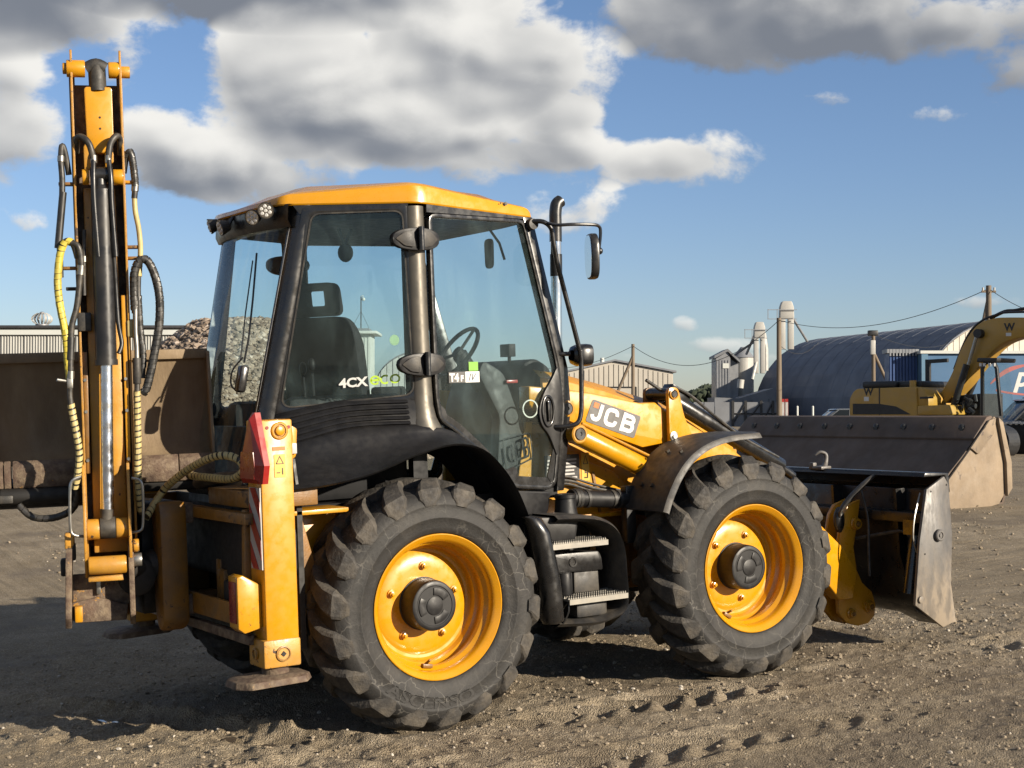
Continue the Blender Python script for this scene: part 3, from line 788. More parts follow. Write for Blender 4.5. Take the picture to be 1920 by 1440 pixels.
# emblem on the near arm: built in the slope of the arm
p00 = Vector((1.323, 1.607)); ux = (Vector((1.681, 1.486)) - p00); L_ = ux.length; ux.normalize(); uz = Vector((1.38, 1.742)) - p00; H_ = uz.length; uz.normalize()
def emb(x, y, h=0.0):
    q = p00 + ux * x + uz * y; return (q.x, -.6805 - h, q.y)
pl = round_poly([(-.005, 0), (L_, 0), (L_ + .003, H_), (0, H_)], .016)
plate = MB().prism(pl, .0, .003, fn=emb).obj('emblem_plate', 'plate_grey', armR)
def letter(polys, x0, w, hgt, y0):
    for P in polys:
        pts = [(x0 + p * w, y0 + q * hgt) for p, q in P]
        yield pts
def band(path, th, x0, y0, w, h):
    """thick stroke letter: list of centreline points in unit box"""
    pts = [Vector((x0 + p[0] * w, y0 + p[1] * h)) for p in path]
    L = []; R = []
    for i, p in enumerate(pts):
        a = pts[max(i - 1, 0)]; c = pts[min(i + 1, len(pts) - 1)]
        t = (c - a).normalized(); n = Vector((-t.y, t.x)); k = 1.0
        if 0 < i < len(pts) - 1:
            t1 = (p - a).normalized(); t2 = (c - p).normalized(); k = 1 / max(.6, math.cos(math.acos(max(-1, min(1, t1.dot(t2)))) / 2))
        L.append(p + n * th / 2 * k); R.append(p - n * th / 2 * k)
    return [tuple(q) for q in L], [tuple(q) for q in R]
def stroke_obj(paths, th, x0, y0, w, h, name, mat, parent, fn, hh=.005):
    b = MB()
    for ip, path in enumerate(paths):
        hq = hh + ip * .0006
        L, R = band(path, th, x0, y0, w, h)
        for i in range(len(L) - 1):
            b.add([fn(*L[i], hq), fn(*R[i], hq), fn(*R[i + 1], hq), fn(*L[i + 1], hq)], [(0, 1, 2, 3)])
    return b.obj(name, mat, parent)
def arcp(cx, cy, rx, ry, a0, a1, n=8): return [(cx + rx * math.cos(rad(a0 + (a1 - a0) * i / n)), cy + ry * math.sin(rad(a0 + (a1 - a0) * i / n))) for i in range(n + 1)]
tk = .0255
stroke_obj([[(.85, 1.06)] + [(.85, .35)] + arcp(.55, .32, .30, .30, 0, -90, 5) + arcp(.42, .32, .30, .30, -90, -170, 5)], tk, L_ * .045, H_ * .20, L_ * .20, H_ * .66, 'emblem_letter', 'white', plate, emb)
stroke_obj([[(.92, .66)] + arcp(.68, .72, .24, .26, 10, 90, 4) + arcp(.40, .70, .34, .28, 90, 180, 4) + arcp(.40, .28, .34, .28, 180, 270, 4) + arcp(.68, .28, .24, .26, 270, 350, 4) + [(.92, .34)]], tk, L_ * .33, H_ * .20, L_ * .235, H_ * .64, 'emblem_letter', 'white', plate, emb)
stroke_obj([[(.14, -.14), (.14, 1.14)], [(.1, .98), (.62, .98)] + arcp(.64, .755, .24, .225, 90, -90, 6) + [(.62, .53), (.1, .53)], [(.1, .53), (.66, .53)] + arcp(.68, .275, .24, .255, 90, -90, 6) + [(.66, .02), (.1, .02)]], tk, L_ * .66, H_ * .20, L_ * .26, H_ * .64, 'emblem_letter', 'white', plate, emb)
MB().prism([(L_ * .05, H_ * .68), (L_ * .15, H_ * .68), (L_ * .15, H_ * .90), (L_ * .05, H_ * .90)], 0, .005, fn=emb).obj('emblem_mark', 'orange', plate)

# data plate and warning sticker on the tower
tf = lambda x, y, h=0.0: (x, -.5455 - h, y)
dp = MB().prism([(1.10, 1.24), (1.355, 1.24), (1.355, 1.405), (1.10, 1.405)], 0, .003, fn=tf).obj('data_plate', 'black', towR)
for i in range(6):
    for j in range(2):
        w_ = random.uniform(.07, .10)
        MB().prism([(1.115 + j * .125, 1.258 + i * .022), (1.115 + j * .125 + w_, 1.258 + i * .022), (1.115 + j * .125 + w_, 1.269 + i * .022), (1.115 + j * .125, 1.269 + i * .022)], 0, .0045, fn=tf).obj('plate_text_line', 'offwhite', dp)
ws = MB().prism(round_poly([(1.372, 1.235), (1.43, 1.235), (1.43, 1.41), (1.372, 1.41)], .006), 0, .003, fn=tf).obj('warning_sticker', 'decal_yellow', towR)
stroke_obj([[(.1, .1), (.9, .1), (.5, .95), (.1, .1)]], .005, 1.38, 1.335, .042, .06, 'warning_triangle', 'black', ws, tf)
stroke_obj([[(.2, .1), (.8, .1), (.8, .6), (.4, .6), (.4, .9)]], .007, 1.38, 1.25, .042, .06, 'warning_figure', 'black', ws, tf)

# ---- air intake, pipes and hoses between door and front wheel
b = MB().lathe([(.075, 0), (.066, .05), (.060, .11), (.066, .115), (.066, .135), (.058, .14), (0, .14)], (1.10, -.76, 1.045), 'z', 24); b.obj('intake_can', 'plastic', BH)
pts = catmull([(1.15, -.74, 1.155), (1.3, -.73, 1.14), (1.55, -.72, 1.12), (1.8, -.68, 1.12)], 6)
pipe = MB().tube(pts, .052, 16).obj('intake_pipe', 'plastic', BH)
for t in (.16, .22, .28, .60, .66):
    i = int(t * (len(pts) - 1)); MB().tube([pts[i] + Vector((-.010, 0, 0)), pts[i] + Vector((.010, 0, 0))], .058, 16).obj('hose_clamp', 'rubber', pipe)
for dz, dy, r in ((0.0, 0.0, .010), (.02, -.012, .010), (.045, .01, .008)):
    MB().tube(catmull([(1.02, -.62 + dy, 1.16 + dz), (1.12, -.60 + dy, 1.225 + dz), (1.25, -.58 + dy, 1.225 + dz), (1.42, -.60 + dy, 1.17 + dz), (1.62, -.62 + dy, 1.14 + dz * .5)], 6), r, 8).obj('hose', 'hose', BH)
MB().bx(-.80, -.30, -.74, -.70, .70, 1.20).bx(-.80, -.42, -.95, -.70, 1.20, 1.225).obj('frame_side_plate', 'yellow', BH, bev=.004)
MB().bx(.9, 1.75, -.50, -.46, .62, 1.03).obj('chassis_side_plate', 'yellow_dirty', BH, bev=.006)
MB().bx(.95, 1.70, -.62, -.50, 1.01, 1.035).obj('side_shelf', 'yellow', BH, bev=.004)

# ---- front mudguards
def mudguard(sg):
    prof = catmull([(1.545, 1.065), (1.565, 1.115), (1.60, 1.185), (1.665, 1.285), (1.76, 1.38), (1.90, 1.455), (2.08, 1.495), (2.32, 1.505)], 4)
    ys = [-.0, .03, .22, .36, .400, .415]
    rows = []
    for i, p in enumerate(prof):
        a = prof[max(i - 1, 0)]; c = prof[min(i + 1, len(prof) - 1)]; t = (c - a).normalized(); n = Vector((-t.y, t.x))
        row = []
        for yy in ys:
            dz = -.003 - (.0 if yy < .37 else (.006 if yy < .405 else .03))
            q = p + n * dz
            row.append((q.x, sg * (.72 + yy), q.y))
        rows.append(row)
    g_ = MB().slab(rows, (.010, 0, -.008)).obj('front_mudguard', 'plastic_dusty', BH, smooth=40)
    for (i, yy) in ((9, .12), (9, .22), (17, .16), (17, .29)):
        p = prof[i]; a = prof[i - 1]; t = (p - a).normalized(); n = Vector((-t.y, t.x))
        c = Vector((p.x, sg * (.72 + yy), p.y)); nn = Vector((n.x, 0, n.y))
        MB().cyl(c, c + nn * .014, .014, n=6).obj('bolt', 'rubber', g_)
    MB().bx(1.55, 1.62, sg * .70, sg * .76, .85, 1.2).obj('mudguard_bracket', 'black', g_, bev=.004)
mudguard(-1); mudguard(1)
# ---- rear frame
rf = MB()
rf.bx(-1.04, -.97, -1.02, 1.02, 1.18, 1.238)
rf.bx(-1.05, -.80, -1.0, 1.0, .655, .70)
rf.bx(-1.06, -1.04, -1.0, 1.0, .66, .772)
for s in (-1, 1):
    rf.prism([(-1.02, .62), (-.70, .55), (-.62, .95), (-.70, 1.25), (-1.0, 1.25)], s * .88, s * .93, 'y')
rf = rf.obj('rear_frame', 'yellow_dirty', BH, bev=.005)
MB().bx(-.98, -.62, -1.0, -.36, 1.255, 1.345).obj('frame_shelf', 'yellow_dirty', rf, bev=.006)
MB().bx(-1.035, -1.0, -1.0, 1.0, .565, .615).obj('lower_rail', 'rusty', rf, bev=.004)
tk_ = MB().prism(round_poly([(-.94, .86), (.15, .86), (.15, 1.172), (-.94, 1.172)], .07), -.94, -.70, 'x').obj('rear_tank', 'dark', BH, bev=.02)
bp = MB(); bp.bx(-.72, -.69, -.95, .95, .50, 1.25); bp.obj('back_plate', 'dark', rf)
MB().prism([(-.50, .70), (-.46, .70), (-.40, .82), (-.40, .90), (-.50, .90)], -.96, -.75, 'x').obj('gusset', 'yellow_dirty', rf, bev=.01)
MB().bx(-1.0, -.90, -.66, -.58, .70, .86).obj('valve_block', 'dark', rf, bev=.015)

# ---- stabiliser legs
def stabiliser(sg):
    y0, y1 = sg * .94, sg * 1.12
    lg = MB().bx(-.985, -.805, min(y0, y1), max(y0, y1), .56, 1.712).obj('stabiliser_leg', 'yellow', BH, bev=.010)
    MB().prism(round_poly([(-.80, 1.50), (-.775, 1.52), (-.765, 1.66), (-.80, 1.68)], .012), y0, y1 - sg * .03, 'y').obj('side_bracket', 'yellow', lg, bev=.004)
    MB().bx(-1.005, -.80, min(y0 - sg * .012, y1 + sg * .008), max(y0 - sg * .012, y1 + sg * .008), .455, .60).obj('collar', 'yellow_worn', lg, bev=.012)
    MB().lathe([(.040, 0), (.040, .008), (.034, .010), (.030, .004), (.0, .004)], (-.90, y1 + sg * .008, .525), 'y', 24, sgn=sg).obj('pin_plate', 'yellow_worn', lg, smooth=30)
    MB().box((-.90, y1 + sg * .013, .525), (.020, .008, .020), Matrix.Rotation(rad(45), 3, 'Y')).obj('pin_socket', 'dark', lg)
    MB().lathe([(.030, 0), (.030, .010), (.022, .012), (.020, .004), (0, .004)], (-1.007, sg * 1.03, .525), 'x', 20, sgn=-1).obj('pin_plate', 'yellow_worn', lg, smooth=30)
    MB().cyl((-.905, sg * 1.03, .40), (-.905, sg * 1.03, .46), .07, n=20).obj('foot_neck', 'rusty', lg)
    pad = [(-.21, -.07), (-.15, -.15), (.15, -.15), (.21, -.07), (.21, .07), (.15, .15), (-.15, .15), (-.21, .07)]
    Rp = Matrix.Rotation(rad(-1.5), 3, 'Y')
    q = MB(); c = Vector((-.945, sg * 1.03, .395))
    lo = [Rp @ Vector((x, y, -.022)) + c for x, y in pad]; up_ = [Rp @ Vector((x * .95, y * .93, .010)) + c for x, y in pad]; hi = [Rp @ Vector((x * .6, y * .6, .022)) + c for x, y in pad]
    q.add(lo + up_ + hi, [tuple(range(7, -1, -1)), tuple(range(16, 24))] + [(i, (i + 1) % 8, 8 + (i + 1) % 8, 8 + i) for i in range(8)] + [(8 + i, 8 + (i + 1) % 8, 16 + (i + 1) % 8, 16 + i) for i in range(8)])
    q.obj('foot_pad', 'rusty', lg, bev=.004, label='scraped muddy steel foot pad')
    # lamp guard on the rear face
    gd = MB().prism([(-.985, .66), (-.985, .875), (-1.085, .935), (-1.115, .925), (-1.115, .665), (-1.08, .638)], sg * .955, sg * 1.075, 'y').obj('lamp_guard', 'yellow', lg, bev=.006)
    MB().bx(-1.121, -1.110, sg * .972, sg * 1.058, .69, .90).obj('tail_lamp', 'red_dark', gd, bev=.004)
    return lg
stR = stabiliser(-1); stabiliser(1)
sf = lambda x, y, h=0.0: (x, -1.1205 - h, y)
MB().lathe([(.046, 0), (.046, .006), (.040, .010), (.034, .010), (.032, .004), (.026, .004), (.024, .014), (.018, .017), (0, .017)], (-.878, -1.12, 1.655), 'y', 30, sgn=-1).obj('top_boss', 'yellow', stR, smooth=30)
for dx in (-.066, .052): MB().lathe([(.009, .0), (.009, .003), (0, .003)], (-.878 + dx, -1.12, 1.672), 'y', 12, sgn=-1).obj('bolt_hole', 'red_dark', stR)
MB().prism([(-.918, 1.555), (-.85, 1.555), (-.85, 1.574), (-.918, 1.574)], 0, .003, fn=sf).obj('red_sticker', 'orange', stR)
w2 = MB().prism(round_poly([(-.912, 1.418), (-.852, 1.418), (-.852, 1.535), (-.912, 1.535)], .004), 0, .003, fn=sf).obj('warning_sticker', 'decal_yellow', stR)
stroke_obj([[(.08, .1), (.92, .1), (.5, .95), (.08, .1)]], .0045, -.905, 1.483, .046, .044, 'warning_triangle', 'black', w2, sf, .0045)
stroke_obj([[(.1, .3), (.5, .3)], [(.8, .05), (.8, .9)]], .005, -.905, 1.43, .046, .04, 'warning_figure', 'black', w2, sf, .0045)
MB().box((-.795, -1.09, 1.56), (.03, .05, .055)).obj('sensor_box', 'offwhite', stR, bev=.004)
# striped board on the rear face
brd = MB().bx(-.992, -.9865, -1.112, -.972, .955, 1.37).obj('hazard_board', 'offwhite', stR)
def clip_strip(z0, z1, slope, ya, yb, za, zb):
    # parallelogram between two slanted lines, clipped to the board
    P = [(ya, z0), (yb, z0 + slope), (yb, z1 + slope), (ya, z1)]
    for lim, sgn_ in ((za, 1), (zb, -1)):
        out = []
        for i in range(len(P)):
            a, c = P[i], P[(i + 1) % len(P)]
            ia = (a[1] - lim) * sgn_ >= 0; ic = (c[1] - lim) * sgn_ >= 0
            if ia: out.append(a)
            if ia != ic:
                t = (lim - a[1]) / (c[1] - a[1]); out.append((a[0] + (c[0] - a[0]) * t, lim))
        P = out
        if len(P) < 3: return None
    return P
for k in range(-3, 6):
    z0 = .80 + k * .195
    P = clip_strip(z0, z0 + .098, -.185, -.974, -1.110, .957, 1.368)
    if P: MB().prism(P, -.9945, -.9925, 'x').obj('red_stripe', 'red', brd)
# tall faceted red reflector
def refl():
    b = MB(); x0 = -.992
    out = [(-1.155, 1.752), (-1.125, 1.752), (-.945, 1.487), (-.965, 1.395), (-1.225, 1.395), (-1.255, 1.487)]
    inn = [(-1.142, 1.72), (-1.132, 1.72), (-1.005, 1.49), (-1.005, 1.42), (-1.185, 1.42), (-1.195, 1.49)]
    n = 6
    v0 = [(x0, y, z) for y, z in out]; v1 = [(x0 - .03, y, z) for y, z in out]; v2 = [(x0 - .055, y, z) for y, z in inn]
    b.add(v0 + v1 + v2, [tuple(range(n)), tuple(range(2 * n, 3 * n))] + [(i, (i + 1) % n, n + (i + 1) % n, n + i) for i in range(n)] + [(n + i, n + (i + 1) % n, 2 * n + (i + 1) % n, 2 * n + i) for i in range(n)])
    r = b.obj('reflector', 'red', BH, smooth=10, label='tall red faceted reflector on the stabiliser leg')
    MB().prism([(-1.005, 1.49), (-1.023, 1.555), (-1.182, 1.555), (-1.195, 1.49), (-1.185, 1.42), (-1.005, 1.42)], x0 - .0585, x0 - .054, 'x').obj('reflector_lens', 'red_dark', r)
    MB().bx(-.9915, -.984, -1.11, -.98, 1.45, 1.52).obj('reflector_bracket', 'black', r)
    for y, z in ((-.985, 1.60), (-1.0, 1.50)): MB().lathe([(.007, 0), (.006, .006), (0, .006)], (x0 - .055, y - .01, z), 'x', 10, sgn=-1).obj('screw', 'dark', r)
refl()

# ---- backhoe: frame with w across, n out of the dipper's face, z up
BO = Vector((-1.5, -.2, 0)); BA = rad(17)
BW = Vector((math.cos(BA), -math.sin(BA), 0)); BN = Vector((-math.sin(BA), -math.cos(BA), 0))
def bh(w, n, z): return BO + BW * w + BN * n + Vector((0, 0, z))
def bhx(q): return bh(q[0], q[1], q[2])       # apply to meshes built as (w,n,z)
C0 = .026                                      # centreline
# kingpost and slew carriage on the rear rails
kp = MB(); kp.prism(round_poly([(-.05, .64), (.42, .64), (.42, 1.25), (-.05, 1.25)], .05), -1.26, -1.08, 'x')
kp = kp.obj('kingpost', 'dark', BH, bev=.02)
MB().prism(round_poly([(-.31, .62), (-.24, .56), (-.19, .60), (-.165, .70), (-.16, 1.26), (-.28, 1.28), (-.305, 1.22)], .03), -1.24, -1.08, 'x').obj('kingpost_column', 'yellow_dirty', kp, bev=.03)
for z in (.70, 1.20): MB().bx(-1.10, -1.035, -.28, .28, z - .05, z + .06).obj('rail_clamp', 'rusty', kp, bev=.01)
b = MB(); b.cyl((-1.40, .03, .72), (-1.40, .03, 1.22), .075, n=20); b.cyl((-1.40, .03, .66), (-1.40, .03, .74), .10, n=20); b.cyl((-1.40, .03, 1.16), (-1.40, .03, 1.24), .10, n=20); b.obj('slew_pin', 'yellow_dirty', kp, bev=.006)
for z, y in ((.93, -.16), (.80, .16)):
    b = MB(); b.cyl((-1.22, y, z), (-1.42, y - .12, z), .055, n=18); b.ball((-1.24, y - .02, z), .085); b.obj('slew_ram', 'dark', kp)
MB().lathe([(.10, 0), (.10, .05), (.08, .06), (0, .06)], (-1.36, -.22, .88), 'y', 24, sgn=-1).obj('slew_boss', 'dark', kp)

# boom behind the dipper
b = MB(); b.prism([(-.08, .82), (-.30, .80), (-.36, 1.1), (-.36, 2.3), (-.27, 3.2), (-.15, 3.66), (-.08, 3.60), (-.13, 3.0), (-.16, 1.4)], -.115 + 0, -.085, fn=lambda p, q, h: bh(h, p, q))
b.prism([(-.08, .82), (-.30, .80), (-.36, 1.1), (-.36, 2.3), (-.27, 3.2), (-.15, 3.66), (-.08, 3.60), (-.13, 3.0), (-.16, 1.4)], .135, .165, fn=lambda p, q, h: bh(h, p, q))
b.prism([(-.20, .9), (-.34, 1.1), (-.34, 2.3), (-.25, 3.2), (-.22, 3.2), (-.20, 2.3)], -.085, .135, fn=lambda p, q, h: bh(h, p, q))
boom = b.obj('boom', 'yellow_dirty', BH, bev=.004)

# dipper
side = [(-.10, 1.02), (.0, .98), (.035, 1.05), (.035, 1.5), (.045, 2.6), (.05, 3.0), (.04, 3.45), (.035, 3.715), (-.02, 3.725), (-.07, 3.60), (-.11, 3.0), (-.11, 1.4)]
dp_ = MB()
dp_.prism(side, -.106, -.094, fn=lambda p, q, h: bh(h, p, q))
dip = dp_.obj('dipper', 'yellow_worn', BH, bev=.002)
MB().prism(side, .148, .160, fn=lambda p, q, h: bh(h, p, q)).obj('side_plate', 'yellow_worn', dip, bev=.002)
MB().prism([(-.094, 1.05), (.148, 1.05), (.148, 3.55), (-.094, 3.55)], -.105, -.092, fn=lambda p, q, h: bh(p, h, q)).obj('back_web', 'rusty', dip)
# inner telescopic box and its pointed nose
MB().prism(round_poly([(-.038, 3.52), (.108, 3.52), (.108, 3.25), (.055, 3.165), (.015, 3.165), (-.032, 3.25)], [.02, .02, .01, .01, .01, .01]), -.06, .028, fn=lambda p, q, h: bh(p, h, q)).obj('telescopic_box', 'yellow', dip, bev=.006)
for z in (3.355, 3.295): MB().cyl(bh(.04, .027, z), bh(.04, .0295, z), .006, n=10).obj('bolt_hole', 'dark', dip)
MB().prism([(.060, 3.165), (.105, 3.24), (.105, 3.12), (.060, 3.09)], -.04, .0, fn=lambda p, q, h: bh(p, h, q)).obj('gusset', 'yellow', dip, bev=.003)
MB().prism([(-.03, 3.24), (.0, 3.16), (.0, 3.08), (-.05, 3.08), (-.05, 3.2)], -.04, .0, fn=lambda p, q, h: bh(p, h, q)).obj('gusset', 'yellow_worn', dip, bev=.003)
# lower box of the dipper on either side of the ram rod
MB().prism([(-.066, 1.02), (.115, 1.02), (.112, 1.55), (.108, 2.98), (-.06, 2.98)], -.09, -.005, fn=lambda p, q, h: bh(p, h, q)).obj('dipper_box', 'yellow_worn', dip, bev=.008)
MB().prism([(.045, 1.42), (.086, 1.46), (.102, 1.60), (.108, 1.8), (.108, 2.35), (.045, 2.35)], -.004, .022, fn=lambda p, q, h: bh(p, h, q)).obj('wear_strip', 'yellow_worn', dip, bev=.006)
for z in (1.78, 1.52, 1.95): 
    for w in (-.083, .128): MB().cyl(bh(w, .03, z), bh(w, .043, z), .009, n=8).obj('bolt', 'steel', dip)
MB().prism([(.118, 1.50), (.140, 1.50), (.146, 2.40), (.118, 2.40)], -.06, .030, fn=lambda p, q, h: bh(p, h, q)).obj('slide_rail', 'yellow', dip, bev=.003)
MB().prism([(-.092, 1.45), (-.070, 1.45), (-.068, 2.10), (-.092, 2.10)], -.06, .030, fn=lambda p, q, h: bh(p, h, q)).obj('slide_rail', 'yellow_dirty', dip, bev=.003)
# head of the dipper
hd = MB(); hd.cyl(bh(-.125, 0, 3.62), bh(-.028, 0, 3.62), .046, n=24); hd.cyl(bh(-.145, 0, 3.62), bh(-.12, 0, 3.62), .03, n=18); hd.obj('head_boss', 'yellow', dip, bev=.005)
hd = MB(); hd.cyl(bh(.092, 0, 3.615), bh(.150, 0, 3.615), .044, n=24); hd.obj('head_boss', 'yellow', dip, bev=.005)
hd = MB(); hd.cyl(bh(.155, 0, 3.605), bh(.205, 0, 3.605), .032, n=20); hd.obj('head_pin', 'yellow_worn', dip, bev=.004)
MB().tube(catmull([bh(-.02, .0, 3.62), bh(.03, .01, 3.64), bh(.075, .005, 3.62)], 4), .036, 14).obj('head_sleeve', 'rubber', dip)
MB().tube([bh(.032, .0, 3.64), bh(.035, .0, 3.50)], .046, 16).obj('head_hose_boot', 'rubber', dip)
# hanging brackets on the outside
for (w0, w1, z, mt) in ((-.185, -.10, 3.0, 'yellow_dirty'), (.15, .21, 3.01, 'yellow'), (.155, .225, 2.66, 'yellow_dirty'), (.155, .225, 2.60, 'yellow_dirty'), (-.18, -.10, 2.55, 'yellow_dirty'), (-.165, -.10, 2.44, 'dark')):
    b = MB(); b.box((0, 0, 0), (1, 1, 1)); b.v = [tuple(bh(w0 + (q[0] + .5) * (w1 - w0), .0 + q[1] * .06, z + q[2] * .016)) for q in b.v]; b.obj('hose_bracket', mt, dip, bev=.003)
b = MB(); b.box((0, 0, 0), (1, 1, 1)); b.v = [tuple(bh(.172 + q[0] * .058, .02 + q[1] * .05, 2.22 + q[2] * .10)) for q in b.v]; b.obj('pale_block', 'wrap_cream', dip, bev=.012)
b = MB(); b.box((0, 0, 0), (1, 1, 1)); b.v = [tuple(bh(-.075 + q[0] * .07, .03 + q[1] * .05, 2.26 + q[2] * .10)) for q in b.v]; b.obj('dark_block', 'rubber', dip, bev=.006)
# ram along the face of the dipper
rm = MB(); rm.cyl(bh(C0 + .004, .085, 2.045), bh(C0 + .008, .085, 2.96), .0555, n=32); rm.cyl(bh(C0 + .004, .085, 2.025), bh(C0 + .004, .085, 2.055), .0605, n=32); rm.cyl(bh(C0 + .008, .085, 2.95), bh(C0 + .008, .085, 2.985), .050, .03, n=28)
ram = rm.obj('bucket_ram', 'ram_black', BH, smooth=30)
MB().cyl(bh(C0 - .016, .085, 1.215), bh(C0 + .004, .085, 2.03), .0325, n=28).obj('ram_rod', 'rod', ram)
MB().cyl(bh(C0 - .022, .085, 1.20), bh(C0 - .020, .085, 1.26), .037, n=20).obj('rod_collar', 'rubber', ram)
q = MB(); q.cyl(bh(-.032, .085, 1.16), bh(.048, .085, 1.16), .058, n=24); q.obj('rod_eye', 'rubber', ram, bev=.004)
q = MB(); q.cyl(bh(-.02, .07, 3.04), bh(.08, .07, 3.04), .045, n=22); q.cyl(bh(.03, .07, 3.04), bh(.03, .085, 2.96), .035, n=16); q.obj('barrel_eye', 'black', ram)
for w0, w1 in ((-.062, -.026), (.098, .150)): MB().cyl(bh(w0, .06, 3.03), bh(w1, .06, 3.03), .042, n=22).obj('eye_boss', 'yellow', ram, bev=.004)
for w, pw in ((-.0, -.004), (.075, .085)):
    MB().tube(catmull([bh(w, .10, 3.13), bh(pw, .125, 3.02), bh(pw + .0, .128, 2.88), bh(pw + .012, .125, 2.6)], 5), .014, 10).obj('ram_pipe', 'black', ram)
    MB().cyl(bh(w, .10, 3.10), bh(w, .10, 3.14), .018, n=12).obj('pipe_union', 'steel', ram)
MB().tube(catmull([bh(.085, .125, 2.7), bh(.092, .10, 2.45), bh(.098, .10, 2.25), bh(.112, .10, 2.14), bh(.095, .11, 2.085)], 5), .012, 10).obj('ram_pipe', 'black', ram)
for P in ([(-.088, .0, 3.17), (-.082, .05, 3.235), (-.055, .085, 3.24), (-.02, .10, 3.20), (.0, .10, 3.12)], [(.142, .0, 3.16), (.138, .05, 3.235), (.118, .085, 3.245), (.088, .10, 3.20), (.076, .10, 3.12)]):
    MB().tube(catmull([bh(*p) for p in P], 6), .0175, 12).obj('ram_hose', 'hose', ram)
# tipping links
lk = [(.0, .92), (.10, .90), (.165, 1.02), (.165, 1.20), (.13, 1.30), (.06, 1.50), (.03, 1.50), (.0, 1.2)]
for w in (-.108, .122):
    b = MB().prism(lk, w - .008, w + .008, fn=lambda p, q, h: bh(h, p, q)).obj('tipping_link', 'yellow_worn', BH, bev=.003)
for w0, w1 in ((-.100, -.034), (.050, .114)): MB().cyl(bh(w0, .085, 1.155), bh(w1, .085, 1.155), .055, n=24).obj('link_boss', 'yellow_worn', BH, bev=.005)
for s, P in ((-1, [(-.12, .12, 1.44), (-.165, .13, 1.42), (-.178, .135, 1.36), (-.182, .135, 1.18), (-.165, .135, 1.135), (-.11, .12, 1.125)]), (1, [(.14, .12, 1.42), (.182, .13, 1.405), (.195, .135, 1.35), (.190, .135, 1.18), (.175, .135, 1.14), (.13, .12, 1.13)])):
    MB().tube(catmull([bh(*p) for p in P], 4), .008, 8).obj('wire_guard', 'steel', BH)
# quick hitch
hs = [(-.16, .66), (.10, .64), (.17, .70), (.17, .98), (.11, 1.06), (-.04, 1.08), (-.16, .95)]
hit = MB().prism(hs, -.212, -.180, fn=lambda p, q, h: bh(h - .10 * (1.0 - q) * .35, p, q)).obj('quick_hitch', 'rusty', BH, bev=.004)
MB().prism(hs, .108, .136, fn=lambda p, q, h: bh(h, p, q)).obj('hitch_cheek', 'rusty', hit, bev=.004)
MB().prism([(-.215, .69), (-.16, .66), (.09, .66), (.10, .74), (-.05, .79), (-.19, .77)], -.12, .06, fn=lambda p, q, h: bh(p, h, q)).obj('hook_bar', 'rusty', hit, bev=.008)
MB().prism([(-.185, .73), (.108, .74), (.108, .915), (-.18, .915)], .0, .03, fn=lambda p, q, h: bh(p, h, q)).obj('hitch_plate', 'rusty', hit, bev=.004)
MB().cyl(bh(-.098, .14, .968), bh(.098, .14, .968), .048, n=28).obj('hitch_drum', 'yellow_worn', hit, bev=.008)
MB().prism([(-.10, .885), (.08, .885), (.075, .915), (-.10, .91)], .10, .16, fn=lambda p, q, h: bh(p, h, q)).obj('drum_lip', 'yellow_worn', hit, bev=.003)
MB().cyl(bh(.135, .12, .985), bh(.178, .12, .985), .036, n=22).obj('hitch_pin', 'steel', hit, bev=.004)
MB().cyl(bh(.136, .12, 1.06), bh(.165, .12, 1.06), .036, n=22).obj('link_pin', 'yellow_worn', hit, bev=.004)
b = MB(); b.box((0, 0, 0), (1, 1, 1)); b.v = [tuple(bh(-.05 + q[0] * .022, .04 + q[1] * .03, .85 + q[2] * .09)) for q in b.v]; b.obj('safety_bolt', 'steel', hit, bev=.003)
b = MB(); b.box((0, 0, 0), (1, 1, 1)); b.v = [tuple(bh(-.155 + q[0] * .04, .10 + q[1] * .06, .715 + q[2] * .085)) for q in b.v]; b.obj('wear_block', 'yellow', hit, bev=.005)
for w, z, mt in ((-.185, 1.04, 'dark'), (-.215, .96, 'dark'), (-.19, 1.10, 'yellow_worn')):
    b = MB(); b.box((0, 0, 0), (1, 1, 1)); b.v = [tuple(bh(w + q[0] * .05, .04 + q[1] * .10, z + q[2] * .09)) for q in b.v]; b.obj('hitch_lug', mt, hit, bev=.01)

# tilting ditch bucket curled in behind the dipper
def bucket_rows(w0, w1):
    prof = [(-.26, 1.50), (-.36, 1.49), (-.47, 1.52), (-.545, 1.60), (-.575, 1.72), (-.575, 1.86), (-.555, 1.98), (-.52, 2.105)]
    prof = [tuple(q) for q in catmull([(a, b_, 0) for a, b_ in prof], 3)]
    return [[tuple(bh(w, p[0], p[1])) for w in np.linspace(w0, w1, 5)] for p in prof], prof
rows, prof = bucket_rows(-.66, .60)
MAT['bucket_mud'] = surf('dusty_bucket_steel', (0.235, 0.165, 0.095), 0.75, var=0.22, vscale=3, dust=0.45, dustcol=(0.36, 0.27, 0.16), dscale=8, bump=0.25, bscale=70, stretch=(1, 1, .4))
bk = MB().slab(rows, tuple(BN * -.014)).obj('ditch_bucket', 'bucket_mud', BH, smooth=50)
sp = [(p[0], p[1]) for p in prof] + [(-.47, 2.10), (-.40, 1.95), (-.32, 1.70), (-.27, 1.58)]
for w in (-.66, .60): MB().prism(sp, w - .009, w + .009, fn=lambda p, q, h: bh(h, p, q)).obj('bucket_cheek', 'bucket_mud', bk, bev=.004)
MB().prism([(-.575, 2.06), (-.50, 2.06), (-.50, 2.118), (-.565, 2.118)], -.66, .60, fn=lambda p, q, h: bh(h, p, q)).obj('bucket_rim', 'bucket_mud', bk, bev=.008)
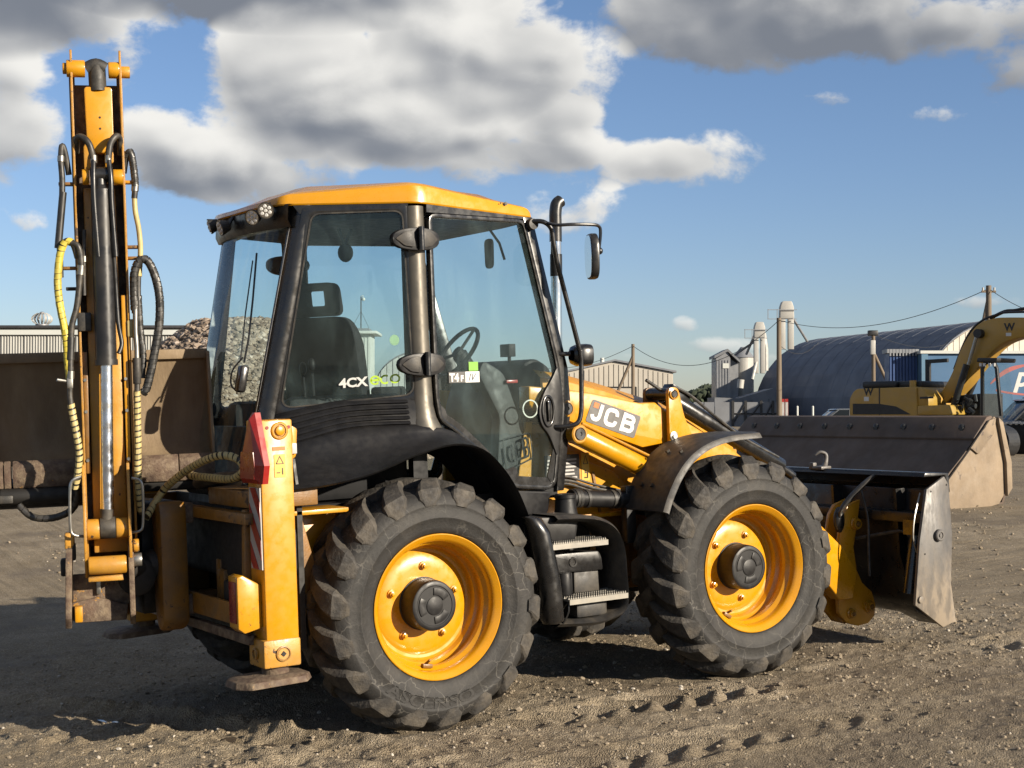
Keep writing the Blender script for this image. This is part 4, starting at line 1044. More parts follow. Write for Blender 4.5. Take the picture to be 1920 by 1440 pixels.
for (w0, w1) in ((-.68, -.53), (-.525, -.49), (-.48, .17), (.175, .40), (.405, .60)):
    MB().prism([(-.235, 1.525), (-.20, 1.50), (-.19, 1.455), (-.21, 1.375), (-.30, 1.375), (-.32, 1.49)], w0, w1, fn=lambda p, q, h: bh(h, p, q)).obj('cutting_edge', 'rusty', bk, bev=.005)
b = MB(); b.prism([(-.24, 1.27), (-.22, 1.37), (-.45, 1.42), (-.50, 1.30), (-.42, 1.25)], -.66, .18, fn=lambda p, q, h: bh(h, p, q)); b.prism([(-.24, 1.32), (-.22, 1.37), (-.45, 1.42), (-.45, 1.33)], .18, .62, fn=lambda p, q, h: bh(h, p, q)); b.cyl(bh(-.55, -.22, 1.33), bh(-.10, -.22, 1.33), .045, n=18)
b.obj('tilt_frame', 'dark', bk, bev=.01)
b = MB(); b.box((0, 0, 0), (1, 1, 1)); b.v = [tuple(bh(-.53 + q[0] * .10, -.19 + q[1] * .06, 1.32 + q[2] * .045)) for q in b.v]; b.obj('tilt_valve', 'rubber', bk, bev=.008)

# hoses with spiral wraps
def spiral(pts, r, pitch, cover, mat, parent, t0=0.0, t1=1.0):
    P = catmull(pts, 10); L = [0]
    for i in range(1, len(P)): L.append(L[-1] + (P[i] - P[i - 1]).length)
    tot = L[-1]
    def at(s):
        s = max(0, min(tot, s))
        for i in range(1, len(P)):
            if L[i] >= s: break
        k = (s - L[i - 1]) / max(1e-6, L[i] - L[i - 1]); return P[i - 1].lerp(P[i], k)
    b = MB(); s = t0 * tot
    while s < t1 * tot:
        e = s + pitch * cover * random.uniform(.9, 1.08)
        A = [at(s + (e - s) * k / 2) for k in range(3)]
        t = (A[2] - A[0]).normalized(); sk = t.orthogonal().normalized() * r * .35
        n = 10; u = t.orthogonal().normalized(); w = t.cross(u); vs = []
        for j, c in enumerate(A):
            for k in range(n):
                a = 2 * math.pi * k / n; d = (u * math.cos(a) + w * math.sin(a)); vs.append(c + d * r * random.uniform(.97, 1.04) + t * (math.cos(a) * r * .35))
        fs = [(j * n + k, j * n + (k + 1) % n, (j + 1) * n + (k + 1) % n, (j + 1) * n + k) for j in range(2) for k in range(n)]
        b.add(vs, fs); s += pitch
    return b.obj('spiral_wrap', mat, parent)
def hose(pts, r=.014, mat='hose', wraps=(), fit=(), name='hydraulic_hose'):
    P = [bh(*p) if len(p) == 3 else Vector(p[:3]) for p in pts]
    h = MB().tube(catmull(P, 8), r, 10).obj(name, mat, BH)
    for (m_, t0, t1, pitch, cov) in wraps: spiral(P, r * 1.28, pitch, cov, m_, h, t0, t1)
    C = catmull(P, 8)
    for (t, ln, rr, m_) in fit:
        i = min(len(C) - 2, max(0, int(t * (len(C) - 1)))); d = (C[i + 1] - C[i]).normalized()
        MB().cyl(C[i] - d * ln / 2, C[i] + d * ln / 2, rr, n=12).obj('hose_fitting', m_, h)
    return h
# left side
hose([(-.13, .0, 3.05), (-.145, .02, 3.16), (-.160, .03, 3.20), (-.168, .03, 3.12), (-.165, .03, 3.02), (-.172, .03, 2.88), (-.188, .03, 2.72), (-.19, .03, 2.5)], .016, fit=((.42, .03, .019, 'steel'), (.80, .3, .0195, 'wrap_black')))
hose([(-.10, .05, 2.60), (-.120, .06, 2.67), (-.155, .06, 2.69), (-.188, .06, 2.62), (-.205, .06, 2.48), (-.198, .06, 2.35), (-.175, .06, 2.20), (-.168, .06, 2.06), (-.160, .06, 1.95)], .016, wraps=(('wrap_yellow', .10, .98, .030, .92),))
hose([(-.13, .06, 2.68), (-.095, .07, 2.66), (-.082, .07, 2.58), (-.092, .07, 2.48), (-.112, .07, 2.34), (-.140, .07, 2.24), (-.150, .07, 2.12), (-.156, .07, 2.0)], .0165, fit=((.36, .05, .0205, 'steel'), (.86, .12, .0205, 'wrap_black')))
hose([(-.06, .05, 2.75), (-.065, .06, 2.62), (-.07, .06, 2.52), (-.072, .06, 2.40)], .012, fit=((.45, .03, .016, 'steel'),))
hose([(-.152, .07, 2.02), (-.158, .07, 1.93), (-.162, .07, 1.86), (-.150, .08, 1.76), (-.135, .09, 1.66), (-.125, .09, 1.56), (-.135, .08, 1.46), (-.15, .06, 1.38)], .015, wraps=(('wrap_cream', .30, 1.0, .031, .72),), fit=((.08, .04, .019, 'steel'), (.20, .05, .011, 'steel')))
b = MB(); b.box((0, 0, 0), (1, 1, 1)); b.v = [tuple(bh(-.160 + q[0] * .030, .07 + q[1] * .03, 1.935 + q[2] * .055)) for q in b.v]; tv = b.obj('tap_block', 'steel', BH, bev=.003)
MB().cyl(bh(-.175, .07, 1.945), bh(-.225, .09, 1.955), .008, n=8).obj('tap_handle', 'steel', tv)
hose([(-.14, .02, 1.38), (-.15, -.02, 1.30), (-.19, -.06, 1.245), (-.28, -.08, 1.215), (-.38, -.10, 1.225), (-.45, -.12, 1.29)], .015, wraps=(('wrap_black', .1, 1.0, .033, .85),))
# right side
hose([(.155, .0, 3.06), (.172, .02, 3.15), (.192, .03, 3.17), (.205, .03, 3.10), (.212, .03, 3.0), (.205, .03, 2.92)], .016, wraps=(('wrap_black', .25, .8, .022, .85),), fit=((.85, .035, .020, 'steel'),))
MB().tube(catmull([bh(.207, .03, 2.98), bh(.207, .03, 2.86), bh(.222, .03, 2.76), bh(.228, .03, 2.66), bh(.222, .03, 2.55)], 5), .014, 10).obj('steel_pipe', 'wrap_cream', BH)
hose([(.188, .05, 2.30), (.186, .05, 2.42), (.192, .06, 2.52), (.222, .06, 2.585), (.262, .06, 2.58), (.298, .06, 2.50), (.318, .06, 2.38), (.312, .06, 2.24), (.285, .06, 2.10), (.258, .06, 1.98), (.232, .06, 1.89), (.212, .05, 1.87)], .018, wraps=(('wrap_black', .02, .99, .026, .85),))
hose([(.215, .02, 2.54), (.208, .03, 2.40), (.212, .03, 2.22), (.222, .03, 2.08), (.215, .03, 1.95)], .015, wraps=(('wrap_black', .25, .9, .026, .85),), fit=((.06, .06, .019, 'wrap_cream'),))
MB().tube(catmull([bh(.190, .06, 2.32), bh(.187, .06, 2.20), bh(.190, .06, 2.10), bh(.186, .06, 1.90)], 5), [.014] * 16, 10).obj('steel_pipe', 'steel', BH)
MB().cyl(bh(.188, .06, 2.06), bh(.186, .06, 1.92), .0225, n=14).obj('pipe_coupling', 'rubber', BH, bev=.003)
hose([(.186, .06, 1.92), (.182, .06, 1.80), (.179, .06, 1.62), (.174, .06, 1.45), (.178, .05, 1.30), (.185, .02, 1.22)], .0155, wraps=(('wrap_cream', .05, .95, .031, .76),))
hz = [(-1.27, -.30, 1.225), (-1.20, -.28, 1.29), (-1.13, -.12, 1.36), (-1.11, -.55, 1.485), (-1.06, -.78, 1.53), (-1.02, -.90, 1.52), (-1.0, -.97, 1.47), (-.99, -.88, 1.41), (-1.0, -.62, 1.385), (-1.02, -.30, 1.40)]
hz = [(-1.30, -.27, 1.20), (-1.21, -.20, 1.29), (-1.16, -.26, 1.37), (-1.12, -.50, 1.465), (-1.08, -.74, 1.525), (-1.03, -.84, 1.525), (-1.0, -.90, 1.495), (-.99, -.90, 1.45), (-1.0, -.76, 1.405), (-1.03, -.46, 1.405), (-1.06, -.28, 1.41)]
P_ = [Vector(q) for q in hz]
hh = MB().tube(catmull(P_, 8), .0165, 10).obj('hydraulic_hose', 'hose', BH)
spiral(P_, .021, .034, .78, 'wrap_cream', hh, .0, .98)
MB().tube(catmull([(-1.0, -.25, 1.36), (-.96, -.5, 1.40), (-.94, -.75, 1.42), (-.93, -.88, 1.46)], 6), .030, 12).obj('hydraulic_hose', 'rubber', BH)
# ---- cab: side planes
def Q(sg):      # rear quarter plane, outward normal (-.470,-.883)
    return lambda x, z, h=0.0: (x - .470 * h, sg * (.85 - (.08 - x) * .532 + .883 * h), z)
def D(sg):      # door plane
    return lambda x, z, h=0.0: (x + .161 * h, sg * (.85 - (x - .17) * .163 + .987 * h), z)
def quad_round(P, r, n=5): return round_poly(P, r, n)
cab = MB()
# floor and lower tub
cab.prism([(-.62, .47), (.10, .78), (1.05, .68), (1.10, -.68), (.10, -.78), (-.62, -.47)], 1.16, 1.22, 'z')
cab.prism([(-.66, 1.22), (-.60, 1.45), (-.62, 1.66), (-.70, 1.66), (-.78, 1.22)], -.50, .50, 'y')
cab = cab.obj('cab_tub', 'interior', BH)
def cab_side(sg):
    q, d = Q(sg), D(sg)
    # quarter frame and window
    o_ = quad_round([(-.455, 2.868), (.055, 2.868), (.085, 1.765), (-.665, 1.700)], [.02, .02, .02, .02])
    i_ = quad_round([(-.408, 2.828), (.030, 2.832), (.058, 1.814), (-.590, 1.762)], [.05, .05, .06, .07])
    fr = MB().ring(o_, i_, -.035, .004, fn=q).obj('quarter_frame', 'black_satin', BH, bev=.003)
    gl = MB().prism(quad_round([(-.413, 2.834), (.035, 2.838), (.063, 1.808), (-.597, 1.756)], [.05, .05, .06, .07]), -.004, .000, fn=q).obj('quarter_window', 'glass', BH)
    # window gasket proud of the frame
    MB().ring(quad_round([(-.413, 2.834), (.035, 2.838), (.063, 1.808), (-.597, 1.756)], [.05, .05, .06, .07]), quad_round([(-.406, 2.826), (.028, 2.830), (.056, 1.816), (-.588, 1.764)], [.045, .045, .055, .065]), .004, .009, fn=q).obj('window_gasket', 'rubber', gl)
    # rear corner pillar
    pil = MB()
    for a, b_ in (((-.466, .590, 2.87), (-.700, .455, 1.66)),):
        pass
    rows = []
    for z in np.linspace(1.58, 2.88, 6):
        xr = -.476 + (z - 2.77) * .211; yr = .548 + (z - 2.77) * .05
        rows.append([(xr + .055, sg * (yr + .022), z), (xr + .028, sg * (yr + .026), z), (xr - .004, sg * (yr + .004), z), (xr - .030, sg * (yr - .036), z), (xr - .034, sg * (yr - .060), z), (xr + .02, sg * (yr - .06), z), (xr + .055, sg * (yr + .022), z)])
    pil.grid(rows)
    pl_ = pil.obj('rear_pillar', 'black_satin', BH, smooth=60)
    # header rail above the windows
    MB().prism([(-.47, 2.832), (.06, 2.836), (.06, 2.874), (-.50, 2.878)], -.05, .002, fn=q).obj('header_rail', 'black', BH)
    MB().prism([(.17, 2.828), (.90, 2.822), (.95, 2.832), (.60, 2.850), (.17, 2.872)], -.05, .002, fn=d).obj('header_rail', 'black', BH)
    # round B pillar with moulded foot
    rows = []
    for z, r, xo in ((1.60, .105, .135), (1.63, .095, .128), (1.68, .078, .120), (1.75, .066, .116), (1.9, .062, .114), (2.3, .060, .108), (2.86, .058, .104)):
        rows.append([(xo + r * math.cos(a), sg * (.815 + r * .95 * math.sin(a)), z) for a in np.linspace(-.35, math.pi + .35, 15)])
    bp_ = MB().grid(rows).obj('door_pillar', 'bronze', BH, smooth=60)
    # dark inner post so the pillar is closed from inside
    MB().bx(.06, .15, sg * .74, sg * .80, 1.2, 2.86).obj('inner_post', 'interior', bp_)
    # eye shaped hinges
    for (z, xo) in ((2.672, .080), (1.978, .094)):
        eye = []
        for t in np.linspace(0, math.pi, 13): eye.append((-.150 * math.cos(t), .062 * math.sin(t) ** .75))
        for t in np.linspace(0, math.pi, 13)[1:-1]: eye.append((.150 * math.cos(t), -.066 * math.sin(t) ** .75))
        def hf(x, y, h, xo=xo, z=z):
            bow = .055 - 1.5 * x * x
            return (xo + x, sg * (.865 + h + bow - .03), z + y)
        hg = MB().prism(eye, -.01, .028, fn=hf).obj('door_hinge', 'plastic', BH, bev=.006)
        MB().cyl((xo + .012, sg * (.865 + .060), z - .064), (xo + .012, sg * (.865 + .060), z + .066), .017, n=14).obj('hinge_knuckle', 'black_satin', hg)
        for s2 in (-1, 1):
            pan = [(s2 * .030, .046), (s2 * .030, -.048), (s2 * .085, -.040), (s2 * .135, 0.0), (s2 * .085, .036)]
            MB().prism(round_poly(pan, .01), .026, .032, fn=hf).obj('hinge_panel', 'plastic_dusty', hg, bev=.002)
    # door: black printed border over full glass
    do = round_poly([(.178, 2.822), (.892, 2.818), (1.132, 1.936), (1.150, 1.711), (1.074, 1.25), (1.02, 1.212), (.737, 1.242), (.63, 1.320), (.496, 1.452), (.308, 1.600), (.208, 1.655), (.186, 1.80)], [.05, .05, .1, .1, .05, .05, .05, .08, .08, .08, .05, .05], 3)
    cx_, cz_ = .66, 2.0
    def inset(P, dist):
        out = []; N = len(P)
        for i in range(N):
            a, b_, c = Vector(P[i - 1]), Vector(P[i]), Vector(P[(i + 1) % N])
            t = (c - a).normalized(); n = Vector((t.y, -t.x)) if True else None
            if n.dot(Vector((cx_, cz_)) - b_) < 0: n = -n
            dd = dist(b_) if callable(dist) else dist
            out.append(tuple(b_ + n * dd))
        return out
    di = inset(do, .022)
    door = MB().ring(do, di, -.03, .010, fn=d).obj('door', 'black_satin', BH, bev=.004)
    # broad black border printed inside the lower and front edge
    def bw(p): return .022 + (.10 if p.x > .95 and p.y < 2.05 else 0) * 0 + (.035 if p.y < 1.75 and p.x < .75 else .0) + (.05 if p.y < 1.3 else 0)
    d2 = inset(do, bw)
    MB().ring(inset(do, .020), d2, -.006, .003, fn=d).obj('door_border', 'black_satin', door)
    MB().prism(inset(do, .016), -.004, .0, fn=d).obj('door_window', 'glass', door)
    # handle moulding
    hp = round_poly([(1.115, 1.96), (1.145, 1.72), (1.085, 1.40), (1.06, 1.46), (1.02, 1.545), (.962, 1.60), (.945, 1.69), (.99, 1.79), (1.06, 1.87)], .04, 4)
    hm = MB().prism(hp, -.01, .014, fn=d).obj('handle_moulding', 'plastic', door, bev=.005)
    el_ = [(1.016 + .050 * math.cos(t), 1.682 + .097 * math.sin(t)) for t in np.linspace(0, 2 * math.pi, 28, endpoint=False)]
    el2 = [(1.016 + .038 * math.cos(t), 1.682 + .080 * math.sin(t)) for t in np.linspace(0, 2 * math.pi, 28, endpoint=False)]
    MB().ring(el_, el2, .012, .026, fn=d).obj('handle_ring', 'black_satin', door, bev=.003)
    MB().prism([(a, c) for a, c in el2], .010, .0155, fn=d).obj('handle_cup', 'dark', door)
    MB().prism(round_poly([(1.006, 1.62), (1.026, 1.62), (1.030, 1.745), (1.002, 1.745)], .012), .015, .034, fn=d).obj('door_handle', 'black_satin', door, bev=.006)
    # lower sill box under the door
    MB().prism(round_poly([(.66, 1.235), (1.03, 1.20), (1.0, 1.07), (.80, 1.06), (.72, 1.10)], .025), -.12, .004, fn=d).obj('door_sill', 'plastic', BH, bev=.01)
    # front pillar
    fp = MB().prism([(.880, 2.835), (.955, 2.835), (1.20, 1.936), (1.215, 1.70), (1.135, 1.20), (1.075, 1.20), (1.148, 1.711), (1.130, 1.936)], -.07, .006, fn=d).obj('front_pillar', 'black_satin', BH, bev=.006)
    # hand rail down the front pillar
    hr = catmull([d(.915, 2.805, .03), d(.96, 2.80, .09), d(1.005, 2.76, .11), d(1.02, 2.68, .11), d(1.04, 2.57, .11)], 5) + [Vector(d(1.205, 2.03, .11))] + catmull([d(1.212, 1.98, .11), d(1.205, 1.80, .11), d(1.195, 1.66, .11), d(1.165, 1.60, .10), d(1.10, 1.585, .05), d(1.07, 1.585, .01)], 5)
    MB().tube(hr, .0145, 10).obj('hand_rail', 'black_satin', BH)
    MB().lathe([(.035, 0), (.032, .03), (0, .032)], d(.93, 2.79, .02), 'y', 18, sgn=sg).obj('rail_mount', 'rubber', BH)
    return d, q, door, gl
dR, qR, doorR, qglR = cab_side(-1)
dL, qL, doorL, qglL = cab_side(1)

# louvred panel below the near quarter window and rear wings
def wing(sg):
    up = [(-.640, .58, 1.560), (-.585, .70, 1.584), (-.324, .76, 1.640), (-.06, .825, 1.652), (.086, .865, 1.640), (.255, .865, 1.605), (.419, .872, 1.493), (.566, .880, 1.333), (.671, .882, 1.250), (.735, .885, 1.10), (.785, .885, .93)]
    lip = [(-.785, 1.03, 1.345), (-.767, 1.04, 1.347), (-.564, 1.045, 1.362), (-.312, 1.05, 1.405), (-.051, 1.05, 1.488), (.184, 1.05, 1.534), (.37, 1.05, 1.495), (.505, 1.05, 1.374), (.605, 1.05, 1.218), (.690, 1.04, 1.02), (.745, 1.03, .86)]
    U = catmull(up, 4); L = catmull(lip, 4)
    rows = []
    for a, c in zip(U, L):
        row = []
        for t in (0, .12, .28, .45, .62, .76, .86, .93, .975, 1.0):
            p = a.lerp(c, t); p.y = a.y + .035 * min(1, t / .12) + (c.y - a.y - .035) * t ** 2.1
            p.z += .010 * math.sin(math.pi * min(1, t * 2.2)) if t < .45 else 0
            row.append((p.x, sg * p.y, p.z))
        # return lip tucked under
        row.append((c.x, sg * (c.y - .012), c.z - .012))
        row.append((c.x, sg * (c.y - .30), c.z + .01))
        rows.append(row)
    w = MB().grid(rows).obj('rear_wing', 'plastic', BH, smooth=60)
    # inner arch
    rows = [[(c.x, sg * (c.y - .02), c.z - .012), (c.x, sg * .70, c.z + .03), (c.x, sg * .45, c.z - .05)] for c in L]
    MB().grid(rows).obj('wheel_arch', 'dark', w)
    # end wall of the wing behind the stabiliser
    MB().prism([(.47, 1.30), (1.0, 1.34), (.96, 1.50), (.66, 1.60), (.50, 1.70)], -.74, -.725, fn=lambda p, q, h: (h, sg * p, q)).obj('wing_end', 'plastic', w)
    return w
wingR = wing(-1); wing(1)
# panel behind the louvres follows the curve from rear corner to B pillar
def louvre_panel(sg):
    top = catmull([(-.665, .455, 1.715), (-.551, .545, 1.745), (-.279, .665, 1.795), (.067, .845, 1.800)], 5)
    bot = catmull([(-.640, .60, 1.555), (-.585, .715, 1.580), (-.310, .775, 1.640), (.070, .865, 1.645)], 5)
    rows = [[tuple(Vector((a.x, sg * a.y, a.z)).lerp(Vector((c.x, sg * c.y, c.z)), t)) for t in (0, .25, .5, .75, 1)] for a, c in zip(top, bot)]
    p = MB().slab(rows, (0, -sg * .02, 0)).obj('louvre_panel', 'plastic', BH, smooth=50)
    for k, t in enumerate((.16, .36, .55, .74, .92)):
        line = []
        n = len(top); i0 = 2 if k < 4 else 1
        for a, c in list(zip(top, bot))[i0:n - 1]:
            q = Vector((a.x, sg * a.y, a.z)).lerp(Vector((c.x, sg * c.y, c.z)), t); line.append(q)
        rows = [[(q.x, q.y, q.z + .010), (q.x, q.y + sg * .010, q.z + .006), (q.x, q.y + sg * .020, q.z - .006), (q.x, q.y + sg * .004, q.z - .010)] for q in line]
        MB().grid(rows).obj('louvre', 'plastic', p, smooth=60)
louvre_panel(-1); louvre_panel(1)

# rear window: one bowed pane between the corner pillars
rows = []
for z in np.linspace(1.36, 2.775, 10):
    xr = -.476 + (z - 2.77) * .211 - .028; hw = .505 + (z - 2.77) * .05
    rows.append([(xr - .055 * (1 - t * t) - .025 * (1 - t ** 6), hw * t, z) for t in np.linspace(-1, 1, 17)])
rw = MB().grid(rows).obj('rear_window', 'glass_rear', BH, smooth=80)
# thin bright edges of the bowed pane
for k in (0, -1):
    MB().tube([r[k] for r in rows], .006, 6).obj('pane_edge', 'steel' if k == 0 else 'black', rw)
# rear header and sill
rows = []
for t in np.linspace(-1, 1, 17):
    y = .545 * t; xo = -.505 - .080 * (1 - t * t)
    rows.append([(xo + .06, y, 2.762), (xo - .012, y, 2.762), (xo - .030, y, 2.80), (xo - .025, y, 2.888), (xo + .06, y, 2.888)])
rh = MB().grid(rows).obj('rear_header', 'black', BH, smooth=30)
MB().prism([(-.70, 1.25), (-.80, 1.27), (-.84, 1.34), (-.80, 1.38), (-.72, 1.38)], -.46, .46, 'y').obj('rear_sill', 'black', BH, bev=.01)
# wiper
wp = MB(); wp.tube([(-.600, -.245, 2.64), (-.655, -.30, 2.38), (-.70, -.33, 2.16), (-.735, -.335, 2.02)], .006, 8); wp.tube([(-.615, -.22, 2.60), (-.69, -.27, 2.30), (-.745, -.31, 2.04)], .004, 6)
wpo = wp.obj('wiper', 'black', BH)
MB().box((-.765, -.365, 1.93), (.05, .07, .15), Matrix.Rotation(rad(12), 3, 'Y')).obj('wiper_motor', 'black_satin', wpo, bev=.015)
MB().tube(catmull([(-.74, -.335, 2.05), (-.79, -.30, 1.98), (-.80, -.295, 1.90), (-.775, -.33, 1.86)], 5), .005, 6).obj('wiper_lead', 'black', wpo)

# ---- roof
def zlow(x): return float(np.interp(x, [-.62, -.55, -.25, .11, .6, .97, 1.02], [2.885, 2.885, 2.886, 2.880, 2.858, 2.834, 2.830]))
def zsh(x): return float(np.interp(x, [-.62, -.55, -.35, .11, .5, .80, .97, 1.02], [.035, .062, .095, .112, .112, .095, .050, .03]))
right = [(1.00, -.45), (.967, -.72), (.113, -.868), (-.557, -.511), (-.625, -.30)]
outl = right + [(x, -y) for x, y in reversed(right)]
outl = round_poly(outl, [.1, .05, .06, .04, .1, .1, .04, .06, .05, .1], 5)
N_ = len(outl); Cc = Vector((.15, 0))
loops = []
for inset_, hf_, zadd in ((.10, 0, -.004), (.006, 0, -.004), (0.0, 0, .004), (.004, .55, 0), (.014, .85, 0), (.035, 1.0, 0), (.12, 1.0, .016), (.30, 1.0, .035), (.55, 1.0, .045)):
    lp = []
    for p in outl:
        v_ = Vector(p); d_ = (Cc - v_); q_ = v_ + d_.normalized() * min(inset_, d_.length * .9)
        xx = v_.x if inset_ < .2 else q_.x
        lp.append((q_.x, q_.y, zlow(xx) + zsh(xx) * hf_ + zadd))
    loops.append(lp)
b = MB(); b.grid([lp + [lp[0]] for lp in loops]); n0 = len(b.v); b.add(loops[-1], [tuple(range(N_))]); b.add(loops[0], [tuple(range(N_))])
roof = b.obj('cab_roof', 'yellow_clean', BH, smooth=32)
for x in (.70, .66):
    MB().lathe([(.011 if x > .69 else .005, 0), (.010 if x > .69 else .004, .004), (0, .004)], (x + .05, -.862 + (x - .12) * .17, 2.905), 'y', 12, sgn=-1).obj('roof_bolt', 'rubber', roof)
# dark lining of the roof
MB().prism([(p[0] * .93 + .01, p[1] * .93) for p in outl], 2.80, 2.862, 'z').obj('roof_lining', 'interior', BH)
# four work lamps under the rear edge of the roof
def lamp(c, nd, parent):
    c = Vector(c); nd = Vector(nd).normalized(); u, w, d_ = frame_from(nd)
    l = MB(); l.cyl(c - nd * .05, c, .030, .046, n=24); l.cyl(c, c + nd * .006, .046, n=24)
    lo = l.obj('work_lamp', 'rubber', parent)
    b = MB(); b.cyl(c + nd * .004, c + nd * .007, .0405, n=24); b.obj('lamp_reflector', 'chrome', lo)
    for k in range(7):
        a = 2 * math.pi * k / 6; p = c + nd * .007 + ((u * math.cos(a) + w * math.sin(a)) * .025 if k < 6 else Vector())
        MB().cyl(p, p + nd * .005, .0105, .008, n=10).obj('lamp_cell', 'white', lo)
    MB().cyl(c - nd * .05, c - nd * .05 + Vector((.03, 0, .05)), .01, n=8).obj('lamp_bracket', 'black', lo)
for (y, x, z, nd) in ((-.455, -.625, 2.858, (-.58, -.78, -.24)), (-.375, -.672, 2.826, (-.80, -.55, -.25)), (.06, -.690, 2.812, (-.93, .05, -.30)), (.29, -.665, 2.846, (-.90, .25, -.28))):
    lamp((x, y, z), nd, BH)

# windscreen
rows = [[(.93 + (2.83 - z) * .27 + .06 * (1 - t * t), (.725 - (2.83 - z) * .03) * t, z) for t in np.linspace(-1, 1, 9)] for z in np.linspace(1.5, 2.83, 6)]
MB().grid(rows).obj('windscreen', 'glass', BH, smooth=80)

# ---- cab interior
seat = empty('driver_seat', (-.02, 0, 0), rad(38), parent=BH)
s_ = MB().prism(round_poly([(-.26, 1.72), (.26, 1.72), (.25, 2.14), (.19, 2.28), (-.19, 2.28), (-.25, 2.14)], [.05, .05, .06, .1, .1, .06]), -.02, -.15, fn=lambda p, q, h: (h - (q - 1.7) * .16, p, q)); s_.obj('backrest', 'seat', seat, bev=.03)
hrO = round_poly([(-.145, 2.285), (.145, 2.285), (.135, 2.48), (-.135, 2.48)], .05, 4); hrI = round_poly([(-.055, 2.345), (.055, 2.345), (.055, 2.435), (-.055, 2.435)], .012, 4)
MB().ring(hrO, hrI, -.04, -.12, fn=lambda p, q, h: (h - (q - 1.7) * .16, p, q)).obj('headrest', 'seat', seat, bev=.012)
MB().prism(round_poly([(-.14, -.26), (.36, -.26), (.36, .26), (-.14, .26)], .07), 1.60, 1.74, 'z').obj('seat_cushion', 'seat', seat, bev=.03)
MB().bx(-.10, .25, -.2, .2, 1.22, 1.60).obj('seat_base', 'interior', seat, bev=.03)
for s in (-1, 1): MB().bx(-.12, .24, s * .28, s * .36, 1.80, 1.86).obj('armrest', 'seat', seat, bev=.02)
MB().cyl((-.02, .30, 2.06), (-.04, .30, 2.16), .03, n=12).obj('belt_reel', 'interior_grey', seat)
sw = MB(); c = Vector((.83, 0, 2.06)); nx = Vector((-.80, 0, .60)); u = Vector((0, 1, 0)); w = nx.cross(u)
sw.tube([c + (u * math.cos(a) + w * math.sin(a)) * .185 for a in np.linspace(0, 2 * math.pi, 30, endpoint=False)], .014, 8, closed=True)
for a in (.3, 2.4, 4.5): sw.tube([c - nx * .01, c + (u * math.cos(a) + w * math.sin(a)) * .18], .010, 6)
sw.cyl(c - nx * .03, c + nx * .01, .04, n=16)
sw.obj('steering_wheel', 'interior', BH)
MB().tube([c - nx * .02, (1.02, 0, 1.80), (1.06, 0, 1.30)], .05, 12).obj('steering_column', 'interior', BH)
ds = MB().prism(round_poly([(.92, 1.70), (1.02, 1.96), (1.14, 2.01), (1.26, 1.94), (1.22, 1.22), (1.0, 1.22)], .05), -.42, .36, 'y').obj('dashboard', 'interior', BH, bev=.02)
MB().box((1.08, -.20, 2.06), (.05, .11, .08)).cyl((1.09, -.20, 1.98), (1.09, -.20, 2.05), .012, n=8).obj('display_unit', 'interior', ds, bev=.008)
cs = MB().prism(round_poly([(.72, 1.24), (.98, 1.24), (.92, 1.60), (.80, 1.92), (.66, 2.0), (.62, 1.92), (.76, 1.66)], .04), -.60, -.50, 'y').obj('side_console', 'interior_grey', BH, bev=.015)
MB().prism([(.86, 1.26), (.955, 1.26), (.98, 1.62), (.93, 1.62)], -.615, -.60, 'y').obj('yellow_trim', 'yellow', cs)
MB().bx(.80, .88, -.625, -.60, 1.855, 1.875).obj('red_latch', 'red', cs, bev=.004)
MB().ring([(.90 + .055 * math.cos(t), 1.70 + .055 * math.sin(t)) for t in np.linspace(0, 6.283, 24, endpoint=False)], [(.90 + .047 * math.cos(t), 1.70 + .047 * math.sin(t)) for t in np.linspace(0, 6.283, 24, endpoint=False)], -.72, -.712, 'y').obj('door_ring', 'steel', cs)
for (x, y, z) in ((-.28, -.28, 2.0), (-.30, -.20, 1.98), (.45, -.42, 1.98)):
    lv_ = MB(); lv_.tube([(x, y, 1.5), (x - .02, y, z - .05)], .010, 8); lv_.ball((x - .02, y, z), (.022, .022, .04)); lv_.obj('control_lever', 'interior', BH)
MB().bx(-.55, .2, -.50, -.38, 1.22, 1.82).obj('rear_console', 'interior', BH, bev=.05)
MB().bx(-.55, -.2, .30, .46, 1.22, 1.80).obj('rear_console', 'interior', BH, bev=.05)
iM = MB(); iM.tube([(.82, -.42, 2.82), (.86, -.50, 2.70), (.88, -.52, 2.60)], .008, 8); iM.obj('mirror_stay', 'interior', BH)
MB().prism(round_poly([(-.04, -.09), (.04, -.09), (.045, .09), (-.045, .09)], .035), 0, .02, fn=lambda p, q, h: (.80 + h, -.46 + p, 2.64 + q)).obj('inner_mirror', 'interior', BH, bev=.006)
fan = MB(); fan.ball((-.10, -.36, 2.64), (.045, .045, .055)); fan.tube([(-.10, -.36, 2.68), (-.14, -.36, 2.78), ], .01, 6); fan.tube([(-.10, -.36, 2.68), (-.06, -.36, 2.78)], .01, 6); fan.obj('interior_lamp', 'interior', BH)

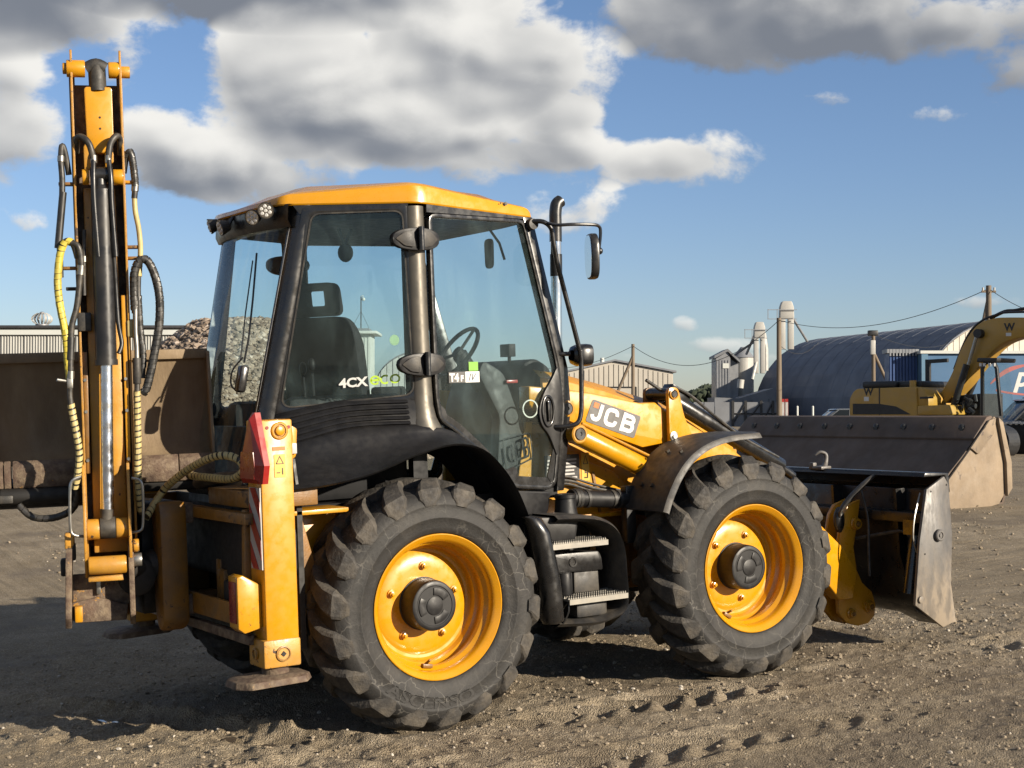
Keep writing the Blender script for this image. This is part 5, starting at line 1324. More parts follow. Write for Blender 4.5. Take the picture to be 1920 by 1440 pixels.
# lettering on the glass
def qtxt(x0, z0, sx=1.0): return lambda x, y, h: qR(x0 + (x) * sx * .883, z0 + y + x * .05, .010 + h * .2)
lettering('window_lettering', '4CX', .070, qtxt(-.305, 1.862), 'white', qglR, offset=.0025, xs=1.15)
vs_, fs_ = text_mesh('4CX', .070, offset=.0025, xs=1.15); w4 = max(q[0] for q in vs_)
ef_ = qtxt(-.305 + (w4 + .010) * .883, 1.862 + w4 * .05)
stroke_obj([[(.08, .5), (.92, .5)] + arcp(.5, .5, .42, .45, 20, 320, 12)], .0105, .0, .002, .056, .048, 'window_lettering', 'lime', qglR, ef_)
stroke_obj([arcp(.5, .5, .42, .45, 50, 310, 12)], .0105, .056, .002, .056, .048, 'window_lettering', 'lime', qglR, ef_)
stroke_obj([arcp(.5, .5, .42, .45, 0, 360, 16)], .0105, .110, .002, .058, .048, 'window_lettering', 'lime', qglR, ef_)
df = lambda x, z, h=0.0: dR(x, z, .004 + h)
s1 = MB().prism([(.285, 1.868), (.405, 1.868), (.405, 1.930), (.285, 1.930)], 0, .001, fn=df).obj('engine_sticker', 'plate_grey', doorR)
s2 = MB().prism([(.405, 1.868), (.508, 1.868), (.508, 1.930), (.405, 1.930)], 0, .001, fn=df).obj('engine_sticker', 'white', doorR)
lettering('sticker_lettering', 'T4', .062, lambda x, y, h: dR(.291 + x, 1.877 + y, .0058), 'white', s1, offset=.003, xs=.95)
lettering('sticker_lettering', 'F', .046, lambda x, y, h: dR(.369 + x, 1.877 + y, .0058), 'white', s1, offset=.002)
lettering('sticker_lettering', 'IV', .062, lambda x, y, h: dR(.424 + x, 1.877 + y, .0058), 'black', s2, shear=.35, xs=.9)
MB().prism([(.432, 1.934), (.50, 1.934), (.50, 1.985), (.432, 1.985)], 0, .001, fn=df).obj('inspection_sticker', 'green', doorR)
# round pale sticker on the far window, and pane emblem low in the door
MB().prism([(.30 + .036 * math.cos(t), 2.17 + .036 * math.sin(t)) for t in np.linspace(0, 6.283, 22, endpoint=False)], .004, .006, fn=lambda x, z, h: (x + .49, .76 + h, z)).obj('round_sticker', 'film', doorL)
em = round_poly([(.765, 1.33), (.985, 1.40), (.965, 1.56), (.745, 1.53)], .02)
em2 = round_poly([(.772, 1.338), (.977, 1.405), (.958, 1.552), (.752, 1.523)], .018)
eo = MB().ring(em, em2, -.092, -.090, fn=dR).obj('pane_emblem', 'black', doorR)
p0e, uxe, uze = Vector((.775, 1.365)), Vector((.95, .30)).normalized(), Vector((-.12, 1)).normalized()
def ef(x, y, h=0.0):
    q = p0e + uxe * x + uze * y; return dR(q.x, q.y, -.090)
stroke_obj([[(.85, 1.0), (.85, .2), (.5, 0), (.15, .2)]], .016, .0, .0, .055, .11, 'emblem_letter', 'black', eo, ef)
stroke_obj([[(.9, .9), (.3, .9), (.15, .5), (.3, .08), (.9, .08)]], .016, .068, .0, .055, .11, 'emblem_letter', 'black', eo, ef)
stroke_obj([[(.15, 0), (.15, 1)], [(.1, 1), (.7, 1), (.85, .75), (.7, .5), (.1, .5)], [(.1, .5), (.75, .5), (.9, .25), (.75, 0), (.1, 0)]], .014, .136, .0, .055, .11, 'emblem_letter', 'black', eo, ef)

# ---- exhaust stack, mirror, front lamp
ex = MB(); ex.cyl((1.375, -.3, 1.85), (1.405, -.3, 2.80), .036, n=24)
ex = ex.obj('exhaust_stack', 'chrome', BH)
MB().tube(catmull([(1.403, -.3, 2.74), (1.406, -.3, 2.84), (1.408, -.3, 2.92), (1.42, -.30, 2.975), (1.45, -.30, 3.00)], 5), .040, 16).obj('exhaust_tip', 'black', ex)
MB().cyl((1.398, -.3, 2.52), (1.402, -.3, 2.66), .039, n=20).obj('heat_shield', 'black', ex)
mr = MB().tube(catmull([(.985, -.80, 2.80), (1.02, -.88, 2.775), (1.10, -.93, 2.775), (1.21, -.95, 2.775), (1.275, -.95, 2.768), (1.288, -.95, 2.73), (1.275, -.95, 2.64)], 4), .010, 8).obj('mirror_arm', 'black_satin', BH)
mo = [(.050 * abs(math.cos(t)) ** .6 * (1 if math.cos(t) > 0 else -1), .135 * abs(math.sin(t)) ** .7 * (1 if math.sin(t) > 0 else -1)) for t in np.linspace(0, 2 * math.pi, 32, endpoint=False)]
ma = rad(68)
mf = lambda p, q, h: (1.205 + p * 2.0 * math.cos(ma) - h * math.sin(ma), -.955 + p * 2.0 * math.sin(ma) + h * math.cos(ma), 2.585 + q)
mh = MB().prism(mo, -.035, .012, fn=mf).obj('mirror_housing', 'black', mr, bev=.010)
MB().prism([(a * .86, c * .92) for a, c in mo], .012, .0145, fn=mf).obj('mirror_glass', 'mirror', mr)
MB().ball((1.275, -.95, 2.62), .022).obj('mirror_ball', 'black', mr)
lm = MB(); lm.tube([(1.08, -.66, 2.02), (1.20, -.72, 2.02)], .014, 10)
lm = lm.obj('lamp_stay', 'black', BH)
hl = [(.075 * abs(math.cos(t)) ** .6 * (1 if math.cos(t) > 0 else -1), .068 * abs(math.sin(t)) ** .6 * (1 if math.sin(t) > 0 else -1)) for t in np.linspace(0, 2 * math.pi, 28, endpoint=False)]
b = MB()
rows = []
for h, s in ((0, .45), (.02, .8), (.05, .97), (.09, 1.0), (.115, .96)):
    rows.append([(1.20 + h + .0, -.73 + p * s, 2.01 + q * s) for p, q in hl + [hl[0]]])
b.grid(rows); b.add([rows[-1][i] for i in range(28)], [tuple(range(28))])
b.obj('front_lamp', 'black_satin', BH, smooth=50)

# ---- step unit below the door
st = MB()
rows = []
for (x, z, r) in ((.640, 1.10, .03), (.690, 1.085, .055), (.735, 1.0, .066), (.760, .88, .068), (.785, .75, .068), (.800, .62, .068), (.805, .50, .068), (.80, .475, .05)):
    rows.append([(x + r * math.cos(a), -1.02 + .075 * math.sin(a) * (r / .068), z) for a in np.linspace(0, 2 * math.pi, 17)])
st.grid(rows)
step = st.obj('step_frame', 'black_satin', BH, smooth=60)
loopP = catmull([(.86, -1.0, 1.065), (1.02, -1.02, 1.06), (1.15, -1.04, 1.035), (1.245, -1.05, .97), (1.285, -1.06, .86), (1.295, -1.06, .72), (1.30, -1.06, .58), (1.275, -1.06, .505), (1.20, -1.05, .475), (1.08, -1.04, .455), (.85, -1.0, .465)], 4)
rows = []
for i, p in enumerate(loopP):
    a = loopP[max(i - 1, 0)]; c = loopP[min(i + 1, len(loopP) - 1)]; t = (c - a).normalized(); n = Vector((t.z, 0, -t.x))
    w_ = .020
    rows.append([p - n * w_ + Vector((0, 0, 0)), p + Vector((0, -.035, 0)), p + n * w_, p + n * w_ + Vector((0, .24, 0)), p - n * w_ + Vector((0, .24, 0)), p - n * w_])
MB().grid(rows).obj('step_loop', 'plastic_dusty', step, smooth=30)
def tread(x0, x1, z, y0, y1, tilt):
    t = MB(); n = 26
    t.bx(x0, x1, y0, y1, z - .012, z)
    t.bx(x0, x1, y0 - .006, y0 + .006, z - .030, z)
    o = t.obj('step_tread', 'galv', step)
    g_ = MB()
    for i in range(n):
        for j in range(4):
            x = x0 + (x1 - x0) * (i + .5 + (j % 2) * .5 - .25) / n; y = y0 + (y1 - y0) * (j + .3) / 4
            r = .0062
            g_.add([(x - r, y - .01, z), (x + r, y - .01, z), (x, y - .01, z + .014), (x - r, y + .01, z), (x + r, y + .01, z), (x, y + .01, z + .014)], [(0, 1, 2), (3, 5, 4), (0, 2, 5, 3), (1, 4, 5, 2)])
    g_.obj('tread_teeth', 'galv', o, kind='stuff')
tread(.79, 1.175, .928, -1.075, -.86, 0); tread(.885, 1.30, .606, -1.085, -.86, 0)
MB().prism(round_poly([(.66, .93), (1.02, .92), (1.05, 1.06), (.68, 1.085)], .02), -.97, -.72, 'y').obj('tank_cover', 'plastic', step, bev=.012)
MB().prism(round_poly([(.84, .745), (1.23, .735), (1.225, .80), (1.20, .85), (.84, .865)], .015), -.95, -.75, 'y').obj('tool_box', 'black', step, bev=.012)
MB().lathe([(.030, 0), (.028, .006), (.018, .006), (.016, .001), (0, .001)], (1.01, -.95, .80), 'y', 20, sgn=-1).obj('tank_cap', 'black_satin', step)
b = MB(); b.bx(.86, 1.02, -.93, -.75, .60, .74); b.cyl((.95, -.94, .60), (.95, -.94, .745), .045, n=16); b.obj('filter_housing', 'plastic', step, bev=.01)
MB().bx(1.035, 1.22, -.92, -.75, .60, .738).obj('battery_box', 'plastic_dusty', step, bev=.012)
MB().bx(.62, 1.25, -.80, -.42, .50, 1.02).obj('side_tank', 'dark', BH, bev=.02)
MB().bx(.98, 1.20, -1.02, -.80, .48, .585).obj('lower_guard', 'plastic_dusty', step, bev=.02)
MB().tube(catmull([(.86, -1.0, .50), (.90, -1.04, .58), (.90, -1.05, .53), (.87, -1.03, .46)], 5), .006, 6).obj('step_cable', 'black', step)

# ---- front hitch and clam bucket
hp_ = [(3.556, .93), (3.675, .963), (3.648, .827), (3.598, .638), (3.621, .476), (3.668, .386), (3.757, .314), (3.789, .224), (3.775, .143), (3.711, .098), (3.614, .091), (3.509, .121), (3.437, .199), (3.435, .479), (3.472, .734), (3.503, .864)]
for y in (-.585, -.46, .46, .585):
    h_ = MB().prism(hp_, y - .016, y + .016, 'y').obj('hitch_plate', 'yellow', BH, bev=.004)
    if y == -.585:
        for (x, z, r) in ((3.615, .80, .036), (3.555, .43, .026), (3.545, .185, .026), (3.72, .215, .032)):
            MB().lathe([(r + .012, 0), (r + .010, .010), (r, .014), (r, .034), (r * .6, .036), (r * .55, .020), (0, .020)], (x, y - .016, z), 'y', 20, sgn=-1).obj('hitch_boss', 'yellow', h_, smooth=30)
            MB().cyl((x, y - .045, z), (x, y - .055, z), r * .5, n=6).obj('hitch_bolt', 'yellow_dirty', h_)
MB().cyl((3.60, -.56, .22), (3.60, .56, .22), .035, n=14).obj('hitch_tube', 'yellow_dirty', BH)
MB().tube(catmull([(3.44, -.64, .86), (3.43, -.66, .91), (3.50, -.68, .99), (3.61, -.70, 1.075), (3.70, -.70, 1.125), (3.76, -.70, 1.138)], 5), [.010 + .024 * math.sin(math.pi * i / 25) for i in range(26)], 10, flat=.55).obj('hitch_lever', 'plastic_dusty', BH)
MB().ball((3.45, -.62, .84), (.045, .03, .09)).obj('lever_boss', 'black', BH)
ck = MB(); pr = [(3.70, 1.135), (3.90, 1.135), (3.93, 1.06), (3.80, 1.045), (3.79, .60), (3.83, .30), (3.90, .20), (3.96, .16), (3.97, .19), (3.93, .22), (3.87, .33), (3.85, .60), (3.86, 1.0), (3.95, 1.02), (3.94, 1.15), (3.72, 1.165)]
ck.prism(pr, -1.165, 1.165, 'y')
bkt = ck.obj('loader_bucket', 'black', BH, bev=.006)
sp_ = [(3.868, 1.133), (3.907, 1.076), (3.927, .745), (3.900, .407), (3.934, .165), (3.95, .15), (3.90, .148), (3.81, .128), (3.556, .301), (3.616, .718), (3.697, 1.055)]
for sg in (-1, 1):
    c_ = MB().prism(sp_, sg * 1.168, sg * 1.192, 'y').obj('bucket_cheek', 'bucket_grey', bkt, bev=.004)
    MB().lathe([(.040, 0), (.040, .020), (.034, .026), (.022, .026), (.020, .020), (.012, .020), (.012, .026), (0, .026)], (3.79, sg * 1.192, .745), 'y', 24, sgn=sg).obj('cheek_pin', 'bucket_grey', c_, smooth=30)
    MB().lathe([(.024, 0), (.022, .014), (.012, .016), (0, .016)], (3.60, sg * 1.192, .335), 'y', 16, sgn=sg).obj('cheek_pin', 'bucket_grey', c_, smooth=30)
    for x, z in ((3.735, 1.04), (3.885, 1.075), (3.66, .63)): MB().lathe([(.007, 0), (.006, .003), (0, .003)], (x, sg * 1.192, z), 'y', 10, sgn=sg).obj('cheek_hole', 'dark', c_)
    r_ = MB(); r_.cyl((3.62, sg * 1.08, .36), (3.70, sg * 1.08, .74), .045, n=20); r_.cyl((3.70, sg * 1.08, .74), (3.73, sg * 1.08, .90), .022, n=12); r_.box((3.69, sg * 1.06, .80), (.07, .10, .10)); r_.obj('clam_ram', 'black_satin', bkt)
    MB().prism([(3.55, .30), (3.62, .27), (3.90, .17), (3.83, .14), (3.60, .25)], sg * .95, sg * 1.165, 'y').obj('clam_foot', 'black', bkt, bev=.006)
    MB().tube(catmull([(3.70, sg * 1.13, 1.03), (3.62, sg * 1.15, .88), (3.60, sg * 1.15, .74), (3.64, sg * 1.14, .64)], 5), .006, 6).obj('clam_pipe', 'steel', bkt)
for y in (-.9, -.3, .3, .9): MB().prism([(3.70, 1.05), (3.79, 1.05), (3.79, .40), (3.72, .60)], y - .012, y + .012, 'y').obj('bucket_rib', 'black', bkt)
MB().bx(3.66, 3.79, -1.165, 1.165, .83, .90).obj('bucket_beam', 'black', bkt, bev=.01)
MB().tube(catmull([(3.60, -.62, .70), (3.68, -.80, .74), (3.72, -.95, .76), (3.70, -1.06, .70)], 6), .012, 8).obj('bucket_hose', 'hose', bkt)
MB().tube(catmull([(3.62, -.66, 1.05), (3.64, -.70, .85), (3.62, -.72, .65), (3.60, -.74, .45)], 6), .010, 8).obj('bucket_hose', 'hose', bkt)
MB().tube(catmull([(3.74, -.18, 1.16), (3.78, -.16, 1.20), (3.79, -.155, 1.26), (3.75, -.14, 1.28), (3.72, -.12, 1.26)], 5), [.022 - .0007 * i for i in range(21)], 10).obj('chain_hook', 'bucket_grey', bkt)
MB().box((3.74, -.16, 1.168), (.10, .10, .025)).box((3.72, -.09, 1.18), (.04, .05, .05)).obj('hook_base', 'bucket_grey', bkt, bev=.008)
# ------------------------------------------------------------------ things round the yard; r metres to the right of the camera's heading, d metres along it
def yd(r, d, z=0.0): return Vector((CAM.x, CAM.y, 0)) + RIGHT * r + FWD * d + Vector((0, 0, z))
def gz(r, d):
    p = yd(r, d); return float(base_h(p.x, p.y))
def at(u, D): return (u - 960) / F_PX * D             # picture column at a distance -> metres to the right
def hgt(v, D): return CAM.z + (778 - v) / F_PX * D      # picture row at a distance -> height
class YB:
    """frame with its own origin and heading in the yard: x along, y into depth"""
    def __init__(s, r, d, ang=0.0, z=None):
        s.o = yd(r, d); s.z = gz(r, d) if z is None else z
        a = -PHI + ang; s.x = Vector((math.cos(a), math.sin(a), 0)); s.y = Vector((-math.sin(a), math.cos(a), 0)); s.a = a
    def root(s, name, **k): return empty(name, (s.o.x, s.o.y, s.z), s.a, **k)

MAT['metal_wall'] = surf('weathered_cladding', (0.46, 0.46, 0.43), 0.6, var=0.10, vscale=1.2, dust=0.35, dustcol=(0.20, 0.19, 0.17), dscale=3, stretch=(6, 6, .25))
MAT['white_wall'] = surf('cream_cladding', (0.60, 0.55, 0.47), 0.6, var=0.06, vscale=.4)
MAT['white_clean'] = surf('white_cladding', (0.68, 0.70, 0.66), 0.55, var=0.05, vscale=.4)
MAT['roof_dark'] = surf('dark_roof_edge', (0.05, 0.05, 0.055), 0.6, var=0.2)
MAT['hangar_skin'] = surf('dull_hangar_sheet', (0.12, 0.14, 0.185), 0.6, metal=0.1, var=0.05, vscale=.15)
MAT['silo_grey'] = surf('galvanised_silo', (0.30, 0.31, 0.33), 0.5, metal=0.3, var=0.08, vscale=.8)
MAT['silo_white'] = surf('white_silo', (0.48, 0.47, 0.44), 0.5, var=0.06, vscale=.8)
MAT['wood_pole'] = surf('grey_wood_pole', (0.20, 0.155, 0.11), 0.85, var=0.2, vscale=2, stretch=(4, 4, .3))
MAT['concrete'] = surf('pole_concrete', (0.33, 0.31, 0.28), 0.85, var=0.1, vscale=2)
MAT['wire'] = surf('overhead_wire', (0.03, 0.03, 0.03), 0.6, var=0)
MAT['fence_sheet'] = surf('grey_fence_sheet', (0.20, 0.21, 0.23), 0.6, var=0.1, vscale=.5)
MAT['blue_sheet'] = surf('blue_container_sheet', (0.035, 0.085, 0.24), 0.5, var=0.1, vscale=.6)
MAT['pale_blue'] = surf('pale_blue_sheet', (0.12, 0.24, 0.36), 0.5, var=0.08, vscale=.6)
MAT['blue_board'] = surf('blue_trailer_side', (0.07, 0.17, 0.32), 0.45, var=0.05, vscale=.3)
MAT['swoosh'] = surf('red_swoosh_print', (0.50, 0.14, 0.13), 0.5, var=0.02)
MAT['dig_yellow'] = surf('ochre_digger_paint', (0.56, 0.32, 0.045), 0.45, var=0.06, dust=0.2, vscale=1.5)
MAT['dig_dark'] = surf('black_digger_trim', (0.016, 0.016, 0.017), 0.5, var=0.2)
MAT['brown_steel'] = surf('brown_bucket_steel', (0.105, 0.070, 0.050), 0.75, var=0.25, vscale=1.4, dust=0.35, dustcol=(0.16, 0.115, 0.085), dscale=2.5, bump=0.2, bscale=20, stretch=(1, 1, .5))
MAT['brown_pale'] = surf('muddy_pale_steel', (0.27, 0.205, 0.14), 0.8, var=0.18, vscale=2.5, dust=0.6, dustcol=(0.36, 0.28, 0.195), dscale=3, chips=.6, chipcol=(.13, .10, .08), cscale=4, bump=0.3, bscale=25)
MAT['car_grey'] = surf('silver_car_paint', (0.20, 0.22, 0.25), 0.25, metal=0.4, var=0.03, coat=.5)
MAT['car_dark'] = surf('dark_car_paint', (0.022, 0.026, 0.034), 0.25, var=0.05, coat=.5)
MAT['car_glass'] = surf('dark_car_glass', (0.02, 0.025, 0.03), 0.08, var=0)
MAT['leaf'] = surf('far_foliage', (0.040, 0.055, 0.030), 0.9, var=0.4, vscale=.5)

# --- long clad shed on the left
def clad_building(name, r0, r1, d, z_top, panel, label, mat, depth=14.0, ang=0.0, edge='roof_dark', seam=.05, dz=0):
    f = YB(r0, d, ang); f.z += dz
    e = f.root(name, label=label, category='warehouse')
    w = r1 - r0; h = z_top - f.z
    MB().bx(.0, w, .12, depth, -.5, h - .1).obj('wall', mat, e)
    n = max(1, int(round(w / panel)))
    me = None
    for i in range(n):
        b = MB(); x0 = w * i / n + seam / 2; x1 = w * (i + 1) / n - seam / 2; k = 8
        xs = np.linspace(x0, x1, k * 4 + 1); prof = []
        for j, x in enumerate(xs): prof.append((x, -.0 if (j // 2) % 2 else .035))
        rows = [[(x, y, z) for x, y in prof] for z in (-.3, h - .25)]
        b.grid(rows)
        if me is None:
            p = b.obj('wall_panel', mat, e); me = p
        else:
            q = me.copy(); COL.objects.link(q); q.location = (w * i / n, 0, 0); q.parent = e
    MB().bx(-.2, w + .2, -.15, depth + .2, h - .12, h).obj('roof', edge, e, bev=.02)
    MB().bx(-.1, w + .1, -.10, .06, h - .42, h - .2).obj('eaves_trim', 'white_clean', e)
    return e, f, w, h
shed, f_, w_, h_ = clad_building('long_shed', at(-260, 68), at(560, 68), 68, hgt(610, 68), 1.05, 'long low shed of streaked grey-white cladding behind the boom', 'metal_wall', seam=.03)
# onion shaped roof ventilator
D_ = 68; vt = empty('roof_ventilator', tuple(yd(at(39, D_), D_ + 3, hgt(610, D_) - .05)), label='round ribbed metal ventilator on the roof of the long shed', category='ventilator')
MB().cyl((0, 0, -.1), (0, 0, .28), .30, n=20).obj('neck', 'silo_grey', vt)
for k in range(16):
    a = 2 * math.pi * k / 16; rows = []
    for t in np.linspace(0.1, 1.0, 9):
        r = .43 * math.sin(math.pi * (t * .86 + .06)) ** .7 + .03; z = .22 + .58 * t
        rows.append([(r * math.cos(a), r * math.sin(a), z), ((r + .03) * math.cos(a + .20), (r + .03) * math.sin(a + .20), z)])
    MB().slab(rows, (0, 0, .004)).obj('vane', 'silo_white', vt)
MB().ball((0, 0, .80), (.12, .12, .07)).obj('cap', 'silo_grey', vt)

# --- heap of crushed stone
def heap(name, r, d, R, H, label, n=34000):
    o = yd(r, d); z0 = gz(r, d)
    def hf(x, y):
        q = np.hypot((x - o.x), (y - o.y)); a = np.arctan2(y - o.y, x - o.x)
        Rr = R * (1 + .08 * np.sin(2 * a + .6) + .05 * np.sin(5 * a))
        t = np.clip(1 - q / Rr, 0, 1)
        s = np.where(t > .78, .78 + .035 * (1 - np.exp(-(t - .78) / .06)), t)
        return z0 + H / .81 * s + .05 * fbm(x, y, 1.3, 3, 5) * (t > 0) + .10 * fbm(x, y, .5, 2, 9) * (t > 0) - .05
    e = empty(name, (0, 0, 0), label=label, category='heap')
    g1 = np.linspace(-1, 1, 121) * R * 1.12
    X, Y = np.meshgrid(g1 + o.x, g1 + o.y); Z = hf(X, Y)
    idx = np.arange(121 * 121).reshape(121, 121)
    fs = np.stack([idx[:-1, :-1], idx[:-1, 1:], idx[1:, 1:], idx[1:, :-1]], -1).reshape(-1, 4)
    MAT['rubble_core'] = surf('rubble_core', (0.24, 0.175, 0.125), 0.95, var=0.35, vscale=4, bump=1.0, bscale=9)
    m = mesh_np('mound', np.stack([X, Y, Z], -1).reshape(-1, 3), fs, 'rubble_core'); m.parent = e
    MAT['rubble'] = stone_mat('crushed_stone', (0.12, 0.09, 0.07), (0.32, 0.255, 0.20), (0.42, 0.36, 0.31))
    s = stones('crushed_stones', n, (o.x - R, o.x + R, o.y - R, o.y + R), .045, .12, 'rubble', 1.6, keep=lambda x, y: (np.hypot(x - o.x, y - o.y) < R * .98) & (((x - o.x) * FWD.x + (y - o.y) * FWD.y) < R * .35), hf=hf, sink=.2)
    s.parent = e; s['kind'] = 'stuff'
    return e
hp2 = heap('gravel_heap', at(452, 42), 42, 5.75, hgt(600, 42) - .56, 'tall heap of pinkish brown crushed stone behind the cab')

# --- small tower with camera mast and white round-roofed shed seen through the cab
D_ = 75; f = YB(at(655, D_), D_)
tw_ = f.root('weigh_cabin', label='narrow white cabin with flat overhanging roof seen through the cab glass', category='cabin')
w = at(694, D_) - at(655, D_); h = hgt(626, D_) - f.z
MB().bx(0, w, 0, 2.4, -.3, h).obj('wall', 'white_clean', tw_)
MB().bx(-.15, w + .35, -.3, 2.7, h, h + .14).obj('roof', 'white_clean', tw_, bev=.02)
MB().bx(0, w - .1, .4, 2.0, h + .14, h + .30).obj('roof_box', 'silo_grey', tw_)
for i in range(6): MB().bx(.06 + i * w / 6, .06 + i * w / 6 + .05, -.025, 0, 0, h - .05).obj('rib', 'white_clean', tw_)
mz = f.z + h + .30
mst = empty('camera_mast', tuple(yd(at(672, D_), D_ + 1.2, mz)), -PHI, label='thin guyed mast with round camera on the white cabin roof', category='mast')
mh_ = hgt(552, D_) - mz
MB().cyl((0, 0, 0), (0, 0, mh_), .03, n=8).obj('pole', 'wire', mst)
MB().tube([(0, 0, mh_), (.1, 0, mh_ + .05), (.12, 0, mh_ - .06)], .02, 6).ball((.12, 0, mh_ - .14), .09).obj('camera_dome', 'white_clean', mst)
for dx in (-.45, .45): MB().tube([(0, 0, mh_ * .55), (dx, -.4, 0)], .010, 5).obj('guy_wire', 'wire', mst)
D_ = 90; f = YB(at(694, D_), D_ + 3)
rs = f.root('arched_shed', label='low white shed with rounded roof behind the cab, left of the door pillar', category='shed')
w = at(880, D_) - at(694, D_); H = hgt(652, D_) - f.z
pts = [(0, -.3)] + [(w / 2 - w / 2 * math.cos(t), H * .55 + H * .45 * math.sin(t)) for t in np.linspace(0, math.pi, 17)] + [(w, -.3)]
MB().prism(pts, .05, 12, 'y').obj('shell', 'silo_grey', rs, smooth=50)
for i in range(16):
    x0, x1 = w * i / 16 + .02, w * (i + 1) / 16 - .02
    zt = lambda x: H * .55 + H * .45 * math.sqrt(max(0, 1 - ((x - w / 2) / (w / 2)) ** 2)) - .12
    MB().prism([(x0, -.3), (x1, -.3), (x1, zt(x1)), (x0, zt(x0))], -.03 if i % 2 else 0.0, .05, 'y').obj('wall_panel', 'white_clean', rs)

# --- cream gabled warehouse far behind the bonnet
D_ = 185; f = YB(at(985, D_), D_)
wh = f.root('gabled_warehouse', label='pale cream gabled warehouse far behind the loader arm', category='warehouse')
x1 = at(1262, D_) - at(985, D_); xr = at(1153, D_) - at(985, D_); H = hgt(677, D_) - f.z; He = hgt(697, D_) - f.z; Hl = hgt(712, D_) - f.z
MB().prism([(0, -1), (x1, -1), (x1, He - .1), (xr, H - .1), (0, Hl - .1)], .05, 26, 'y').obj('wall', 'white_wall', wh)
nP = 30
for i in range(nP):
    a, c = x1 * i / nP, x1 * (i + 1) / nP - .10
    zt = lambda x: np.interp(x, [0, xr, x1], [Hl, H, He]) - .35
    MB().prism([(a, -.9), (c, -.9), (c, zt(c)), (a, zt(a))], -.10, .05, 'y').obj('wall_panel', 'white_wall', wh)
MB().prism([(-.5, Hl - .35), (xr, H - .0), (x1 + .4, He - .1), (x1 + .4, He + .12), (xr, H + .22), (-.5, Hl - .12)], -.25, 26.2, 'y').obj('roof', 'silo_grey', wh)
xd0, xd1 = at(1140, D_) - at(985, D_), at(1188, D_) - at(985, D_)
MB().bx(xd0, xd1, -.2, -.12, -.9, hgt(727, D_) - f.z).obj('door', 'white_wall', wh)
MB().bx(xd0 - .2, xd1 + .3, -.3, -.2, hgt(727, D_) - f.z, hgt(725, D_) - f.z).obj('door_track', 'dig_dark', wh)
MB().bx(xd1, xd1 + .35, -.3, -.15, -.9, hgt(726, D_) - f.z).obj('door_post', 'dig_dark', wh)
MB().cyl((at(1132, D_) - at(985, D_), 3, H - .3), (at(1132, D_) - at(985, D_), 3, H + .5), .25, n=10).obj('roof_vent', 'white_clean', wh)

# --- poles and overhead wires
def pole(u, v0, D, r, mat, label, brace=None, name='utility_pole', cross=True):
    f = YB(at(u, D), D); e = f.root(name, label=label, category='pole')
    h = hgt(v0, D) - f.z
    MB().cyl((0, 0, -.3), (0, 0, h), r * 1.25, r, n=12).obj('post', mat, e)
    if cross:
        MB().bx(-.35, .35, -.05, .05, h - .35, h - .25).obj('crossarm', mat, e)
        for x in (-.28, .28): MB().cyl((x, 0, h - .25), (x, 0, h - .10), .05, n=8).obj('insulator', 'silo_white', e)
    if brace:
        MB().cyl((brace[0], .2, -.3), (0, 0, h * brace[1]), r, r * .9, n=10).obj('brace', mat, e)
    return e, yd(at(u, D), D, hgt(v0, D) - .15)
p1, t1 = pole(1187, 645, 120, .13, 'wood_pole', 'wooden pole with a leaning brace in front of the cream warehouse', (-2.6, .86), cross=False)
p2, t2 = pole(1461, 596, 100, .15, 'wood_pole', 'plain brown pole in front of the elevator tower', cross=False)
p3, t3 = pole(1638, 621, 85, .10, 'wood_pole', 'braced pole with lamp head in front of the dark hangar', (2.3, .80), cross=False)
hz_ = hgt(621, 85) - p3.location.z
MB().bx(-.30, .25, -.15, .15, hz_ - .25, hz_ + .05).obj('lamp_head', 'dig_dark', p3, bev=.05)
MB().bx(-.16, .1, -.12, .12, hz_ - 1.3, hz_ - .5).obj('junction_box', 'silo_white', p3, bev=.03)
p4, t4 = pole(1855, 535, 75, .13, 'wood_pole', 'tall pole with insulators behind the digger boom')
hz_ = hgt(535, 75) - p4.location.z
MB().cyl((-1.4, .4, -.3), (0, 0, hz_ * .93), .11, .09, n=8).obj('brace', 'wood_pole', p4)
t0 = yd(at(1020, 150), 150, hgt(690, 150)); t5 = yd(at(2050, 70), 70, hgt(600, 70)); t6 = yd(at(1535, 110), 110, hgt(642, 110))
def wire(a, c, sag, label, r=.028):
    P = [a.lerp(c, t) - Vector((0, 0, sag * 4 * t * (1 - t))) for t in np.linspace(0, 1, 25)]
    o = MB().tube(P, r * .62, 5).obj('overhead_wire', 'wire'); o['label'] = label; o['category'] = 'wire'; o['group'] = 'overhead wires'
wire(t0, t1, .6, 'thin wire from the wooden braced pole to the left behind the cab', .035)
wire(t1, t2, 2.2, 'sagging wire between the wooden braced pole and the plain brown pole', .035)
wire(t2, t4, 1.1, 'long wire between the plain brown pole and the tall pole behind the digger', .03)
wire(t4, t5, .5, 'wire running right from the tall pole behind the digger', .025)
wire(t2 - Vector((0, 0, 1.6)), t6, .7, 'short wire from the elevator towers down to the hangar roof', .03)
wire(t3 - Vector((0, 0, 0)), yd(at(1790, 120), 120, hgt(640, 120)), .6, 'wire from the lamp pole across the front of the hangar', .02)

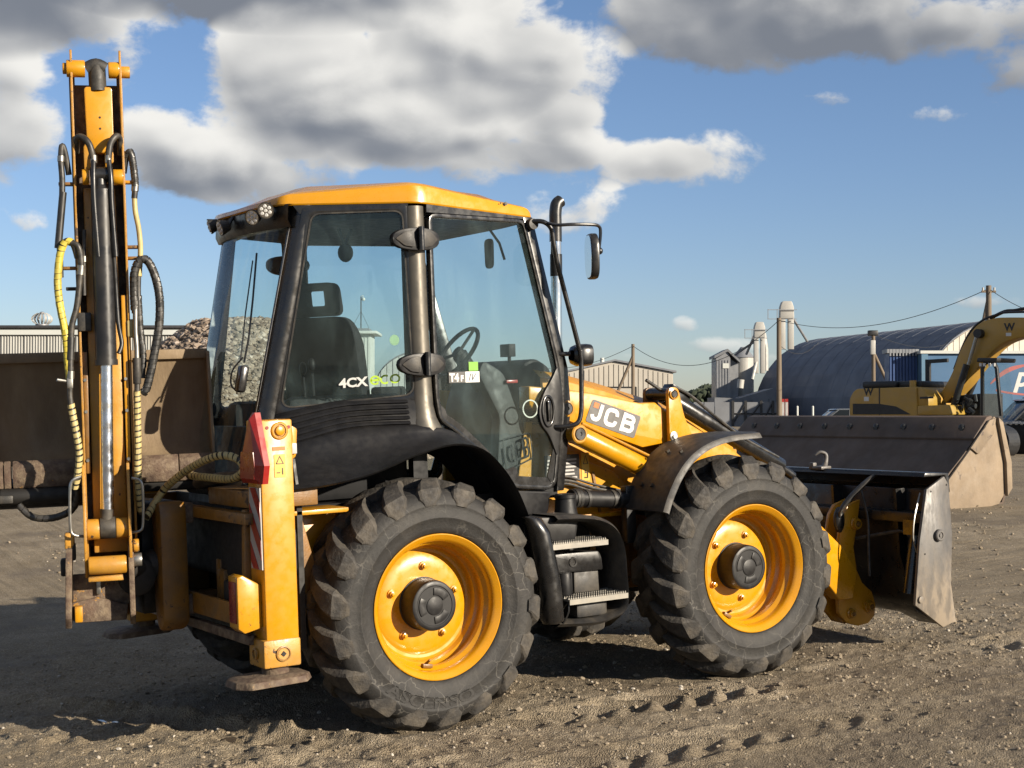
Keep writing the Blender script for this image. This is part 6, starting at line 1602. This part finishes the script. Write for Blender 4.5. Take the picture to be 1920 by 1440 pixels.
# --- silos and elevators
D_ = 170
f = YB(at(1343, D_), D_)
sl = f.root('silo_tower', label='tall grey square-sided silo tower with pitched top', category='silo')
w = at(1386, D_) - at(1343, D_); H = hgt(672, D_) - f.z; Hp = hgt(659, D_) - f.z
MB().prism([(0, -.5), (w * .62, -.5), (w * .62, H), (w * .5, Hp), (0, H)], 0, 4, 'y').obj('body', 'silo_grey', sl)
MB().prism([(w * .62, -.5), (w, -.5), (w, H - .6), (w * .62, H)], .6, 4.4, 'y').obj('side_body', 'silo_grey', sl)
MB().prism([(-.2, H), (w * .5, Hp), (w + .1, H - .5), (w + .1, H - .2), (w * .5, Hp + .3), (-.2, H + .3)], -.2, 4.5, 'y').obj('roof', 'fence_sheet', sl)
for i in range(5): MB().bx(w * .62 * i / 5 + .04, w * .62 * i / 5 + .12, -.06, 0, 0, H - .2).obj('rib', 'silo_grey', sl)
MB().bx(w * .28, w * .55, -.1, -.02, H - 1.1, H - .55).obj('name_board', 'white_clean', sl)
f = YB(at(1404, D_), D_ + 4)
s2_ = f.root('round_silo', label='round corrugated silo, its top half sunlit, beside the square tower', category='silo')
R_ = (at(1424, D_) - at(1384, D_)) / 2; H = hgt(668, D_) - f.z
prof = []
zz = 0
for k in range(40):
    a = 2 * math.pi * k / 40
    MB().prism([(R_ * math.cos(a), R_ * math.sin(a)), (R_ * math.cos(a + .157), R_ * math.sin(a + .157)), ((R_ - .12) * math.cos(a + .157), (R_ - .12) * math.sin(a + .157)), ((R_ - .06) * math.cos(a), (R_ - .06) * math.sin(a))], -.5, H, 'z').obj('wall_sheet', 'silo_white', s2_)
MB().lathe([(R_ + .1, H), (.3, H + 1.2), (0, H + 1.2)], (0, 0, 0), 'z', 30).obj('roof', 'silo_grey', s2_)
def elevator(name, u, v0, vb, D, wd, label, legs=2, spout=None):
    f = YB(at(u, D), D); e = f.root(name, label=label, category='elevator')
    H = hgt(v0, D) - f.z; B = hgt(vb, D) - f.z
    for i in range(legs):
        x = (i - (legs - 1) / 2) * wd * .55
        MB().bx(x - wd * .18, x + wd * .18, -.3, .3, B, H - 1.6).obj('leg', 'silo_white', e, bev=.03)
    MB().prism(round_poly([(-wd * .46, H - 1.8), (wd * .46, H - 1.8), (wd * .44, H - .7), (wd * .30, H - .1), (-wd * .30, H - .1), (-wd * .44, H - .7)], .15), -.5, .5, 'y').obj('head', 'silo_white', e, bev=.05)
    for z in (H - 1.9, H - 1.0): MB().bx(-wd * 1.3, wd * .6, -.7, -.62, z, z + .06).obj('platform_rail', 'silo_grey', e)
    for x in (-wd * 1.3, -wd * .7): MB().bx(x, x + .06, -.7, -.62, H - 1.9, H - .9).obj('rail_post', 'silo_grey', e)
    if spout:
        for P, r, m in spout: MB().tube([Vector((at(a, D) - at(u, D), b, hgt(c, D) - f.z)) for a, b, c in P], r, 8).obj('spout', m, e)
    return e
elevator('grain_elevator', 1424, 602, 700, 165, 1.3, 'rusty topped elevator tower with spouts beside the round silo', 2, [([(1418, 0, 622), (1402, 1, 664)], .14, 'silo_white'), ([(1432, 0, 625), (1436, 0, 655), (1436, 0, 695)], .28, 'silo_white'), ([(1420, 0, 672), (1408, -1, 712)], .16, 'silo_white'), ([(1416, 0, 640), (1383, 2, 664)], .12, 'silo_grey')])
elevator('grain_elevator', 1475, 563, 655, 150, 1.5, 'tall white double-leg elevator rising behind the hangar roof', 2, [([(1482, 0, 588), (1525, 3, 637)], .13, 'silo_grey')])
D_ = 160; f = YB(at(1310, D_), D_)
lw = f.root('low_plant_sheds', label='low dark sheds at the foot of the silos', category='shed')
x = lambda u: at(u, D_) - at(1310, D_)
MB().prism([(x(1340), -.5), (x(1455), -.5), (x(1455), hgt(735, D_) - f.z), (x(1450), hgt(728, D_) - f.z), (x(1386), hgt(747, D_) - f.z), (x(1340), hgt(745, D_) - f.z)], 0, 6, 'y').obj('wall', 'fence_sheet', lw)
for u0, u1 in ((1393, 1408), (1410, 1425), (1427, 1440), (1442, 1453)): MB().bx(x(u0), x(u1), -.08, 0, -.4, hgt(748, D_) - f.z).obj('wall_panel', 'fence_sheet', lw)
MB().cyl((x(1385), -1, hgt(728, D_) - f.z), (x(1387), -1, hgt(712, D_) - f.z), .35, n=12).obj('filter_drum', 'silo_white', lw)

# --- barrel hangar: long dark side towards us, pale gable to the right
def hangar():
    D0 = 105; ang = rad(38)
    # near right corner of the gable
    f = YB(36.4, 137, rad(15))
    e = f.root('arched_hangar', label='big barrel-roofed hangar with dark side and pale gable end', category='hangar')
    Wd = 18.5; H = 9.9; L = 36.0; n = 24
    arch = [(Wd / 2 - Wd / 2 * math.cos(t), H * math.sin(t) ** .9) for t in np.linspace(0, math.pi, n + 1)]
    rows = []
    for y in np.linspace(0, L, 2): rows.append([(x_, y, z_) for x_, z_ in arch])
    # roof sheets: one part for each strip along the vault
    for i in range(n):
        (xa, za), (xb, zb) = arch[i], arch[i + 1]
        k = 24
        for j in range(1):
            MB().add([(xa, 0, za), (xb, 0, zb), (xb, L, zb), (xa, L, za), (xa * 1.0, 0, za - .12), (xb, 0, zb - .12), (xb, L, zb - .12), (xa, L, za - .12)], [(0, 1, 2, 3), (7, 6, 5, 4), (0, 4, 5, 1), (2, 6, 7, 3)]).obj('roof_sheet', 'hangar_skin', e)
    for j in range(0, int(L), 3):
        b = MB(); rib = [[(Wd / 2 + (q[0] - Wd / 2) * 1.001, j + .0, q[1] * 1.001 + .01), (Wd / 2 + (q[0] - Wd / 2) * 1.001, j + .08, q[1] * 1.001 + .01)] for q in arch]
        b.slab(rib, (0, 0, -.05)).obj('roof_rib', 'hangar_skin', e)
    gp = [(a, c) for a, c in arch]
    MB().prism([(0, -.5)] + gp + [(Wd, -.5)], .3, .6, 'y').obj('gable', 'white_wall', e)
    for i in range(30):
        x0, x1 = Wd * i / 30 + .03, Wd * (i + 1) / 30 - .03
        zt = lambda x_: np.interp(x_, [q[0] for q in arch], [q[1] for q in arch]) - .25
        if zt(x0) > 2 and zt(x1) > 2: MB().prism([(x0, .2), (x1, .2), (x1, zt(x1)), (x0, zt(x0))], .16, .3, 'y').obj('gable_panel', 'white_wall', e)
    MB().bx(10, 10.25, .05, .2, 4, 7).obj('vent_slot', 'dig_dark', e)
    return e
hangar()

# --- sheet fence with braced gates
D_ = 150; f = YB(at(1300, D_), D_)
fe = f.root('yard_fence', label='grey sheet fence with braced gates in front of the silos', category='fence')
x = lambda u: at(u, D_) - at(1300, D_)
z0 = hgt(797, D_) - f.z; z1 = hgt(754, D_) - f.z
us = [1300, 1320, 1340, 1374, 1398, 1425, 1449, 1474]
for a, c in zip(us[:-1], us[1:]):
    MB().bx(x(a) + .04, x(c) - .04, 0, .08, z0 - .3, z1).obj('fence_panel', 'fence_sheet', fe)
for u in (1374, 1398, 1427, 1449, 1474): MB().bx(x(u) - .12, x(u) + .12, -.14, -.02, z0 - .3, z1 + .15).obj('gate_post', 'dig_dark', fe)
for a, c in ((1376, 1396), (1400, 1425), (1429, 1447), (1451, 1472)):
    MB().tube([(x(a), -.1, z0 + .3), (x(c), -.1, z1 - .2)], .07, 6).obj('gate_brace', 'dig_dark', fe)
    MB().tube([(x(a), -.1, (z0 + z1) / 2), (x(c), -.1, (z0 + z1) / 2)], .06, 6).obj('gate_rail', 'dig_dark', fe)
for u, lb in ((1468, 'left of the pair of short red and white gate posts'), (1475, 'right of the pair of short red and white gate posts')):
    g_ = YB(at(u, 120), 120); e = g_.root('gate_marker', label=lb, category='post', group='red and white gate posts')
    MB().bx(-.12, .12, 0, .2, -.3, hgt(748, 120) - g_.z).obj('post', 'red', e)
    MB().bx(-.10, .10, -.02, 0, .3, hgt(754, 120) - g_.z).obj('white_band', 'offwhite', e)
for u, lb in ((1495, 'thin white post left of the grey parked car'), (1524, 'thin white post beside the bonnet of the grey parked car')):
    g_ = YB(at(u, 100), 100); o = MB().cyl((0, 0, -.2), (0, 0, hgt(763, 100) - g_.z), .07, n=10).ball((0, 0, hgt(763, 100) - g_.z), .075).obj('marker_post', 'white_clean')
    o.location = (g_.o.x, g_.o.y, g_.z); o['label'] = lb; o['category'] = 'post'; o['group'] = 'white marker posts'

# --- far wood
def far_wood():
    co = []; fs = []; k = 0
    n = 5200
    u = rng.uniform(1235, 1420, n); d = rng.uniform(330, 380, n)
    top = np.interp(u, [1235, 1290, 1300, 1320, 1335, 1350, 1420], [766, 742, 736, 731, 729, 735, 745]) + 5 * fbm(u / 9.0, d * 0, 1.0, 3, 3)
    r = (u - 960) / F_PX * d; zt = CAM.z + (778 - top) / F_PX * d
    z = rng.uniform(-1, 1, n) ** 1 * 0 + (0.3 + (zt - .3) * rng.random(n) ** .5)
    base = np.array([CAM.x, CAM.y, 0])[None] + np.outer(r, np.array(RIGHT)) + np.outer(d, np.array(FWD))
    s = rng.uniform(.5, 1.0, n)
    V = ico_v[None] * (1 + .8 * (rng.random((n, 12, 1)) - .5)) * s[:, None, None]
    co = (V + base[:, None] + np.stack([0 * z, 0 * z, z], -1)[:, None]).reshape(-1, 3)
    fs = (ico_f[None] + (np.arange(n) * 12)[:, None, None]).reshape(-1, 3)
    o = mesh_np('far_wood', co, fs, 'leaf', smooth=False); o['kind'] = 'stuff'; o['label'] = 'dark wood on the horizon beside the silo tower'; o['category'] = 'wood'
far_wood()

# --- blue container and lettered trailer side
D_ = 62; f = YB(at(1668, D_), D_)
ct = f.root('blue_container', label='ribbed dark blue container end behind the yellow digger', category='container')
w = at(1722, D_) - at(1668, D_); z1 = hgt(662, D_) - f.z
MB().bx(0, w, .06, .8, -.2, z1).obj('body', 'blue_sheet', ct)
for i in range(9): MB().bx(w * i / 9 + .02, w * i / 9 + .09, 0, .06, 0, z1 - .15).obj('rib', 'blue_sheet', ct)
MB().bx(-.1, w + .02, -.06, .8, z1, z1 + .16).obj('top_rail', 'silo_grey', ct)
for i in range(9): MB().bx(w * i / 9, w * i / 9 + .06, -.07, 0.02, z1 - .12, z1 + .16).obj('rail_tooth', 'silo_grey', ct)
f = YB(at(1721, D_), D_ - .5)
tr = f.root('lettered_trailer', label='blue trailer side with white lettering and red swoosh behind the digger', category='trailer')
w = at(2080, D_) - at(1721, D_); z1 = hgt(664, D_) - f.z; z0 = hgt(800, D_) - f.z
MB().bx(0, .26, -.1, 2.4, .0, z1).obj('end_post', 'pale_blue', tr)
MB().bx(.26, w, 0, 2.4, .0, z1).obj('side_board', 'blue_board', tr)
MB().bx(-.05, w, -.14, 2.5, z1, z1 + .12).obj('top_rail', 'white_clean', tr)
x = lambda u: at(u, D_) - at(1721, D_)
tf_ = lambda X0, Z0: (lambda a, b, h: (X0 + a, -.006, Z0 + b))
lettering('side_lettering', 'po', 1.15, tf_(x(1894), hgt(724, D_) - f.z), 'white', tr, shear=.3, offset=.03)
lettering('side_lettering', 'om', .28, tf_(x(1872), hgt(680, D_) - f.z), 'white', tr, shear=.3, offset=.010)
sw_ = catmull([(x(1850), hgt(720, D_) - f.z, 0), (x(1868), hgt(704, D_) - f.z, 0), (x(1890), hgt(692, D_) - f.z, 0), (x(1925), hgt(684, D_) - f.z, 0), (x(1970), hgt(680, D_) - f.z, 0)], 5)
MB().grid([[(p.x, -.006, p.y + .10 * math.sin(math.pi * min(1, i / 18 + .1))), (p.x, -.006, p.y - .10 * math.sin(math.pi * min(1, i / 18 + .1)))] for i, p in enumerate(sw_)]).obj('swoosh', 'swoosh', tr)
sw_ = catmull([(x(1860), hgt(732, D_) - f.z, 0), (x(1885), hgt(737, D_) - f.z, 0), (x(1930), hgt(742, D_) - f.z, 0)], 5)
MB().grid([[(p.x, -.006, p.y + .04), (p.x, -.006, p.y - .04)] for p in sw_]).obj('swoosh', 'swoosh', tr)
# --- tracked digger behind the brown bucket
# the digger is laid out across the view: its upper works turned so that the boom points to the right
def digger2():
    D = 44.0; uo = 1740; ang = rad(-46)
    f = YB(at(uo, D), D, ang); f.z = hgt(858, D)
    e = f.root('tracked_digger', label='ochre tracked digger with raised boom behind the brown loader bucket', category='excavator')
    ca, sa = math.cos(ang), -math.sin(ang)
    def X(u, y=0.0):
        # column u for a point y metres across the machine
        k = (u - 960) / F_PX; r0 = at(uo, D)
        return (k * (D + ca * y) - r0 - sa * y) / (ca + k * sa)
    def Z(v, u=1740, y=0.0):
        d_ = D - sa * X(u, y) + ca * y
        return CAM.z + (778 - v) / F_PX * d_ - f.z
    def P(L, y=0.0): return [(X(a, y), Z(c, a, y)) for a, c in L]
    tp = round_poly([(-2.4, .45), (-2.2, .06), (2.0, .02), (2.45, .16), (2.55, .46), (2.45, .78), (2.1, .92), (-2.2, .92)], .2, 4)
    cx = X(1850, 0) - 1.9
    tp = [(a + cx, c) for a, c in tp]
    for y in (.3, 2.6):
        t = MB().prism(tp, y - .3, y + .3, 'y').obj('track', 'dig_dark', e, bev=.02)
        N = len(tp)
        for i in range(0, N):
            a, c = Vector(tp[i]), Vector(tp[(i + 1) % N]); n = max(1, int((c - a).length / .17))
            for k in range(n):
                p = a.lerp(c, (k + .5) / n); q = c - a
                MB().box((p.x, y, p.y), (.09, .62, .10), Matrix.Rotation(-math.atan2(q.y, q.x), 3, 'Y')).obj('track_shoe', 'dig_dark', t)
    MB().bx(cx - 1.2, cx + 1.2, .6, 2.3, .4, 1.0).obj('slew_ring', 'dig_dark', e, bev=.04)
    hs = round_poly(P([(1592, 778), (1592, 748), (1602, 729), (1718, 725), (1720, 778), (1718, 796), (1600, 796)]), [.05, .12, .25, .05, .03, .05, .1], 4)
    h = MB().prism(hs, 0, 2.4, 'y').obj('engine_house', 'dig_yellow', e, bev=.04)
    MB().prism(P([(1599, 777), (1599, 757), (1648, 757), (1680, 762), (1708, 777)]), -.006, .0, 'y').obj('black_stripe', 'dig_dark', h)
    MB().prism(P([(1648, 778), (1650, 778), (1650, 728), (1648, 728)]), -.008, .0, 'y').obj('panel_gap', 'dig_dark', h)
    lettering('house_mark', 'W', .30, lambda a, b, hh: (X(1620) + a, -.004, Z(741, 1620) + b), 'dig_dark', h, offset=.01)
    MB().prism(P([(1620, 752), (1629, 752), (1629, 744), (1620, 744)]), -.005, 0, 'y').obj('house_label', 'white', h)
    MB().prism(P([(1616, 728), (1680, 727), (1680, 714), (1616, 715)], .2), .2, 2.0, 'y').obj('engine_hood', 'dig_dark', e, bev=.06)
    MB().prism(P([(1684, 727), (1728, 727), (1728, 714), (1684, 714)], .3), .3, 2.0, 'y').obj('engine_hood', 'dig_dark', e, bev=.06)
    MB().cyl((X(1712, .2), .2, Z(727, 1712)), (X(1712, .2), .2, Z(713, 1712)), .10, n=12).obj('tank_cap', 'dig_yellow', e)
    MB().prism(P([(1720, 762), (1720, 727), (1733, 728), (1741, 746), (1741, 762)], .05), .05, 1.0, 'y').obj('tool_box', 'dig_yellow', e, bev=.03)
    MB().prism(round_poly(P([(1720, 778), (1720, 761), (1778, 759), (1783, 778)], .0), .05), .0, 1.0, 'y').obj('step_box', 'dig_yellow', e, bev=.04)
    MB().prism(P([(1728, 748), (1752, 747), (1752, 743), (1728, 744)]), -.1, -.05, 'y').obj('hand_rail', 'dig_dark', e)
    by = .9
    bt = [(1748, 752), (1765, 735), (1785, 700), (1800, 660), (1815, 632), (1835, 608), (1860, 598), (1890, 595), (1990, 597), (2060, 606)]
    bb = [(2060, 630), (1990, 632), (1930, 632), (1903, 635), (1878, 645), (1856, 664), (1836, 686), (1811, 718), (1788, 742), (1773, 756)]
    def smooth2(L): return [(q.x, q.y) for q in catmull([Vector((a, c, 0)) for a, c in L], 4)]
    bo = MB().prism(P(smooth2(bt) + smooth2(bb), by), by, by + .6, 'y').obj('boom', 'dig_yellow', e, bev=.02)
    lettering('boom_mark', 'W', .30, lambda a, b, hh: (X(1884, by) + a, by - .006, Z(620, 1884, by) + b), 'dig_dark', bo, offset=.01)
    MB().prism(P([(1887, 630), (1897, 630), (1897, 624), (1887, 624)], by), by - .006, by, 'y').obj('boom_label', 'white', bo)
    MB().tube([Vector((X(a, by), by + .1, Z(c, a, by))) for a, c in smooth2([(1786, 692), (1802, 650), (1818, 620), (1840, 600), (1865, 590), (1890, 585), (1990, 584)])], .035, 6).obj('boom_hose', 'dig_dark', bo)
    MB().tube([Vector((X(a, by), by + .3, Z(c, a, by))) for a, c in smooth2([(1848, 596), (1875, 583), (1895, 581), (1920, 577), (1990, 575)])], .05, 6).obj('boom_hose', 'dig_dark', bo)
    for (ua, va, uc, vc, r, m, y) in ((1816, 684, 1832, 630, .05, 'steel', .75), (1788, 762, 1813, 684, .10, 'dig_dark', .75), (1806, 766, 1838, 690, .09, 'dig_dark', 1.7)):
        MB().cyl((X(ua, y), y, Z(va, ua, y)), (X(uc, y), y, Z(vc, uc, y)), r, n=12).obj('boom_ram', m, bo)
    MB().cyl((X(1833, .7), .7, Z(625, 1833, .7)), (X(1833, .7), 1.7, Z(625, 1833, .7)), .13, n=14).obj('boom_pin', 'dig_dark', bo)
    gf = MB()
    for L in ([(1735, 772), (1743, 772), (1743, 674), (1735, 674)], [(1743, 681), (1776, 679), (1776, 672), (1743, 674)]):
        gf.prism(P(L, 1.7), 1.7, 1.8, 'y')
    gf.obj('guard_frame', 'dig_dark', e)
    cy = .2
    cc = MB().prism(P([(1838, 780), (1838, 690), (1846, 676), (1864, 676), (1870, 690), (1878, 780), (1873, 780), (1865, 692), (1861, 683), (1848, 683), (1843, 692), (1843, 780)], cy), cy, cy + .10, 'y').obj('cab_frame', 'dig_dark', e, bev=.01)
    MB().prism(P([(1841, 779), (1842, 690), (1848, 681), (1862, 681), (1875, 779)], cy + .02), cy + .03, cy + .9, 'y').obj('cab_glass', 'glass', cc)
    MB().prism(P([(1834, 679), (1872, 679), (1874, 671), (1836, 671)], cy), cy - .1, cy + 1.0, 'y').obj('cab_roof', 'dig_dark', cc, bev=.03)
    for u in (1841, 1848, 1858, 1866): MB().prism(P([(u, 687), (u + 4, 687), (u + 4, 681), (u, 681)], cy), cy - .14, cy - .1, 'y').obj('work_lamp', 'white', cc)
    b = MB()
    for k in range(16):
        a = (random.uniform(1790, 1834), random.uniform(735, 775)); c = (a[0] + random.uniform(-12, 12), a[1] + random.uniform(-14, 14)); y = random.uniform(.4, .9)
        b.tube([(X(a[0], y), y, Z(a[1], a[0], y)), (X(c[0], y), y, Z(c[1], c[0], y))], random.uniform(.03, .08), 7)
    b.prism(P([(1786, 795), (1838, 795), (1838, 738), (1792, 742)], .9), .9, 2.2, 'y'); b.obj('boom_foot', 'dig_dark', e)
    return e
digger2()

# --- big brown loader bucket lying in the yard on its back, lip upwards, right end nearest
def yard_bucket():
    D = 19.0; ang = rad(-57); W = 4.45
    r1 = at(1775, D)
    f = YB(r1 - W * math.cos(ang), D - W * math.sin(ang), ang); f.z = hgt(952, D)
    e = f.root('loader_bucket', label='big muddy brown loader bucket lying behind the front bucket of the backhoe loader', category='bucket')
    Zt = hgt(779, D) - f.z
    # profile (across, height): x runs along the lip, y away from the dark floor plate
    prof = [(.02, .06), (-.10, .16), (-.12, .26), (.02, .42), (.30, .66), (.62, .96), (.80, Zt - .06)]
    Pp = catmull([Vector((a, c, 0)) for a, c in prof], 4)
    rows = [[(x_, p.x, p.y) for x_ in np.linspace(0, W, 5)] for p in Pp]
    MB().slab(rows, (0, .05, .02)).obj('floor_plate', 'brown_steel', e, smooth=50)
    MB().prism([(.50, .80), (.47, .86), (.72, Zt - .02), (.80, Zt), (.86, Zt - .03), (.60, .86)], -.03, W + .02, fn=lambda p, q, h: (h, p, q)).obj('cutting_edge', 'brown_steel', e, bev=.012)
    for k in range(9):
        x_ = .25 + k * .49
        b = MB(); b.ball((x_, .60, .99), (.05, .04, .05)); b.box((x_ + .03, .58, .95), (.05, .05, .09)); b.obj('edge_bolt', 'dig_dark', e)
    MB().slab([[(x_, a, c) for x_ in (0, W)] for a, c in ((-.1, .12), (.05, .0), (.5, -.02), (1.05, .02), (1.18, .3), (1.1, .7), (.88, Zt - .05))], (0, -.03, .02)).obj('back_plate', 'brown_steel', e, smooth=50)
    ck = [(.84, Zt - .01), (-.12, .25), (-.10, .12), (.06, -.06), (.5, -.05), (.92, .02), (1.10, .22), (1.08, .55), (.93, Zt - .10)]
    for x0, x1 in ((W, W + .04), (-.04, 0)):
        c = MB().prism(ck, x0, x1, fn=lambda p, q, h: (h, p, q)).obj('cheek', 'brown_pale', e, bev=.008)
        s = 1 if x0 > 1 else -1
        MB().prism([(.84, Zt - .03), (.72, Zt - .06), (.36, .74), (.50, .66), (.80, .92)], (x1 if s > 0 else x0), (x1 + .03 if s > 0 else x0 - .03), fn=lambda p, q, h: (h, p, q)).obj('cheek_plate', 'brown_pale', c, bev=.006)
        MB().prism([(.86, Zt - .02), (.95, Zt - .08), (1.11, .55), (1.12, .22), (1.03, .12), (1.01, .55)], (x1 if s > 0 else x0), (x1 + .05 if s > 0 else x0 - .05), fn=lambda p, q, h: (h, p, q)).obj('cheek_edge', 'brown_pale', c, bev=.006)
    return e
yard_bucket()

# --- parked cars
def car(u, D, ang, mat, label, name, L=4.5, Wd=1.78, H=1.45, suv=False):
    f = YB(at(u, D), D, ang); e = f.root(name, label=label, category='car')
    hood = .95 if suv else .85
    body = round_poly([(-L / 2, .28), (L / 2, .28), (L / 2 + .02, .6), (L / 2 - .1, hood - .08), (L * .22, hood), (-L * .44, hood + .05), (-L / 2, hood - .15)], .12, 4)
    MB().prism(body, -Wd / 2, Wd / 2, 'y').obj('body', mat, e, bev=.06)
    cab_ = round_poly([(L * .26, hood - .02), (L * .10, H - .03), (-L * .30 if not suv else -L * .40, H), (-L * .44 if not suv else -L * .48, hood + .03)], [.05, .25, .25, .05], 5)
    MB().prism(cab_, -Wd / 2 + .14, Wd / 2 - .14, 'y').obj('glasshouse', 'car_glass', e, bev=.05)
    MB().prism([(q[0], q[1] + .012) for q in round_poly([(L * .10, H - .04), (-L * .30 if not suv else -L * .40, H - .02), (-L * .33 if not suv else -L * .43, H - .10), (L * .13, H - .10)], .05)], -Wd / 2 + .13, Wd / 2 - .13, 'y').obj('roof', mat, e, bev=.03)
    for s in (-1, 1):
        for xa, xb in ((L * .25, L * .09), (-.05, -.08), (-L * .43, -L * .30)):
            MB().prism([(xa - .04, hood), (xa + .04, hood), (xb + .04, H - .06), (xb - .04, H - .06)], s * (Wd / 2 - .145), s * (Wd / 2 - .12), 'y').obj('pillar', mat, e)
        MB().box((L * .17, s * (Wd / 2 + .06), hood + .08), (.10, .16, .13)).obj('mirror', mat, e, bev=.03)
        for x_ in (L * .32, -L * .30):
            w = MB().lathe([(.33, -.10), (.33, .08), (.28, .11), (.20, .11)], (x_, s * (Wd / 2 - .09), .33), 'y', 22, sgn=s).obj('wheel', 'rubber', e)
            MB().lathe([(.20, .10), (.18, .08), (0, .09)], (x_, s * (Wd / 2 - .09), .33), 'y', 18, sgn=s).obj('hub_cap', 'steel', w)
        MB().box((L / 2 - .08, s * (Wd / 2 - .28), .66), (.16, .32, .13)).obj('headlight', 'offwhite', e, bev=.03)
        if suv: MB().tube([(L * .05, s * (Wd / 2 - .22), H + .02), (0, s * (Wd / 2 - .22), H + .07), (-L * .35, s * (Wd / 2 - .22), H + .07), (-L * .38, s * (Wd / 2 - .22), H + .02)], .022, 6).obj('roof_rail', 'car_dark', e)
    return e
car(1582, 70, rad(183), 'car_grey', 'silver grey car parked left of the digger, mostly hidden', 'parked_car')
car(1945, 54, rad(186), 'car_dark', 'dark estate car with roof rails parked at the right edge', 'parked_car', L=4.7, H=1.72, suv=True)
